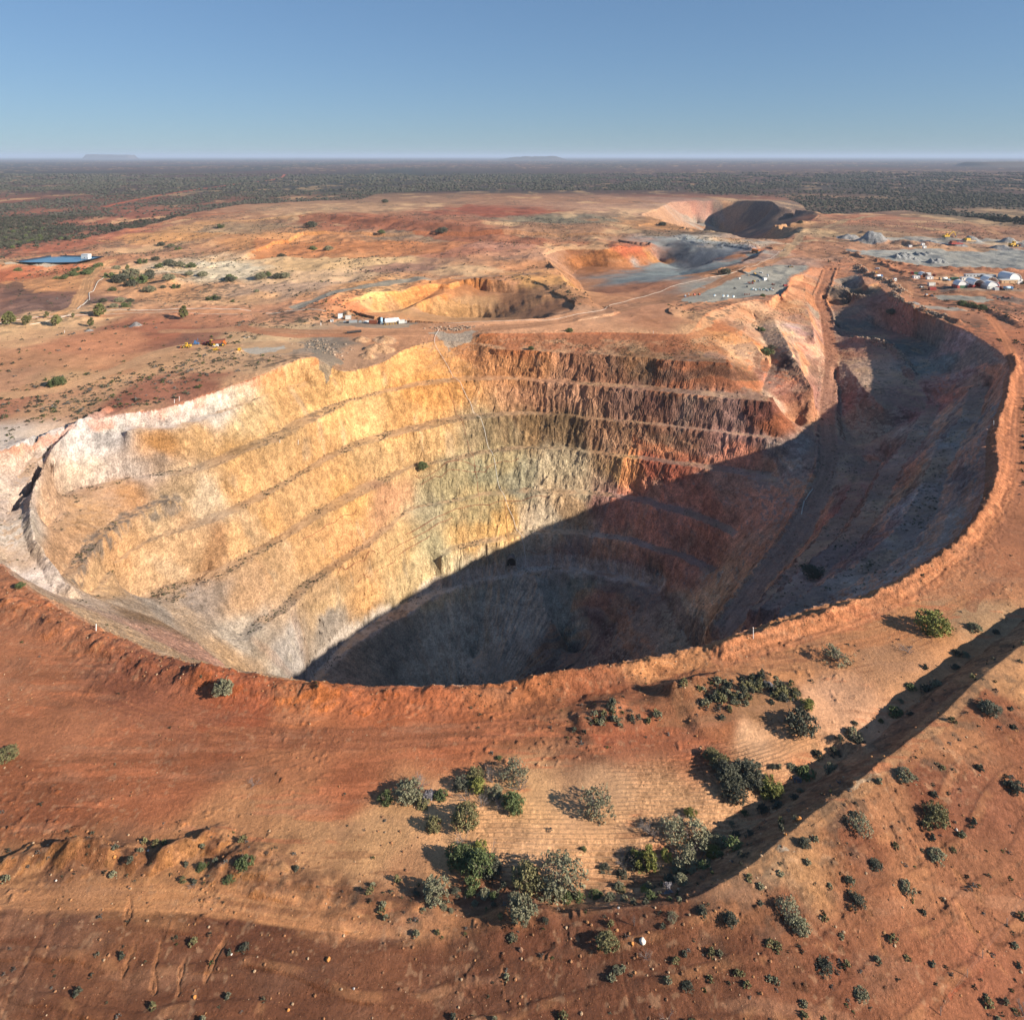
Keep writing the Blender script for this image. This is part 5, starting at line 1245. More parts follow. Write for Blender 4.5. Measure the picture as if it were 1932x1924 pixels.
for i, (x_, y_, w_) in enumerate(((585, 700, 60), (640, 720, 80), (690, 700, 90), (740, 715, 80), (790, 705, 60), (620, 660, 40), (845, 645, 46), (900, 630, 60), (960, 635, 50), (1020, 640, 50), (800, 680, 44), (905, 722, 60), (940, 745, 44), (695, 818, 40), (640, 828, 50), (675, 860, 50), (700, 740, 60), (1080, 690, 50), (1230, 700, 60), (1230, 715, 50), (1390, 700, 60), (1420, 698, 50), (1480, 705, 50), (1520, 705, 50), (1130, 805, 60), (1160, 808, 36), (1370, 780, 26), (1240, 828, 26), (870, 755, 30), (800, 770, 60), (600, 760, 40), (550, 845, 40), (610, 870, 40), (760, 625, 50), (830, 610, 40), (1010, 690, 40), (1180, 430, 40), (1660, 430, 60), (1750, 560, 46), (1670, 545, 40), (860, 515, 40), (910, 520, 36), (950, 560, 34), (1500, 580, 40))):
    plant(T1, (x_, y_), w_, ('green', 'dark', 'grey')[i % 3], 'dark green mulga bush on the tan ground between the pond and the old dumps', 'bush', 'mulga_bush', .8, 'mulga bushes right of the pond')
for i, (x_, y_, w_) in enumerate(((1080, 430, 150), (1130, 380, 120), (1310, 420, 140), (1340, 360, 120), (1230, 420, 110), (1480, 290, 120), (960, 470, 110), (850, 480, 90), (1420, 320, 60))):
    plant(TC, (x_, y_), w_, 'green', 'green mulga bush on the bank in front of the pond', 'bush', 'mulga_bush', .7, 'bushes on the pond bank')
plant(TC, (270, 375), 105, 'green', 'lone bush on the bank below the left end of the pond', 'bush', 'bush', .7)

# scattered saltbush on the near ground
SALT = []
for i in range(6):
    k_ = ('low_grey', 'low_dark', 'low_olive', 'low_olive', 'low_grey', 'low_dark')[i]
    SALT.append(crown_mesh('saltbush', 700 + i, LM[k_.replace('low_', '')], 'low', 34, 9, .16))
rg = np.random.default_rng(77)
N = 60000
yy = 100 + 170 * rg.random(N) ** 1.3; xx = (rg.random(N) * 2 - 1) * (.72 * yy + 6)
inP = R1_edge(xx, yy) < 2.5
bel = inpoly(xx, yy, J(NEAR_EDGE, np.array([(400, 300, 0), (400, -200, 0), (-400, -200, 0), (-400, 110, 0)])))
dB, _, zB = distline(xx, yy, BANK, 40)
clus = fbm(xx, yy, 14, 3, 201); big_ = fbm(xx, yy, 40, 2, 202)
dens = np.where(bel, .09 + .16 * smooth(0, 40, xx) + .16 * clus, .022 + .10 * np.maximum(clus, 0) ** 1.5)
dens = np.where((xx > 45) & ~bel, dens + .12 * smooth(.1, .6, clus), dens)
dens = np.where((dB < 12) & ~bel, dens + .34 * smooth(-.2, .5, clus), dens)
dR = R1_edge(xx, yy); dens = np.where((dR > 4) & (dR < 22) & ~bel & (xx > -60), dens + .10 * smooth(.15, .6, clus), dens)
for (Pb, hb_, wb_, rb_) in BUNDS:
    if rb_ < .95 or Pb[:, 1].max() > 240: continue
    dq, _, _ = distline(xx, yy, Pb, 6); dens = np.where(dq < 4.5, .30, dens)
mound = inpoly(xx, yy, W(T8, [(1250, 300), (1500, 200), (1800, 120), (1932, 130), (1932, 270), (1500, 290)])) | inpoly(xx, yy, W(T9, [(0, 500), (100, 470), (450, 400), (620, 420), (600, 560), (300, 590), (50, 580)]))
dens = np.where(mound, 5.5 * smooth(-.25, .2, clus), dens)
fld = inpoly(xx, yy, FIELD); dens = np.where(fld, .006 + .02 * np.maximum(clus, 0), dens)
rd, _, _ = distline(xx, yy, chaikin(J(W(T7, [(-50, 1295), (300, 1290), (800, 1290), (1200, 1310), (1600, 1370), (1864, 1420)])), 1), 5)
dens = np.where(rd < 2.5, dens * .1, dens)
keep = (rg.random(N) < dens * .17) & ~inP
xs, ys = xx[keep], yy[keep]
sz = .30 + .55 * rg.random(len(xs)) ** 2.2 + .25 * smooth(0, 60, xs) * rg.random(len(xs))
mk = mound[keep]; sz = np.where(mk, sz * 1.35, sz)
zs = height(xs, ys)
o_ = np.argsort(-sz / ys)
print('saltbush', len(xs))
ind = o_[:290]
for i in ind:
    o = link('saltbush', SALT[int(rg.integers(6))], None, (xs[i], ys[i], zs[i] - .03), rg.random() * 6.28, (sz[i], sz[i], sz[i] * (.9 + .5 * rg.random())))
    tag(o, 'low grey saltbush tuft dotted over the bare red earth near the rim and bank', 'shrub', 'saltbush tufts on the near ground')
def merged(name, meshes, X, Y, Z, S, m, seed, label=None, cat=None, kind='stuff', cols=None, zs_=1.0):
    rg = np.random.default_rng(seed); Vs = []; Fs = []; n = 0; Cs = []
    base = []
    for me in meshes:
        v = np.empty(len(me.vertices) * 3, np.float32); me.vertices.foreach_get('co', v); f = np.empty(len(me.loops), np.int32); me.loops.foreach_get('vertex_index', f)
        base.append((v.reshape(-1, 3), f.reshape(len(me.polygons), -1)))
    pick = rg.integers(len(base), size=len(X))
    for b, (v, f) in enumerate(base):
        j = np.where(pick == b)[0]
        if not len(j): continue
        t = rg.random(len(j)) * 6.283; c, s = np.cos(t)[:, None], np.sin(t)[:, None]; sc = S[j][:, None]
        P = np.stack([(v[None, :, 0] * c - v[None, :, 1] * s) * sc + X[j][:, None], (v[None, :, 0] * s + v[None, :, 1] * c) * sc + Y[j][:, None], v[None, :, 2] * sc * zs_ + Z[j][:, None]], -1)
        Vs.append(P.reshape(-1, 3)); Fs.append((f[None] + (np.arange(len(j)) * len(v))[:, None, None] + n).reshape(-1, f.shape[1])); n += len(j) * len(v)
        if cols is not None: Cs.append(np.repeat(cols[j], len(v), 0))
    me = np_mesh(name, np.vstack(Vs), np.vstack(Fs), m, np.vstack(Cs) if cols is not None else None, False)
    o = link(name, me); o['kind'] = kind
    if label: o['label'] = label
    if cat: o['category'] = cat
    return o
TUFT = [crown_mesh('tuft', 720 + i, LM['grey'], 'low', 16, 7, .2) for i in range(4)]
r_ = o_[290:]
attr_leaf, n_, l_, b_ = mat('scrub_leaf')
at_ = n_.new('ShaderNodeAttribute'); at_.attribute_name = 'soil'; l_.new(at_.outputs['Color'], b_.inputs['Base Color']); b_.inputs['Roughness'].default_value = .85; b_.inputs['Specular IOR Level'].default_value = .1
pal = np.array([(.12, .115, .08), (.065, .062, .045), (.10, .095, .06), (.085, .10, .04), (.15, .14, .125), (.14, .11, .09)])
merged('scattered_tufts', TUFT, xs[r_], ys[r_], zs[r_] - .03, sz[r_] * .9, attr_leaf, 5, 'tiny dry tufts and saltbush seedlings sprinkled over the near red earth', 'scrub', cols=pal[rg.integers(6, size=len(r_))] * (.7 + .6 * rg.random((len(r_), 1))))
# low weeds on the berms of the pit
k = bf[(fbm(gx[bf], gy[bf], 13, 3, 210) > .12) & (gz[bf] > -125) & ~((thk_all[bf] > .75) & (thk_all[bf] < 2.75) & (rg.random(len(bf)) < .75))]
k = rg.choice(k, min(5200, len(k)), False)
merged('bench_weeds', TUFT, gx[k], gy[k], gz[k] - .05, .22 + .45 * rg.random(len(k)) ** 2, attr_leaf, 6, 'dark weeds growing along the benches and ramp of the open pit', 'weeds', cols=pal[rg.integers(4, size=len(k))] * (.7 + .5 * rg.random((len(k), 1))))
# mid-ground scrub on the plateau, in drifts
N = 60000
yy = 270 + 1150 * rg.random(N) ** 1.6; xx = (rg.random(N) * 2 - 1) * (.74 * yy + 10)
e_ = R1_edge(np.clip(xx, -319, 489), yy); okk = (e_ > 8) & ~(R1.inside(xx, yy) & (R1.at(xx, yy) < -1.5))
cl = fbm(xx, yy * .6, 46, 4, 220)
pads = np.zeros(N, bool)
for i in np.where(okk)[0][:0]: pass
ix = np.clip(np.searchsorted(YR, yy), 0, NY - 1); jx = np.clip(((xx / (.80 * YR[ix] + 22) + 1) * .5 * (NX - 1)).astype(int), 0, NX - 1)
zo = zone[ix * NX + jx]; okk &= (zo == 0)
keep = okk & (rg.random(N) < .10 + .9 * smooth(-.02, .5, cl))
xm, ym = xx[keep], yy[keep]; zm = height(xm, ym)
merged('plateau_scrub', TUFT, xm, ym, zm - .05, (.45 + 1.3 * rg.random(len(xm)) ** 2.5), attr_leaf, 7, 'drifts of low grey scrub over the tan ground around the mine workings', 'scrub', cols=pal[rg.integers(5, size=len(xm))] * (.7 + .5 * rg.random((len(xm), 1))))

# ---------------------------------------------------------------- mulga woodland of the plain
_WOOD = J(W(T1, [(-900, 600), (0, 612), (100, 600), (350, 548), (500, 495), (760, 445), (900, 408), (1000, 382), (1150, 345), (1300, 322), (1600, 312), (1932, 300)]),
         W(T2, [(420, 255), (900, 243), (1932, 242)]), W(T3, [(300, 268), (640, 280), (860, 370), (1000, 352), (1300, 345), (1700, 390), (1932, 430), (2600, 470)]), np.array([(9000, 9000, 0), (-9000, 9000, 0)]))
def ico(seed, fine):
    b = bmesh.new(); bmesh.ops.create_icosphere(b, subdivisions=2 if fine else 1, radius=1); rr = random.Random(seed)
    for v in b.verts:
        n_ = .72 + .5 * rr.random(); v.co = Vector((v.co.x * n_, v.co.y * n_, max(-.1, v.co.z * n_ * .55 + .42)))
    me = bpy.data.meshes.new('shrub'); b.to_mesh(me); b.free(); me.materials.append(attr_leaf); return me
N = 330000
yy = 560 * np.exp(rg.random(N) ** .8 * math.log(5200 / 560)); xx = (rg.random(N) * 2 - 1) * (.72 * yy + 20)
okk = inpoly(xx, yy, WOOD)
rdW = np.full(N, 1e9, np.float32)
for P, w_ in ((W(T1, [(560, 330), (740, 290), (1000, 245), (1300, 205), (1500, 180), (1520, 155)]), 12), (W(T3, [(640, 600), (720, 500), (820, 440), (950, 410), (1080, 385), (1150, 375)]), 12), (W(T3, [(1620, 405), (1700, 430), (1780, 460), (1860, 485)]), 14)):
    d, _, _ = distline(xx, yy, chaikin(P, 2), w_); okk &= d >= w_
cl = fbm(xx, yy * .55, 150, 5, 230) + .35 * fbm(xx, yy * .5, 900, 3, 231)
keep = okk & (rg.random(N) < np.clip(.36 + 1.0 * cl, .02, .95) * np.where(yy < 1500, .75, .45))
xw, yw = xx[keep], yy[keep]
rw_ = (1.5 + 2.3 * rg.random(len(xw)) ** 1.6) * (1 + smooth(1400, 4500, yw) * 1.6)
zw = height(xw, yw)
print('woodland', len(xw))
wp = np.array([(.075, .078, .055), (.060, .063, .046), (.095, .092, .066), (.085, .072, .058), (.115, .098, .080)])
wc = wp[rg.integers(5, size=len(xw))] * (.8 + .35 * rg.random((len(xw), 1)))
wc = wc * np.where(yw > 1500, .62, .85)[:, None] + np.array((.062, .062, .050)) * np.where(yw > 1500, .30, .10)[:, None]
o_ = np.argsort(-rw_ / yw); ind = o_[:270]; rest = o_[270:]
WCR = [crown_mesh('crown', 800 + j, LM['dark' if j < 3 else 'green'], 'low', 60, 12, .17) for j in range(4)]
for i in ind:
    e = empty('mulga_tree', (xw[i], yw[i], zw[i] - .1), 'dark mulga tree at the near edge of the woodland on the plain', 'tree', rg.random() * 6.28, 'mulga trees along the edge of the plain')
    link('crown', WCR[int(rg.integers(4))], e, sc=(rw_[i], rw_[i], rw_[i] * 1.25)); link('trunk', TRUNK[int(rg.integers(3))], e, sc=rw_[i] * .8)
nr = rest[yw[rest] < 1500]; fr = rest[yw[rest] >= 1500]
merged('mulga_woodland', [crown_mesh('crown', 820 + j, LM['dark'], 'low', 22, 6, .30) for j in range(4)], xw[nr], yw[nr], zw[nr] - .1, rw_[nr], attr_leaf, 8, 'dark mulga woodland covering the red plain beyond the workings', 'woodland', cols=wc[nr], zs_=1.2)
merged('far_woodland', [ico(840 + j, False) for j in range(5)], xw[fr], yw[fr], zw[fr] - .2, rw_[fr], attr_leaf, 9, 'far grey-green woodland fading towards the horizon', 'woodland', cols=wc[fr])

# ---------------------------------------------------------------- mine plant, sheds, vehicles, pipes
M['pipe'] = paint('pipe', (.58, .53, .46), .6, var=.45, scale=.25)
def at(T, p): return hit(T, p)
def mpx(T, g): return g[1] / FPX / T[2] / 3.87        # metres per sheet unit at a ground point
def thing(T, p, name, label, cat, rz=0.0, group=None, dz=0.0):
    g = at(T, p); return empty(name, (g[0], g[1], g[2] + dz), label, cat, rz, group)

def container(T, p, L, m, label, name='shipping_container', cat='container', rz=0.0, h=2.6, w=2.45, dz=0.05, group=None, corr=True):
    e = thing(T, p, name, label, cat, rz, group, dz)
    b = MB(); b.box(-L / 2, L / 2, -w / 2, w / 2, .12, h)
    if corr:
        n = int(L / .5)
        for i in range(n):
            x = -L / 2 + .25 + i * (L - .5) / max(1, n - 1)
            b.box(x - .09, x + .09, -w / 2 - .05, -w / 2 - .002, .25, h - .15); b.box(x - .09, x + .09, w / 2 + .002, w / 2 + .05, .25, h - .15)
    b.build('body', m, e)
    d = MB()
    for s in (-1, 1): d.box(L / 2 + .003, L / 2 + .07, s * w * .25 - w * .22, s * w * .25 + w * .22, .2, h - .1)
    d.build('door', m, e)
    f = MB()
    for x in (-L / 2, L / 2):
        for y in (-w / 2, w / 2): f.box(x - .09, x + .09, y - .09, y + .09, -.15, h + .02)
    f.build('corner_post', M['darkgrey'] if m is not M['white'] else M['galv'], e)
    return e
def cabin(T, p, L, w, h, m, label, name='site_cabin', cat='cabin', rz=0.0, roof=None, wins=2):
    e = thing(T, p, name, label, cat, rz, None, .05)
    MB().box(-L / 2, L / 2, -w / 2, w / 2, .25, h).build('wall', m, e)
    MB().prism([(-L / 2 - .2, h + .003), (L / 2 + .2, h + .003), (L / 2 + .2, h + .15), (0, h + .32), (-L / 2 - .2, h + .15)], -w / 2 - .2, w / 2 + .2).build('roof', roof or M['galv'], e)
    for i in range(wins):
        x = -L / 2 + L * (i + .5) / wins
        q = MB().box(x - .55, x + .55, -w / 2 - .05, -w / 2 - .003, 1.1, 2.0).build('window', M['glass'], e)
        MB().box(x - .62, x + .62, -w / 2 - .09, -w / 2 - .055, 1.02, 1.08).build('sill', M['galv'], q)
    MB().box(L / 2 - 1.0, L / 2 - .2, -w / 2 - .06, -w / 2 - .003, .3, 2.1).build('door', M['grey'], e)
    b = MB()
    for x in (-L / 2 + .4, 0, L / 2 - .4):
        for y in (-w / 2 + .3, w / 2 - .3): b.box(x - .15, x + .15, y - .15, y + .15, -.3, .25)
    b.build('footing', M['grey'], e)
    return e
def dome(T, p, span, depth, h, label, wall, rz=0.0, front=None, wall_h=2.6, cat='dome shelter'):
    """fabric arch on two rows of containers"""
    e = thing(T, p, 'dome_shelter', label, cat, rz, None, .05)
    n = 18; R = span / 2
    def arc(r, z0, y): return [(r * math.cos(math.pi * i / n), y, z0 + r * (h / R) * math.sin(math.pi * i / n)) for i in range(n + 1)]
    b = MB(); v = []
    nb = 7
    for j in range(nb):
        y = -depth / 2 + depth * j / (nb - 1); r = R * (1.0 if j % 2 == 0 else .985); v += arc(r, wall_h, y)
    for j in range(nb): v += arc(R * .955, wall_h, -depth / 2 + depth * j / (nb - 1))
    m_ = n + 1; f = []
    for j in range(nb - 1):
        for i in range(n):
            a = j * m_ + i; f.append((a, a + 1, a + 1 + m_, a + m_)); c = a + nb * m_; f.append((c, c + m_, c + m_ + 1, c + 1))
    for i in range(n):
        f.append((i, i + nb * m_, i + 1 + nb * m_, i + 1)); a = (nb - 1) * m_ + i; f.append((a, a + 1, a + 1 + nb * m_, a + nb * m_))
    b.add(v, f); b.build('canopy', M['white'], e)
    for s in (-1, 1):
        c = MB().box(s * (R - .1) - 1.2, s * (R - .1) + 1.2, -depth / 2, depth / 2, 0, wall_h - .004)
        k = int(depth / .6)
        for i in range(k): c.box(s * (R - .1) + s * 1.203 - .03, s * (R - .1) + s * 1.203 + .03, -depth / 2 + .3 + i * .6 - .1, -depth / 2 + .3 + i * .6 + .1, .2, wall_h - .2)
        c.build('side_container', wall, e)
        MB().box(s * (R - .1) - 1.1, s * (R - .1) + 1.1, -depth / 2 - .06, -depth / 2 - .003, .15, wall_h - .15).build('container_door', wall, e)
    if front:
        vv = [(R * .94 * math.cos(math.pi * i / n), -depth / 2 + .5, wall_h + R * .94 * (h / R) * math.sin(math.pi * i / n)) for i in range(n + 1)]
        vv += [(x, y + .15, z) for x, y, z in vv]
        MB().add(vv, [tuple(range(n + 1)), tuple(range(2 * n + 1, n, -1))] + [(i, i + n + 1, i + n + 2, i + 1) for i in range(n)]).build('end_panel', M['white'], e)
        MB().box(-R + 1.15, R - 1.15, -depth / 2 + .4, -depth / 2 + .62, 0, wall_h - .05).build('front_wall', front, e)
    else:
        MB().box(-R + 1.15, R - 1.15, depth / 2 - .5, depth / 2 - .35, 0, wall_h + h * .55).build('rear_wall', M['tan'], e)
    return e
def wheel(e, x, y, z, r, w, hub=M['yellow'], n=14):
    t = MB().tube((x, y - w / 2, z), (x, y + w / 2, z), r, n=n).build('wheel', M['black'], e)
    MB().tube((x, y - w / 2 - .03, z), (x, y + w / 2 + .03, z), r * .5, n=10).build('rim', hub, t)
def ute(T, p, label, m=None, rz=0.0, tray='open'):
    e = thing(T, p, 'utility_vehicle', label, 'ute', rz); m = m or M['white']
    MB().prism([(-2.4, .55), (2.5, .55), (2.5, 1.0), (1.4, 1.12), (-2.4, 1.12)], -.9, .9).build('body', m, e)
    c = MB().prism([(-.5, 1.125), (1.35, 1.125), (.75, 1.8), (-.4, 1.82)], -.82, .82).build('cab', m, e)
    MB().prism([(.80, 1.72), (1.32, 1.16), (1.36, 1.18), (.84, 1.75)], -.74, .74).build('windscreen', M['glass'], c)
    MB().box(-2.35, -.6, -.9, .9, 1.125, 1.35 if tray == 'open' else 1.9).build('tray', M['galv'] if tray == 'open' else m, e)
    for x in (-1.5, 1.55):
        for y in (-.85, .85): wheel(e, x, y, .4, .4, .26, M['galv'])
    return e
def truck(T, p, label, body='tank', rz=0.0, cabm=None, bm=None):
    e = thing(T, p, 'truck', label, 'truck', rz)
    MB().box(-4, 4.2, -1, 1, .75, 1.05).build('chassis', M['darkgrey'], e)
    c = MB().prism([(2.3, 1.054), (4.3, 1.054), (4.3, 2.2), (3.9, 3.0), (2.3, 3.0)], -1.15, 1.15).build('cab', cabm or M['white'], e)
    MB().prism([(4.32, 2.1), (3.98, 2.85), (4.02, 2.87), (4.36, 2.12)], -1, 1).build('windscreen', M['glass'], c)
    if body == 'tank': MB().tube((-3.9, 0, 2.15), (2.0, 0, 2.15), 1.08, n=16).build('tank', bm or M['white'], e, True)
    else: MB().prism([(-4.0, 1.06), (2.0, 1.06), (2.1, 2.5), (-4.2, 2.3)], -1.2, 1.2).build('tray', bm or M['galv'], e)
    for x in (-3.2, -1.9, 3.3):
        for y in (-1, 1): wheel(e, x, y, .52, .52, .4, M['galv'])
    return e
def haul_truck(T, p, label, m, rz=0.0, s=1.0, wreck=False):
    e = thing(T, p, 'haul_truck', label, 'haul truck', rz); e.scale = (s, s, s)
    MB().box(-4, 4, -1.3, 1.3, 1.2, 2.0).build('chassis', M['darkgrey'], e)
    MB().prism([(-4.6, 2.6), (1.6, 2.1), (2.0, 3.2), (4.4, 4.3), (4.2, 4.6), (1.4, 4.3), (-5.0, 4.0)], -2.1, 2.1).build('dump_body', M['rust'] if wreck else m, e)
    c = MB().box(2.6, 4.2, .2, 1.9, 2.04, 4.0).build('cab', m, e)
    MB().box(4.203, 4.25, .35, 1.75, 2.9, 3.8).build('windscreen', M['glass'], c)
    MB().box(2.4, 5.0, -2.0, 2.0, 1.3, 2.036).build('bonnet', m, e)
    for x in (-2.6, 3.0):
        for y in (-1.9, 1.9): wheel(e, x, y, 1.15, 1.15, .9, M['yellow'], 18)
    for y in (-1.0, 1.0): MB().tube((4.3, y, 1.6), (5.0, y, 1.2), .1).build('ladder', m, e)
    return e
def loader(T, p, label, m, rz=0.0, s=1.0):
    e = thing(T, p, 'wheel_loader', label, 'loader', rz); e.scale = (s, s, s)
    MB().prism([(-3.4, .9), (-.4, .9), (-.4, 2.0), (-3.2, 2.2)], -1.1, 1.1).build('engine_cover', m, e)
    MB().prism([(-.35, .8), (1.6, .8), (1.4, 1.6), (-.35, 1.7)], -.8, .8).build('front_frame', m, e)
    c = MB().box(-.9, .5, -.75, .75, 2.03, 3.4).build('cab', M['yellow'] if m is M['yellow'] else m, e)
    MB().box(-.8, .4, -.78, .78, 2.5, 3.2).build('windscreen', M['glass'], c)
    for y in (-.6, .6): MB().tube((.6, y, 1.5), (3.0, y, .8), .18).build('lift_arm', m, e)
    MB().prism([(2.9, .2), (4.3, .1), (4.4, .3), (3.2, .5), (3.3, 1.5), (2.95, 1.5)], -1.5, 1.5).build('bucket', M['rust'], e)
    for x in (-2.2, 1.0):
        for y in (-1.15, 1.15): wheel(e, x, y, .85, .85, .6, M['yellow'], 16)
    return e
def excavator(T, p, label, m, rz=0.0, s=1.0):
    e = thing(T, p, 'excavator', label, 'excavator', rz); e.scale = (s, s, s)
    for y in (-1.3, 1.3): MB().prism([(-2.4, .5), (-2, .05), (2, .05), (2.4, .5), (2, .95), (-2, .95)], y - .35, y + .35).build('track', M['darkgrey'], e)
    MB().prism([(-2.6, 1.05), (1.4, 1.05), (1.4, 1.9), (-2.4, 2.3)], -1.4, 1.4).build('upper_body', m, e)
    c = MB().box(.2, 1.6, .3, 1.35, 1.95, 3.2).build('cab', m, e)
    MB().box(1.603, 1.65, .4, 1.25, 2.2, 3.1).build('windscreen', M['glass'], c)
    MB().prism([(1.0, 1.8), (1.5, 1.7), (4.6, 4.6), (5.4, 4.3), (5.5, 4.6), (4.5, 5.1)], -.6, -.1).build('boom', m, e)
    MB().prism([(5.2, 4.6), (5.6, 4.4), (6.8, 1.8), (6.5, 1.7)], -.55, -.15).build('stick', m, e)
    MB().prism([(6.3, 1.7), (7.0, 1.8), (7.3, .9), (6.6, .6), (6.2, 1.0)], -.9, .2).build('bucket', M['darkgrey'], e)
    return e
def drum(T, p, r, L, label, m, name='tank', cat='tank', rz=0.0, legs=0, upright=False, saddle=M['tan']):
    e = thing(T, p, name, label, cat, rz, None, .02)
    if upright:
        MB().tube((0, 0, .1), (0, 0, L), r, n=18).tube((0, 0, L), (0, 0, L + r * .35), r, r * .4, n=18).build('shell', m, e, True)
        MB().tube((0, 0, L + r * .35), (0, 0, L + r * .35 + .2), .2, n=8).build('hatch', M['galv'], e)
        MB().box(-r, r, -r, r, -.2, .096).build('plinth', M['grey'], e)
    else:
        z = r + .7; b = MB(); b.tube((-L / 2, 0, z), (L / 2, 0, z), r, n=20, cap=False)
        for s in (-1, 1): b.tube((s * L / 2, 0, z), (s * (L / 2 + r * .3), 0, z), r, r * .75, n=20, cap=False); b.tube((s * (L / 2 + r * .3), 0, z), (s * (L / 2 + r * .45), 0, z), r * .75, r * .1, n=20)
        b.build('shell', m, e, True)
        for i in range(legs):
            x = -L / 2 + L * (i + .5) / legs
            MB().prism([(x - .2, -.2), (x + .2, -.2), (x + .2, z - r * .75), (x - .2, z - r * .75)], -r * .8, r * .8).build('saddle', saddle, e)
        MB().tube((L * .2, 0, z + r - .02), (L * .2, 0, z + r + .3), .3, n=10).build('manhole', M['galv'], e)
    return e
def machine(T, p, label, m, m2, L=3.0, rz=0.0, name='mining_machine', cat='machine', group=None, v=0, h=1.8):
    """parked mine machine: frame with a hood, a mast or boom and wheels"""
    e = thing(T, p, name, label, cat, rz, group)
    w = L * .42
    MB().prism([(-L / 2, .35), (L / 2, .35), (L * .42, h * .45), (-L * .46, h * .5)], -w / 2, w / 2).build('frame', m, e)
    MB().box(-L * .4, -L * .02, -w * .42, w * .42, h * .5 + .004, h, .12).build('hood', m2, e)
    if v % 3 == 0: MB().tube((0, 0, h * .5), (L * .62, .1, h * 1.05), .14).build('boom', m, e)
    elif v % 3 == 1: MB().tube((L * .25, 0, h * .4), (L * .25, 0, h * 1.5), .13).build('mast', m2, e)
    else: MB().box(L * .05, L * .4, -w * .4, w * .4, h * .46, h * .9).build('crate', m, e)
    for x in (-L * .3, L * .3): 
        for y in (-w / 2, w / 2): wheel(e, x, y, .38, .38, .25, M['darkgrey'], 10)
    return e

# --- pump and fuel station by the haul road
container(TA, (322, 352), 3.4, M['white'], 'white cube-shaped hut standing apart at the left of the fuel station', 'pump_hut', 'hut', .2, 3.3, 3.2)
container(TA, (470, 360), 4.2, M['offwhite'], 'pale hut with a grey front behind the dark pump shelters', 'pump_hut', 'hut', .15, 2.7)
container(TA, (560, 450), 6.0, M['grey'], 'blue-grey container with a dark open front in the fuel station', rz=.25, h=2.8)
machine(TA, (430, 430), 'dark generator set on the left of the blue-grey container', M['darkgrey'], M['grey'], 5, .1, 'generator_set', 'generator', None, 2, 2.2)
machine(TA, (720, 440), 'dark pump skid with a tall stack between the grey and white containers', M['darkgrey'], M['grey'], 5, .1, 'pump_skid', 'pump', None, 1, 2.4)
container(TA, (850, 465), 5.6, M['white'], 'white corrugated container in the middle of the fuel station', rz=.3, h=3.0)
container(TA, (940, 500), 6.0, M['rust'], 'rusty red container in front of the white one at the fuel station', rz=-.05, h=2.5)
machine(TA, (1020, 405), 'yellow-roofed black generator beside the pale blue upright tank', M['black'], M['yellow'], 3.6, 0, 'generator_set', 'generator', None, 2, 3.0)
drum(TA, (1088, 410), 1.0, 4.2, 'pale blue upright tank at the back of the fuel station', M['paleblue'], 'upright_tank', 'tank', 0, 0, True)
drum(TA, (1280, 500), 1.75, 9.6, 'large white horizontal gas tank on brown saddles', M['white'], 'gas_tank', 'tank', .35, 7)
container(TA, (1468, 490), 4.6, M['offwhite'], 'small white site office right of the gas tank', 'site_office', 'office', .25, 2.5)
machine(TA, (1100, 512), 'small white trailer pump in front of the gas tank end', M['white'], M['galv'], 2.4, .3, 'trailer_pump', 'pump', None, 1, 1.5)
machine(TA, (1545, 440), 'grey gas bottle rack right of the white gas tank', M['galv'], M['white'], 2.2, .2, 'bottle_rack', 'rack', None, 1, 1.8)
for i in range(5): 
    g = at(TA, (1150 + 55 * i, 530 - 6 * i)); o = MB().tube((0, 0, -.2), (0, 0, 1.1), .12, n=8).tube((0, 0, 1.1), (0, 0, 1.16), .14, n=8).build('bollard', M['yellow'], None, loc=tuple(g)); tag(o, 'yellow bollard in the row along the gas tank', 'bollard', 'yellow bollards by the gas tank')
for i in range(11):
    g = at(TA, (455 + 25 * i, 690 - 2 * i)); o = MB().tube((-.35, 0, .8), (.35, 0, .8), .85, n=14).tube((-.37, 0, .8), (.37, 0, .8), .45, n=10).build('tyre', M['black'], None, loc=tuple(g), rz=.3); tag(o, 'big black tyre standing in the row on the pit edge below the fuel station', 'tyre', 'row of black tyres')
g = at(TA, (165, 430)); cabin(TA, (165, 432), 2.2, 1.6, 1.6, M['white'], 'tiny white booth at the left end of the stony fuel pad', 'booth', 'booth', .2, None, 1)
# --- parked machines on the left pad
loader(TE, (335, 450), 'yellow loader parked at the left end of the machine row', M['yellow'], 3.3, .95)
machine(TE, (530, 395), 'blue drill frame between the yellow loader and the red machine', M['blue'], M['blue'], 3.4, .1, 'drill_rig', 'drill rig', None, 1, 2.6)
machine(TE, (720, 385), 'red boom drill in the machine row on the left pad', M['red'], M['red'], 6, 3.0, 'drill_rig', 'drill rig', None, 0, 2.2)
loader(TE, (800, 405), 'yellow loader in the middle of the machine row with its bucket lowered', M['yellow'], 2.7, 1.05)
haul_truck(TE, (950, 410), 'dump truck with a rusty orange body at the right of the machine row', M['orange'], .25, .9, True)
machine(TE, (890, 425), 'cream pump trailer against the rusty dump truck', M['offwhite'], M['yellow'], 3.6, .1, 'pump_trailer', 'trailer', None, 2, 1.8)
loader(TE, (905, 510), 'flat yellow bucket loader lying alone in front of the machine row', M['yellow'], .1, .62)
container(TE, (1330, 515), 2.0, M['yellow'], 'small yellow box alone right of the machine row', 'tool_box', 'box', .2, 1.6, 1.6)
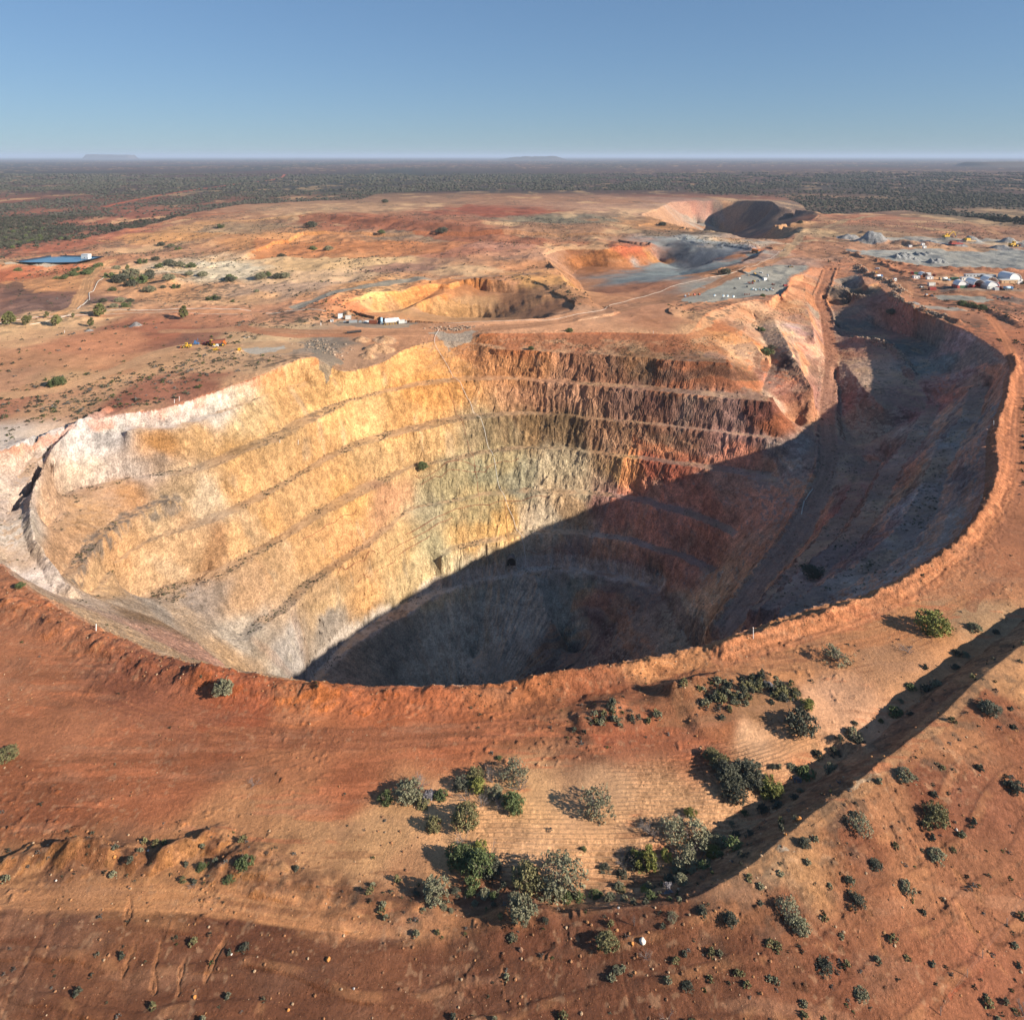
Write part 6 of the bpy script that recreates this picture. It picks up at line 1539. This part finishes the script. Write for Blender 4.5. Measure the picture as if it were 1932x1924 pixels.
# --- grey pad above the back wall
for i, (x_, y_) in enumerate(((790, 448), (890, 448), (938, 448), (1005, 452))):
    machine(TD, (x_, y_), 'white and pale blue pump unit in the row along the front of the grey pad', M['offwhite'], M['paleblue'], 2.4, .1 + .1 * i, 'pump_unit', 'pump', 'white pump units on the grey pad', 2, 2.3)
for i, (x_, y_, a, b_, lb) in enumerate(((500, 425, 'orange', 'grey', 'orange jumbo drill at the left of the orange machines'), (560, 420, 'orange', 'red', 'orange-red drill in the middle of the orange machines'), (610, 418, 'red', 'orange', 'red machine at the right of the orange machines'), (450, 440, 'blue', 'offwhite', 'blue and white unit left of the orange machines'), (1020, 350, 'black', 'darkgrey', 'black stack of conveyor parts alone in the middle of the grey pad'), (1235, 270, 'tan', 'yellow', 'yellow topped machine in the cluster high on the grey pad'), (1215, 292, 'rust', 'red', 'rusty machine in front of the yellow topped one'), (1175, 290, 'grey', 'rust', 'grey machine left of the rusty one'), (1300, 265, 'grey', 'darkgrey', 'grey machine between the yellow topped one and the white box'), (1180, 200, 'tan', 'grey', 'tan machine at the left of the upper row'), (1250, 195, 'yellow', 'tan', 'yellow machine in the upper row of the grey pad'), (1320, 182, 'galv', 'offwhite', 'pale machine at the right of the upper row'), (1460, 305, 'rust', 'rust', 'rusty beams on wheels at the right of the grey pad'), (1450, 345, 'rust', 'darkgrey', 'rusty bogie near the beams on the grey pad'), (1070, 240, 'offwhite', 'galv', 'pile of pale parts along the back edge of the grey pad'), (1160, 330, 'darkgrey', 'black', 'dark flat sled on the grey pad'))):
    machine(TD, (x_, y_), lb, M[a], M[b_], 3.4, .5 * i, 'mining_machine', 'machine', None, i, 1.7)
for i in range(12):
    x_ = 1215 + 22 * i; y_ = (372, 362, 378)[i % 3]
    machine(TD, (x_, y_), 'grey-green fan unit packed in the block of machinery on the grey pad', M['galv'] if i % 2 else M['paleblue'], M['offwhite'] if i % 3 else M['green'], 2.3, .3 * i, 'fan_unit', 'machine', 'block of grey fan units', 2 + (i % 2), 1.7)
container(TD, (1365, 250), 3.4, M['white'], 'white box container standing at the top of the grey pad', rz=.3, h=2.6)
drum(TD, (1398, 222), .8, 2.4, 'small upright tank behind the white box container', M['galv'], 'upright_tank', 'tank', 0, 0, True)
container(TD, (1600, 318), 3.4, M['red'], 'bright red box at the right end of the grey pad', 'skip_bin', 'skip', .1, 1.5, 2)
loader(TD, (1660, 100), 'dark loader at the far corner of the grey pad', M['darkgrey'], .3, .8)
e = thing(TD, (1160, 425), 'pipe_rack', 'low rusty pipe rack at the front of the grey pad', 'rack')
for x_ in (-2, 0, 2): MB().box(x_ - .1, x_ + .1, -.6, .6, -.1, 1.3).build('post', M['rust'], e)
MB().box(-2.6, 2.6, -.15, .15, 1.304, 1.45).build('rail', M['rust'], e); MB().box(-2.6, 2.6, -.75, -.603, .6, .75).build('rail', M['rust'], e)
# --- sheds at the right
cabin(TG, (665, 578), 2.6, 2.4, 3.2, M['white'], 'white gate cabin alone beside the bend of the haul road', 'gate_cabin', 'cabin', .2, M['darkgrey'], 1)
ute(TG, (490, 480), 'white ute parked on the haul road north of the rubble bank', M['white'], 2.6, 'box')
truck(TG, (505, 540), 'white tank truck parked by the rubble bank', 'tank', .25, M['blue'])
machine(TG, (480, 515), 'yellow compressor beside the white tank truck', M['yellow'], M['orange'], 2.6, 0, 'compressor', 'compressor', None, 2, 1.6)
container(TG, (835, 540), 4.5, M['red'], 'dark red container at the back left of the small workshop', rz=1.2)
cabin(TG, (875, 582), 6.0, 3, 2.9, M['white'], 'white cabin left of the small arched workshop', 'site_cabin', 'cabin', .02)
cabin(TG, (1005, 588), 6.0, 3, 2.9, M['white'], 'white cabin with a dark window right of the small arched workshop', 'site_cabin', 'cabin', .02, None, 1)
dome(TG, (942, 572), 6.6, 7, 2.8, 'small arched workshop shelter between two white cabins', M['rust'], 0, None, 2.0)
container(TG, (985, 542), 6.2, M['white'], 'white container at the back of the small workshop', rz=0, h=2.9)
container(TG, (1052, 552), 5.0, M['rust'], 'rust red container at the back right of the small workshop', rz=.9)
container(TG, (878, 535), 6.0, M['green'], 'dark green container behind the left white cabin', rz=0)
truck(TG, (1140, 592), 'cream fuel truck parked right of the small workshop', 'tank', 3.3, M['tan'], M['offwhite'])
ute(TG, (1190, 597), 'blue-and-white ute parked behind the first dome', M['paleblue'], 1.5, 'box')
container(TG, (1250, 592), 7, M['green'], 'long low green container left of the office row', rz=0, h=2.0)
container(TG, (1034, 668), 6.2, M['red'], 'red container under the cream roof in front of the sheds', rz=.02)
cabin(TG, (1024, 640), 6.0, 3, 3.4, M['offwhite'], 'cream roofed kiosk behind the red container', 'kiosk', 'kiosk', .02, M['tan'], 0)
machine(TG, (930, 655), 'dark scrap trailer left of the red container', M['darkgrey'], M['galv'], 5, .4, 'scrap_trailer', 'trailer', None, 2, 1.4)
dome(TG, (1312, 672), 9.6, 9, 4.2, 'closed white dome with a dark green front wall', M['red'], 0, M['green'], 2.7)
dome(TG, (1450, 672), 10.2, 14, 4.8, 'open-fronted white dome with a tan back wall', M['red'], 0, None, 2.7)
dome(TG, (1588, 645), 10.6, 11, 4.8, 'white dome with its end open behind another dome', M['red'], 0, None, 2.7)
dome(TG, (1606, 690), 10.4, 9, 4.2, 'white dome in front of the open ended one', M['grey'], 0, M['offwhite'], 2.6)
dome(TG, (1790, 600), 12.5, 16, 5.6, 'largest white dome behind the long pale shed', M['offwhite'], .1, M['offwhite'], 2.9)
cabin(TG, (1372, 600), 12, 3.5, 3.0, M['offwhite'], 'long white office row behind the two front domes', 'office_row', 'office', .02, None, 4)
cabin(TG, (1450, 580), 20, 3.5, 2.8, M['galv'], 'long grey roofed office row at the back of the sheds', 'office_row', 'office', .02, M['galv'], 6)
cabin(TG, (1590, 585), 12, 4, 3.2, M['galv'], 'grey shed right of the long office row', 'shed', 'shed', .02, M['galv'], 3)
cabin(TG, (1775, 632), 15.5, 5, 3.4, M['tan'], 'long pale tan shed under the largest dome', 'shed', 'shed', .03, M['offwhite'], 3)
cabin(TG, (1880, 630), 4, 4, 3.2, M['white'], 'white hut at the right end of the long tan shed', 'hut', 'hut', .03, None, 1)
container(TG, (1700, 700), 6, M['red'], 'red container right of the front domes', rz=.05)
container(TG, (1658, 712), 4.2, M['galv'], 'grey container on the corner in front of the domes', rz=.1)
container(TG, (1728, 702), 4.2, M['rust'], 'rusty container beside the red one right of the domes', rz=.02)
truck(TG, (1775, 712), 'blue tank truck parked right of the sheds', 'tank', .1, M['blue'], M['paleblue'])
container(TG, (1190, 668), 7, M['darkgrey'], 'dark flat container left of the green-fronted dome', rz=0, h=1.6)
machine(TG, (985, 735), 'orange drill carrier on the gravel in front of the sheds', M['orange'], M['grey'], 5, .2, 'drill_rig', 'drill rig', None, 0, 2)
machine(TG, (1030, 740), 'dark scrap pile machine beside the orange drill carrier', M['darkgrey'], M['darkgrey'], 5, 1.2, 'mining_machine', 'machine', None, 2, 1.8)
for i, x_ in enumerate((1660, 1700, 1750, 1800)): machine(TG, (x_, 770 + 10 * (i % 2)), ('long dark steel frame at the left', 'black steel stack in the middle', 'rusty steel stack at the right', 'dark beams at the far right')[i] + ' of the scrap row below the sheds', M[('darkgrey', 'black', 'rust', 'darkgrey')[i]], M['rust'], 5, .1 * i, 'scrap_stack', 'scrap', None, 2, 1.2)
excavator(TG, (1175, 195), 'yellow excavator with raised boom working on the far ore pad', M['yellow'], .1, 2.0)
loader(TG, (1838, 255), 'yellow loader at the right end of the far ore pad', M['yellow'], .2, 2.2)
machine(TG, (1262, 222), 'long red crusher beside the far excavator', M['red'], M['rust'], 17, .05, 'crusher', 'crusher', None, 0, 4.5)
machine(TG, (1400, 225), 'tan conveyor crusher right of the red crusher', M['tan'], M['yellow'], 16, .1, 'conveyor', 'conveyor', None, 0, 5)
haul_truck(TF, (1025, 680), 'orange haul truck driving up the ramp of the grey dump', M['orange'], 2.2, 1.1)
for i, (x_, y_) in enumerate(((815, 262), (940, 258), (955, 275))): cabin(TG, (x_, y_), 4, 3, 3, M['white'], ('white hut at the left of the gap between the ore pads', 'upper white hut in the gap between the ore pads', 'lower white hut in the gap between the ore pads')[i], 'hut', 'hut', .1, None, 1)
# --- pond
q = W(TC, [(180, 262), (800, 166), (1540, 180), (1120, 268), (800, 274), (480, 270)], 3.2)
pc = q.mean(0)
def ring(s, z): return [(pc[0] + (x - pc[0]) * s, pc[1] + (y - pc[1]) * s, z) for x, y, _ in q]
zb = float(np.median(height(q[:, 0], q[:, 1]))) + .6
zb = max(zb, 3.4)
n6 = len(q)
lb_ = MB(); lb_.add(ring(1.05, zb + 1.5) + ring(.97, zb + .1), [(i, (i + 1) % n6, (i + 1) % n6 + n6, i + n6) for i in range(n6)]); 
o = lb_.build('pond_liner', M['liner']); tag(o, 'black plastic liner edging the blue water pond', 'pond liner')
wm, n_, l_, b_ = mat('water'); b_.inputs['Base Color'].default_value = (.05, .16, .24, 1); b_.inputs['Roughness'].default_value = .12
no_ = n_.new('ShaderNodeTexNoise'); no_.inputs['Scale'].default_value = .6; bp_ = n_.new('ShaderNodeBump'); bp_.inputs['Strength'].default_value = .15; l_.new(no_.outputs['Fac'], bp_.inputs['Height']); l_.new(bp_.outputs[0], b_.inputs['Normal'])
wb = MB(); wb.add(ring(1.0, zb + .45), [tuple(range(n6))]); o = wb.build('water', wm); o['kind'] = 'structure'
o = cabin(TC, (1288, 240), 9, 5, 5.2, M['white'], 'white pump shed standing on the right corner of the pond bank', 'pump_shed', 'shed', -.2, M['white'], 1)
o.location.z = zb + 1.2
# --- pipelines, hoses, cables
def pipe(name, T, pts, r, m, label, cat, lift=None, sag=0):
    P = np.array([hit(T if not isinstance(p[0], tuple) else p[0], p if not isinstance(p[0], tuple) else p[1]) for p in pts])
    P = chaikin(P, 2); P = dense(P, 4.0)
    z = height(P[:, 0], P[:, 1]); P[:, 2] = np.maximum(z, P[:, 2] - 3 if sag else z) + (r if lift is None else lift)
    cu = bpy.data.curves.new(name, 'CURVE'); cu.dimensions = '3D'; cu.bevel_depth = r; cu.bevel_resolution = 2
    s = cu.splines.new('POLY'); s.points.add(len(P) - 1)
    s.points.foreach_set('co', np.hstack([P, np.ones((len(P), 1))]).astype(np.float32).ravel())
    o = bpy.data.objects.new(name, cu); COL.objects.link(o)
    dg = bpy.context.evaluated_depsgraph_get(); me = bpy.data.meshes.new_from_object(o.evaluated_get(dg)); bpy.data.objects.remove(o); bpy.data.curves.remove(cu)
    me.name = name; me.materials.clear(); me.materials.append(m)
    o = link(name, me); tag(o, label, cat); return o
pipe('pipeline', T2, [(520, 930), (700, 942), (850, 944), (1100, 938), (1240, 930), (1380, 917), (1500, 897), (1560, 880), (1600, 852), (1700, 827), (1932, 760), (T3, (140, 735)), (T3, (230, 715)), (T3, (330, 695)), (T3, (385, 683))], .12, M['pipe'], 'long white pipeline following the haul road past the fuel station and grey pad', 'pipeline')
pipe('pipeline', TF, [(600, 905), (700, 885), (820, 862), (1000, 805), (1180, 722), (1300, 638)], .12, M['pipe'], 'white pipeline beside the road behind the grey pad', 'pipeline')
pipe('pipeline', T1, [(565, 893), (760, 887), (1000, 881), (1340, 876)], .22, M['pipe'], 'straight white pipe from the dense gum tree to the road junction', 'pipeline')
pipe('pipeline', T1, [(1420, 891), (1600, 889), (1740, 892)], .2, M['pipe'], 'short white pipe between the junction and the fuel station', 'pipeline')
pipe('pipeline', T1, [(560, 905), (800, 900), (1270, 897)], .12, M['pipe'], 'thin pale pipe just below the straight white pipe', 'pipeline')
pipe('pipeline', TC, [(-200, 1195), (0, 1165), (390, 1118), (600, 1090), (1000, 1075), (1330, 1050)], .2, M['pipe'], 'white pipe passing behind the gum trees at the left', 'pipeline')
pipe('pipeline', TC, [(440, 1200), (730, 1145), (900, 1100), (1060, 1055)], .2, M['pipe'], 'white pipe running in front of the gum trees at the left', 'pipeline')
pipe('plastic_drain', TC, [(1580, 458), (1530, 520), (1460, 555), (1420, 600), (1380, 660), (1320, 710), (1345, 790), (1300, 850), (1220, 900), (1180, 960), (1155, 990)], 0.36, M['pipe'], 'white plastic lined drain winding down beside the road below the pond', 'drain', .1)
pipe('pipeline', TC, [(1120, 278), (1160, 300), (1210, 330)], .12, M['pipe'], 'pale pipe dropping off the front bank of the pond', 'pipeline')
pipe('pipeline', TE, [(1410, 280), (1530, 268)], .22, M['pipe'], 'short white pipe lying on the left pad beyond the machines', 'pipe')
pipe('white_hose', T2, [(690, 985), (660, 1040), (670, 1080), (700, 1130), (740, 1195), (780, 1258), (840, 1370), (T5, (850, 62)), (T5, (908, 165)), (T5, (935, 250)), (T5, (960, 335)), (T5, (1000, 485)), (T5, (1045, 612)), (T5, (1090, 722)), (T5, (1130, 792)), (T5, (1150, 900)), (T5, (1152, 950)), (T5, (1120, 972)), (T5, (1085, 962))], .085, M['white'], 'long white hose hanging down all benches of the back wall to the tunnel mouth', 'hose', .7)
pipe('brown_hose', T5, [(735, 0), (770, 90), (800, 170), (850, 325), (880, 450), (895, 520), (905, 610)], .11, M['rust'], 'thin brown hose hanging left of the long white hose', 'hose', .6)
pipe('brown_hose', T5, [(1040, 615), (1048, 690), (1055, 780), (1062, 895)], .10, M['rust'], 'thin brown hose dropping straight to the tunnel mouth', 'hose', .6)
for i, (T, pts, lb) in enumerate(((T5, [(560, 470), (700, 440), (900, 408), (1115, 382)], 'upper rusty pipe on the green rock below the third bench'), (T5, [(590, 520), (640, 488), (800, 448), (965, 420)], 'lower rusty pipe on the green rock below the third bench'), (T5, [(510, 790), (640, 708), (760, 656), (900, 628), (1050, 605), (1265, 587)], 'longest rusty pipe curving along the wall above the tunnel'), (T5, [(410, 890), (520, 815), (650, 745), (760, 698)], 'rusty pipe below the longest one on the yellow wall'), (T5, [(255, 1045), (400, 945), (520, 855), (640, 795)], 'lowest rusty pipe slanting down the yellow wall'), (T5, [(150, 1000), (250, 940), (350, 885)], 'short rusty pipe left of the slanting one'), (T4, [(1610, 822), (1700, 765), (1800, 712), (1905, 655)], 'rusty pipe alone on the left wall'), (T5, [(1150, 865), (1300, 858), (1500, 862)], 'rusty pipe in the shade right of the tunnel'))):
    pipe('rusty_pipe', T, pts, .12, M['rust'], lb, 'pipe', .6)
for i, (a, b2) in enumerate((((691, 1270), (705, 1203)), ((710, 1198), (748, 1146)))): pipe('white_pipe', T6, [a, b2], .25, M['pipe'], ('lower', 'upper')[i] + ' white pipe length lying beside the haul ramp in the shade', 'pipe')
# --- tunnel mouth
gp = hit(T5, (1072, 945)); g0 = hit(T5, (1072, 905))
e = empty('tunnel_portal', (gp[0], gp[1], gp[2] - .4), 'dark arched tunnel mouth at the foot of the back wall', 'tunnel portal', .1)
n = 12; R = 2.3
def arch(r, zz, y): return [(r * math.cos(math.pi * i / n), y, zz + r * math.sin(math.pi * i / n)) for i in range(n + 1)]
A = [(R, -1.5, 0)] + arch(R, 2.2, -1.5) + [(-R, -1.5, 0)]; B = [(R + .45, -1.5, 0)] + arch(R + .45, 2.2, -1.5) + [(-R - .45, -1.5, 0)]
A2 = [(x, 9.0, z) for x, y, z in A]; B2 = [(x, 9.0, z) for x, y, z in B]; k = len(A)
MB().add(A + B + A2 + B2, [(i, i + 1, i + 1 + k, i + k) for i in range(k - 1)] + [(i + k, i + 1 + k, i + 1 + 3 * k, i + 3 * k) for i in range(k - 1)] + [(i, i + 2 * k, i + 1 + 2 * k, i + 1) for i in range(k - 1)]).build('lining', paint('shotcrete', (.17, .15, .13), .95, var=.3), e)
MB().add([(x, y + 1.0, z) for x, y, z in A], [tuple(range(k - 1, -1, -1))]).build('tunnel_shade_sheet', M['shade_black'], e)  # near-black sheet across the arch, stands for the shade inside the tunnel
# --- white posts round the pit
for T, p_, h_, lb in ((T4, (513, 1302), 1.6, 'white post on the near left rim'), (T4, (957, 70), 2.0, 'right white post of the pair on the left crest'), (T4, (931, 82), 2.0, 'left white post of the pair on the left crest'), (T4, (1592, 302), 2.0, 'white post standing on a left bench'), (T4, (1494, 290), 1.2, 'short white post on a left bench'), (T9, (412, 200), 2.6, 'tall white post on the near right rim'), (T6, (1646, 828), 2.0, 'white post on the far right rim'), (T2, (58, 965), 1.8, 'white post by the road left of the fuel station'), (T1, (1712, 962), 2.0, 'white post at the road junction'), (T2, (1832, 1008), 1.8, 'white post on the flat behind the back wall'), (T1, (345, 1002), 1.8, 'white post below the gum trees')):
    g = hit(T, p_); e = empty('marker_post', tuple(g), lb, 'post')
    MB().tube((0, 0, -.3), (0, 0, h_), .10, n=8).build('post', M['white'], e); MB().tube((0, 0, h_ + .002), (0, 0, h_ + .10), .12, .08, n=8).build('post_cap', M['white'], e)
# --- boulders
def rock_mesh(seed):
    b = bmesh.new(); bmesh.ops.create_icosphere(b, subdivisions=2, radius=1); rr = random.Random(seed)
    pl = [(Vector((rr.gauss(0, 1), rr.gauss(0, 1), rr.gauss(0, 1))).normalized(), rr.uniform(.5, .85)) for _ in range(9)]
    for v in b.verts:
        for d, c in pl:
            t = v.co.dot(d)
            if t > c: v.co -= d * (t - c)
        v.co *= rr.uniform(.95, 1.05); v.co.z *= .8
    me = bpy.data.meshes.new('boulder'); b.to_mesh(me); b.free(); return me
RK = {}
for c in ('rock_white', 'rock_orange', 'rock_brown'):
    RK[c] = []
    for j in range(3): me = rock_mesh(900 + j); me.materials.append(M[c]); RK[c].append(me)
for T, p_, w_, c, lb in ((T8, (1637, 1440), 36, 'rock_white', 'large white boulder on the brown slope'), (T8, (1583, 1455), 20, 'rock_orange', 'small orange boulder left of the large white one'), (T9, (618, 1020), 30, 'rock_orange', 'bright orange boulder on the shaded side of the bank'), (T9, (558, 1086), 14, 'rock_orange', 'orange stone on the bank crest'), (T9, (584, 832), 16, 'rock_orange', 'orange stone beside the lilac shrub on the sand'), (T9, (1332, 1065), 16, 'rock_white', 'white boulder on the red slope'), (T7, (1690, 1612), 26, 'rock_orange', 'orange boulder on the dark brown slope'), (T7, (1003, 1800), 20, 'rock_orange', 'tan boulder low on the dark brown slope'), (T7, (1485, 1868), 18, 'rock_orange', 'orange boulder at the bottom of the dark brown slope'), (T7, (1193, 1578), 10, 'rock_white', 'pale stone high on the dark brown slope'), (T7, (590, 1082), 18, 'rock_orange', 'orange boulder in the left ridge'), (T7, (762, 1050), 12, 'rock_white', 'white stone on the left ridge'), (T7, (288, 1210), 12, 'rock_white', 'white stone on the tan track'), (T8, (95, 1698), 14, 'rock_white', 'white stone near the bottom of the slope'), (T8, (1508, 1260), 14, 'rock_white', 'white stone at the foot of the bank'), (T8, (985, 1490), 30, 'rock_brown', 'brown heap-like boulder on the brown slope'), (T9, (1430, 1525), 14, 'rock_orange', 'orange stone at the right of the lower slope'), (T9, (850, 1420), 16, 'rock_orange', 'orange stone among the lower bushes')):
    g = hit(T, p_); s_ = w_ / T[2] / 3.87 * g[1] / FPX * .55; o = link('boulder', RK[c][w_ % 3], None, (g[0], g[1], g[2] + s_ * .25), w_ * 1.7, s_); tag(o, lb, 'boulder')
# loose stones, far too many to count
N = 15000; yy = 100 + 160 * rg.random(N) ** 1.4; xx = (rg.random(N) * 2 - 1) * (.72 * yy + 5)
bel = inpoly(xx, yy, J(NEAR_EDGE, np.array([(400, 300, 0), (400, -200, 0), (-400, -200, 0), (-400, 110, 0)])))
dB, _, _ = distline(xx, yy, BANK, 14); cl = fbm(xx, yy, 12, 3, 250)
fld = inpoly(xx, yy, FIELD); inP = R1_edge(xx, yy) < .5
for (Pb, hb_, wb_, rb_) in BUNDS:
    if rb_ >= .95 and Pb[:, 1].max() < 240: dB = np.minimum(dB, distline(xx, yy, Pb, 6)[0] + 6)
d = np.where(bel, .26, .14) + .7 * smooth(.1, .6, cl); d = np.where(dB < 12, .8, d); d = np.where(fld, .03, d)
kk = (rg.random(N) < d) & ~inP
xr, yr = xx[kk], yy[kk]
qr = dense(RIM_S[:, :2], .35); qr = qr[qr[:, 1] < 330]; qr = np.vstack([qr + rg.normal(size=qr.shape) * 3.2 + (0, -2.2) for _ in range(3)])
xr = np.concatenate([xr, qr[:, 0]]); yr = np.concatenate([yr, qr[:, 1]])
sr = .05 + .24 * rg.random(len(xr)) ** 6; zr = height(xr, yr)
sm = []
for j in range(3):
    b = bmesh.new(); bmesh.ops.create_icosphere(b, subdivisions=1, radius=1); rr = random.Random(j)
    for v in b.verts: v.co *= rr.uniform(.7, 1.15); v.co.z *= .7
    me = bpy.data.meshes.new('stone'); b.to_mesh(me); b.free(); sm.append(me)
sp_ = np.array([(.36, .18, .08), (.28, .14, .07), (.20, .10, .055), (.42, .28, .17), (.32, .15, .07)])
merged('loose_stones', sm, xr, yr, zr + sr * .2, sr, attr_leaf, 12, 'loose stones littering the near slopes and banks', 'stones', cols=sp_[rg.integers(5, size=len(xr))] * (.8 + .4 * rg.random((len(xr), 1))))
# rubble along bench floors and rubble banks of the pit rim
kb = np.concatenate([rg.choice(bf, 5000, False)] ); kb = kb[(gz[kb] > -130)]
P_ = []
for T, pts, w_ in ((TG, [(300, 440), (360, 500), (480, 560), (600, 590), (680, 640), (760, 700)], 7), (TG, [(640, 700), (740, 800), (860, 860), (1000, 890), (1150, 940)], 4), (TH, [(1230, 270), (1290, 260), (1400, 300), (1480, 340), (1590, 345)], 6), (T2, [(-10, 1050), (40, 1070), (90, 1090), (150, 1115)], 12), (T2, [(650, 975), (760, 985), (860, 975)], 4), (T6, [(940, 388), (1050, 417), (1140, 432), (1200, 492), (1250, 545)], 3)):
    q_ = dense(chaikin(np.array([hit(T, p) for p in pts]), 2), .5)
    for _ in range(3): P_.append(q_[:, :2] + rg.normal(size=(len(q_), 2)) * w_ * .5)
P_ = np.vstack(P_); xr = np.concatenate([gx[kb], P_[:, 0]]); yr = np.concatenate([gy[kb], P_[:, 1]]); zr = height(xr, yr)
sr = np.concatenate([.15 + .5 * rg.random(len(kb)) ** 3, .3 + .9 * rg.random(len(P_)) ** 3])
cc = np.vstack([col[kb] * .9, np.tile((.30, .22, .16), (len(P_), 1)) * (.6 + .8 * rg.random((len(P_), 1)))])
merged('fallen_rubble', sm, xr, yr, zr + sr * .2, sr, attr_leaf, 13, 'fallen rock rubble on the benches and rubble banks of the pit', 'rubble', cols=cc)
# --- wire fence in the bottom right corner
fp = dense(np.array([hit(T9, p) for p in ((1637, 1380), (1560, 1500), (1450, 1650), (1380, 1740), (1260, 1900))]), 5.0)
e = empty('wire_fence', tuple(fp[0]), 'thin wire fence crossing the bottom right corner', 'fence')
for i, q_ in enumerate(fp):
    z_ = float(height(np.array([q_[0]]), np.array([q_[1]]))[0])
    MB().tube((q_[0] - fp[0][0], q_[1] - fp[0][1], z_ - fp[0][2] - .2), (q_[0] - fp[0][0], q_[1] - fp[0][1], z_ - fp[0][2] + 1.2), .05, n=5).build('post', M['deadwood'], e)
    fp[i, 2] = z_
for h_ in (.5, 1.0):
    w_ = MB()
    for a, b2 in zip(fp[:-1], fp[1:]): w_.tube(tuple(a - fp[0] + (0, 0, h_)), tuple(b2 - fp[0] + (0, 0, h_)), 0.007, n=3, cap=False)
    w_.build('wire', M['deadwood'], e)
# --- hills on the horizon
def hill(name, D, x0, x1, h, flat, seed):
    """low hill D metres off, from sheet column x0 to x1 (full picture)"""
    X0 = (x0 / 3.8691 - 512) / FPX * D; X1 = (x1 / 3.8691 - 512) / FPX * D
    n = 60; m_ = 14; W_ = X1 - X0; v = []
    for j in range(m_):
        for i in range(n):
            s, t = i / (n - 1), j / (m_ - 1)
            e_ = min(1, min(s, 1 - s) * 2 * flat) * min(1, min(t, 1 - t) * 2 * 1.6)
            e_ = e_ * e_ * (3 - 2 * e_)
            z = -12 + (h + 12) * e_ * (1 + (.10 if flat > 3 else .35) * float(fbm(np.array([s * 10]), np.array([t * 4.0]), 2.2, 3, seed)[0]))
            v.append((X0 + W_ * s, D + W_ * .5 * (t - .5), z))
    f = [(j * n + i, j * n + i + 1, (j + 1) * n + i + 1, (j + 1) * n + i) for j in range(m_ - 1) for i in range(n - 1)]
    o = MB().add(v, f).build(name, paint('hill_scrub', (.085, .062, .05), .95, var=.3, scale=.004), None, True); o['kind'] = 'structure'
hill('mesa_hill', 30000, 325, 530, 185, 5, 1)
hill('hill', 22000, 1900, 2230, 102, 2.0, 2)
hill('hill', 9000, 3700, 4300, 48, 4, 5)

# ---------------------------------------------------------------- air
hz = MB(); hz.box(-70000, 70000, -900, 118000, -260, 262)
hm = bpy.data.materials.new('haze'); hm.use_nodes = True
hn = hm.node_tree.nodes; hn.clear()
ho = hn.new('ShaderNodeOutputMaterial'); hv = hn.new('ShaderNodeVolumePrincipled')
hv.inputs['Color'].default_value = (.56, .69, .90, 1); hv.inputs['Density'].default_value = 3.6e-5; hv.inputs['Anisotropy'].default_value = 0.0
hm.node_tree.links.new(hv.outputs[0], ho.inputs['Volume'])
o = hz.build('haze', hm); o['kind'] = 'stuff'
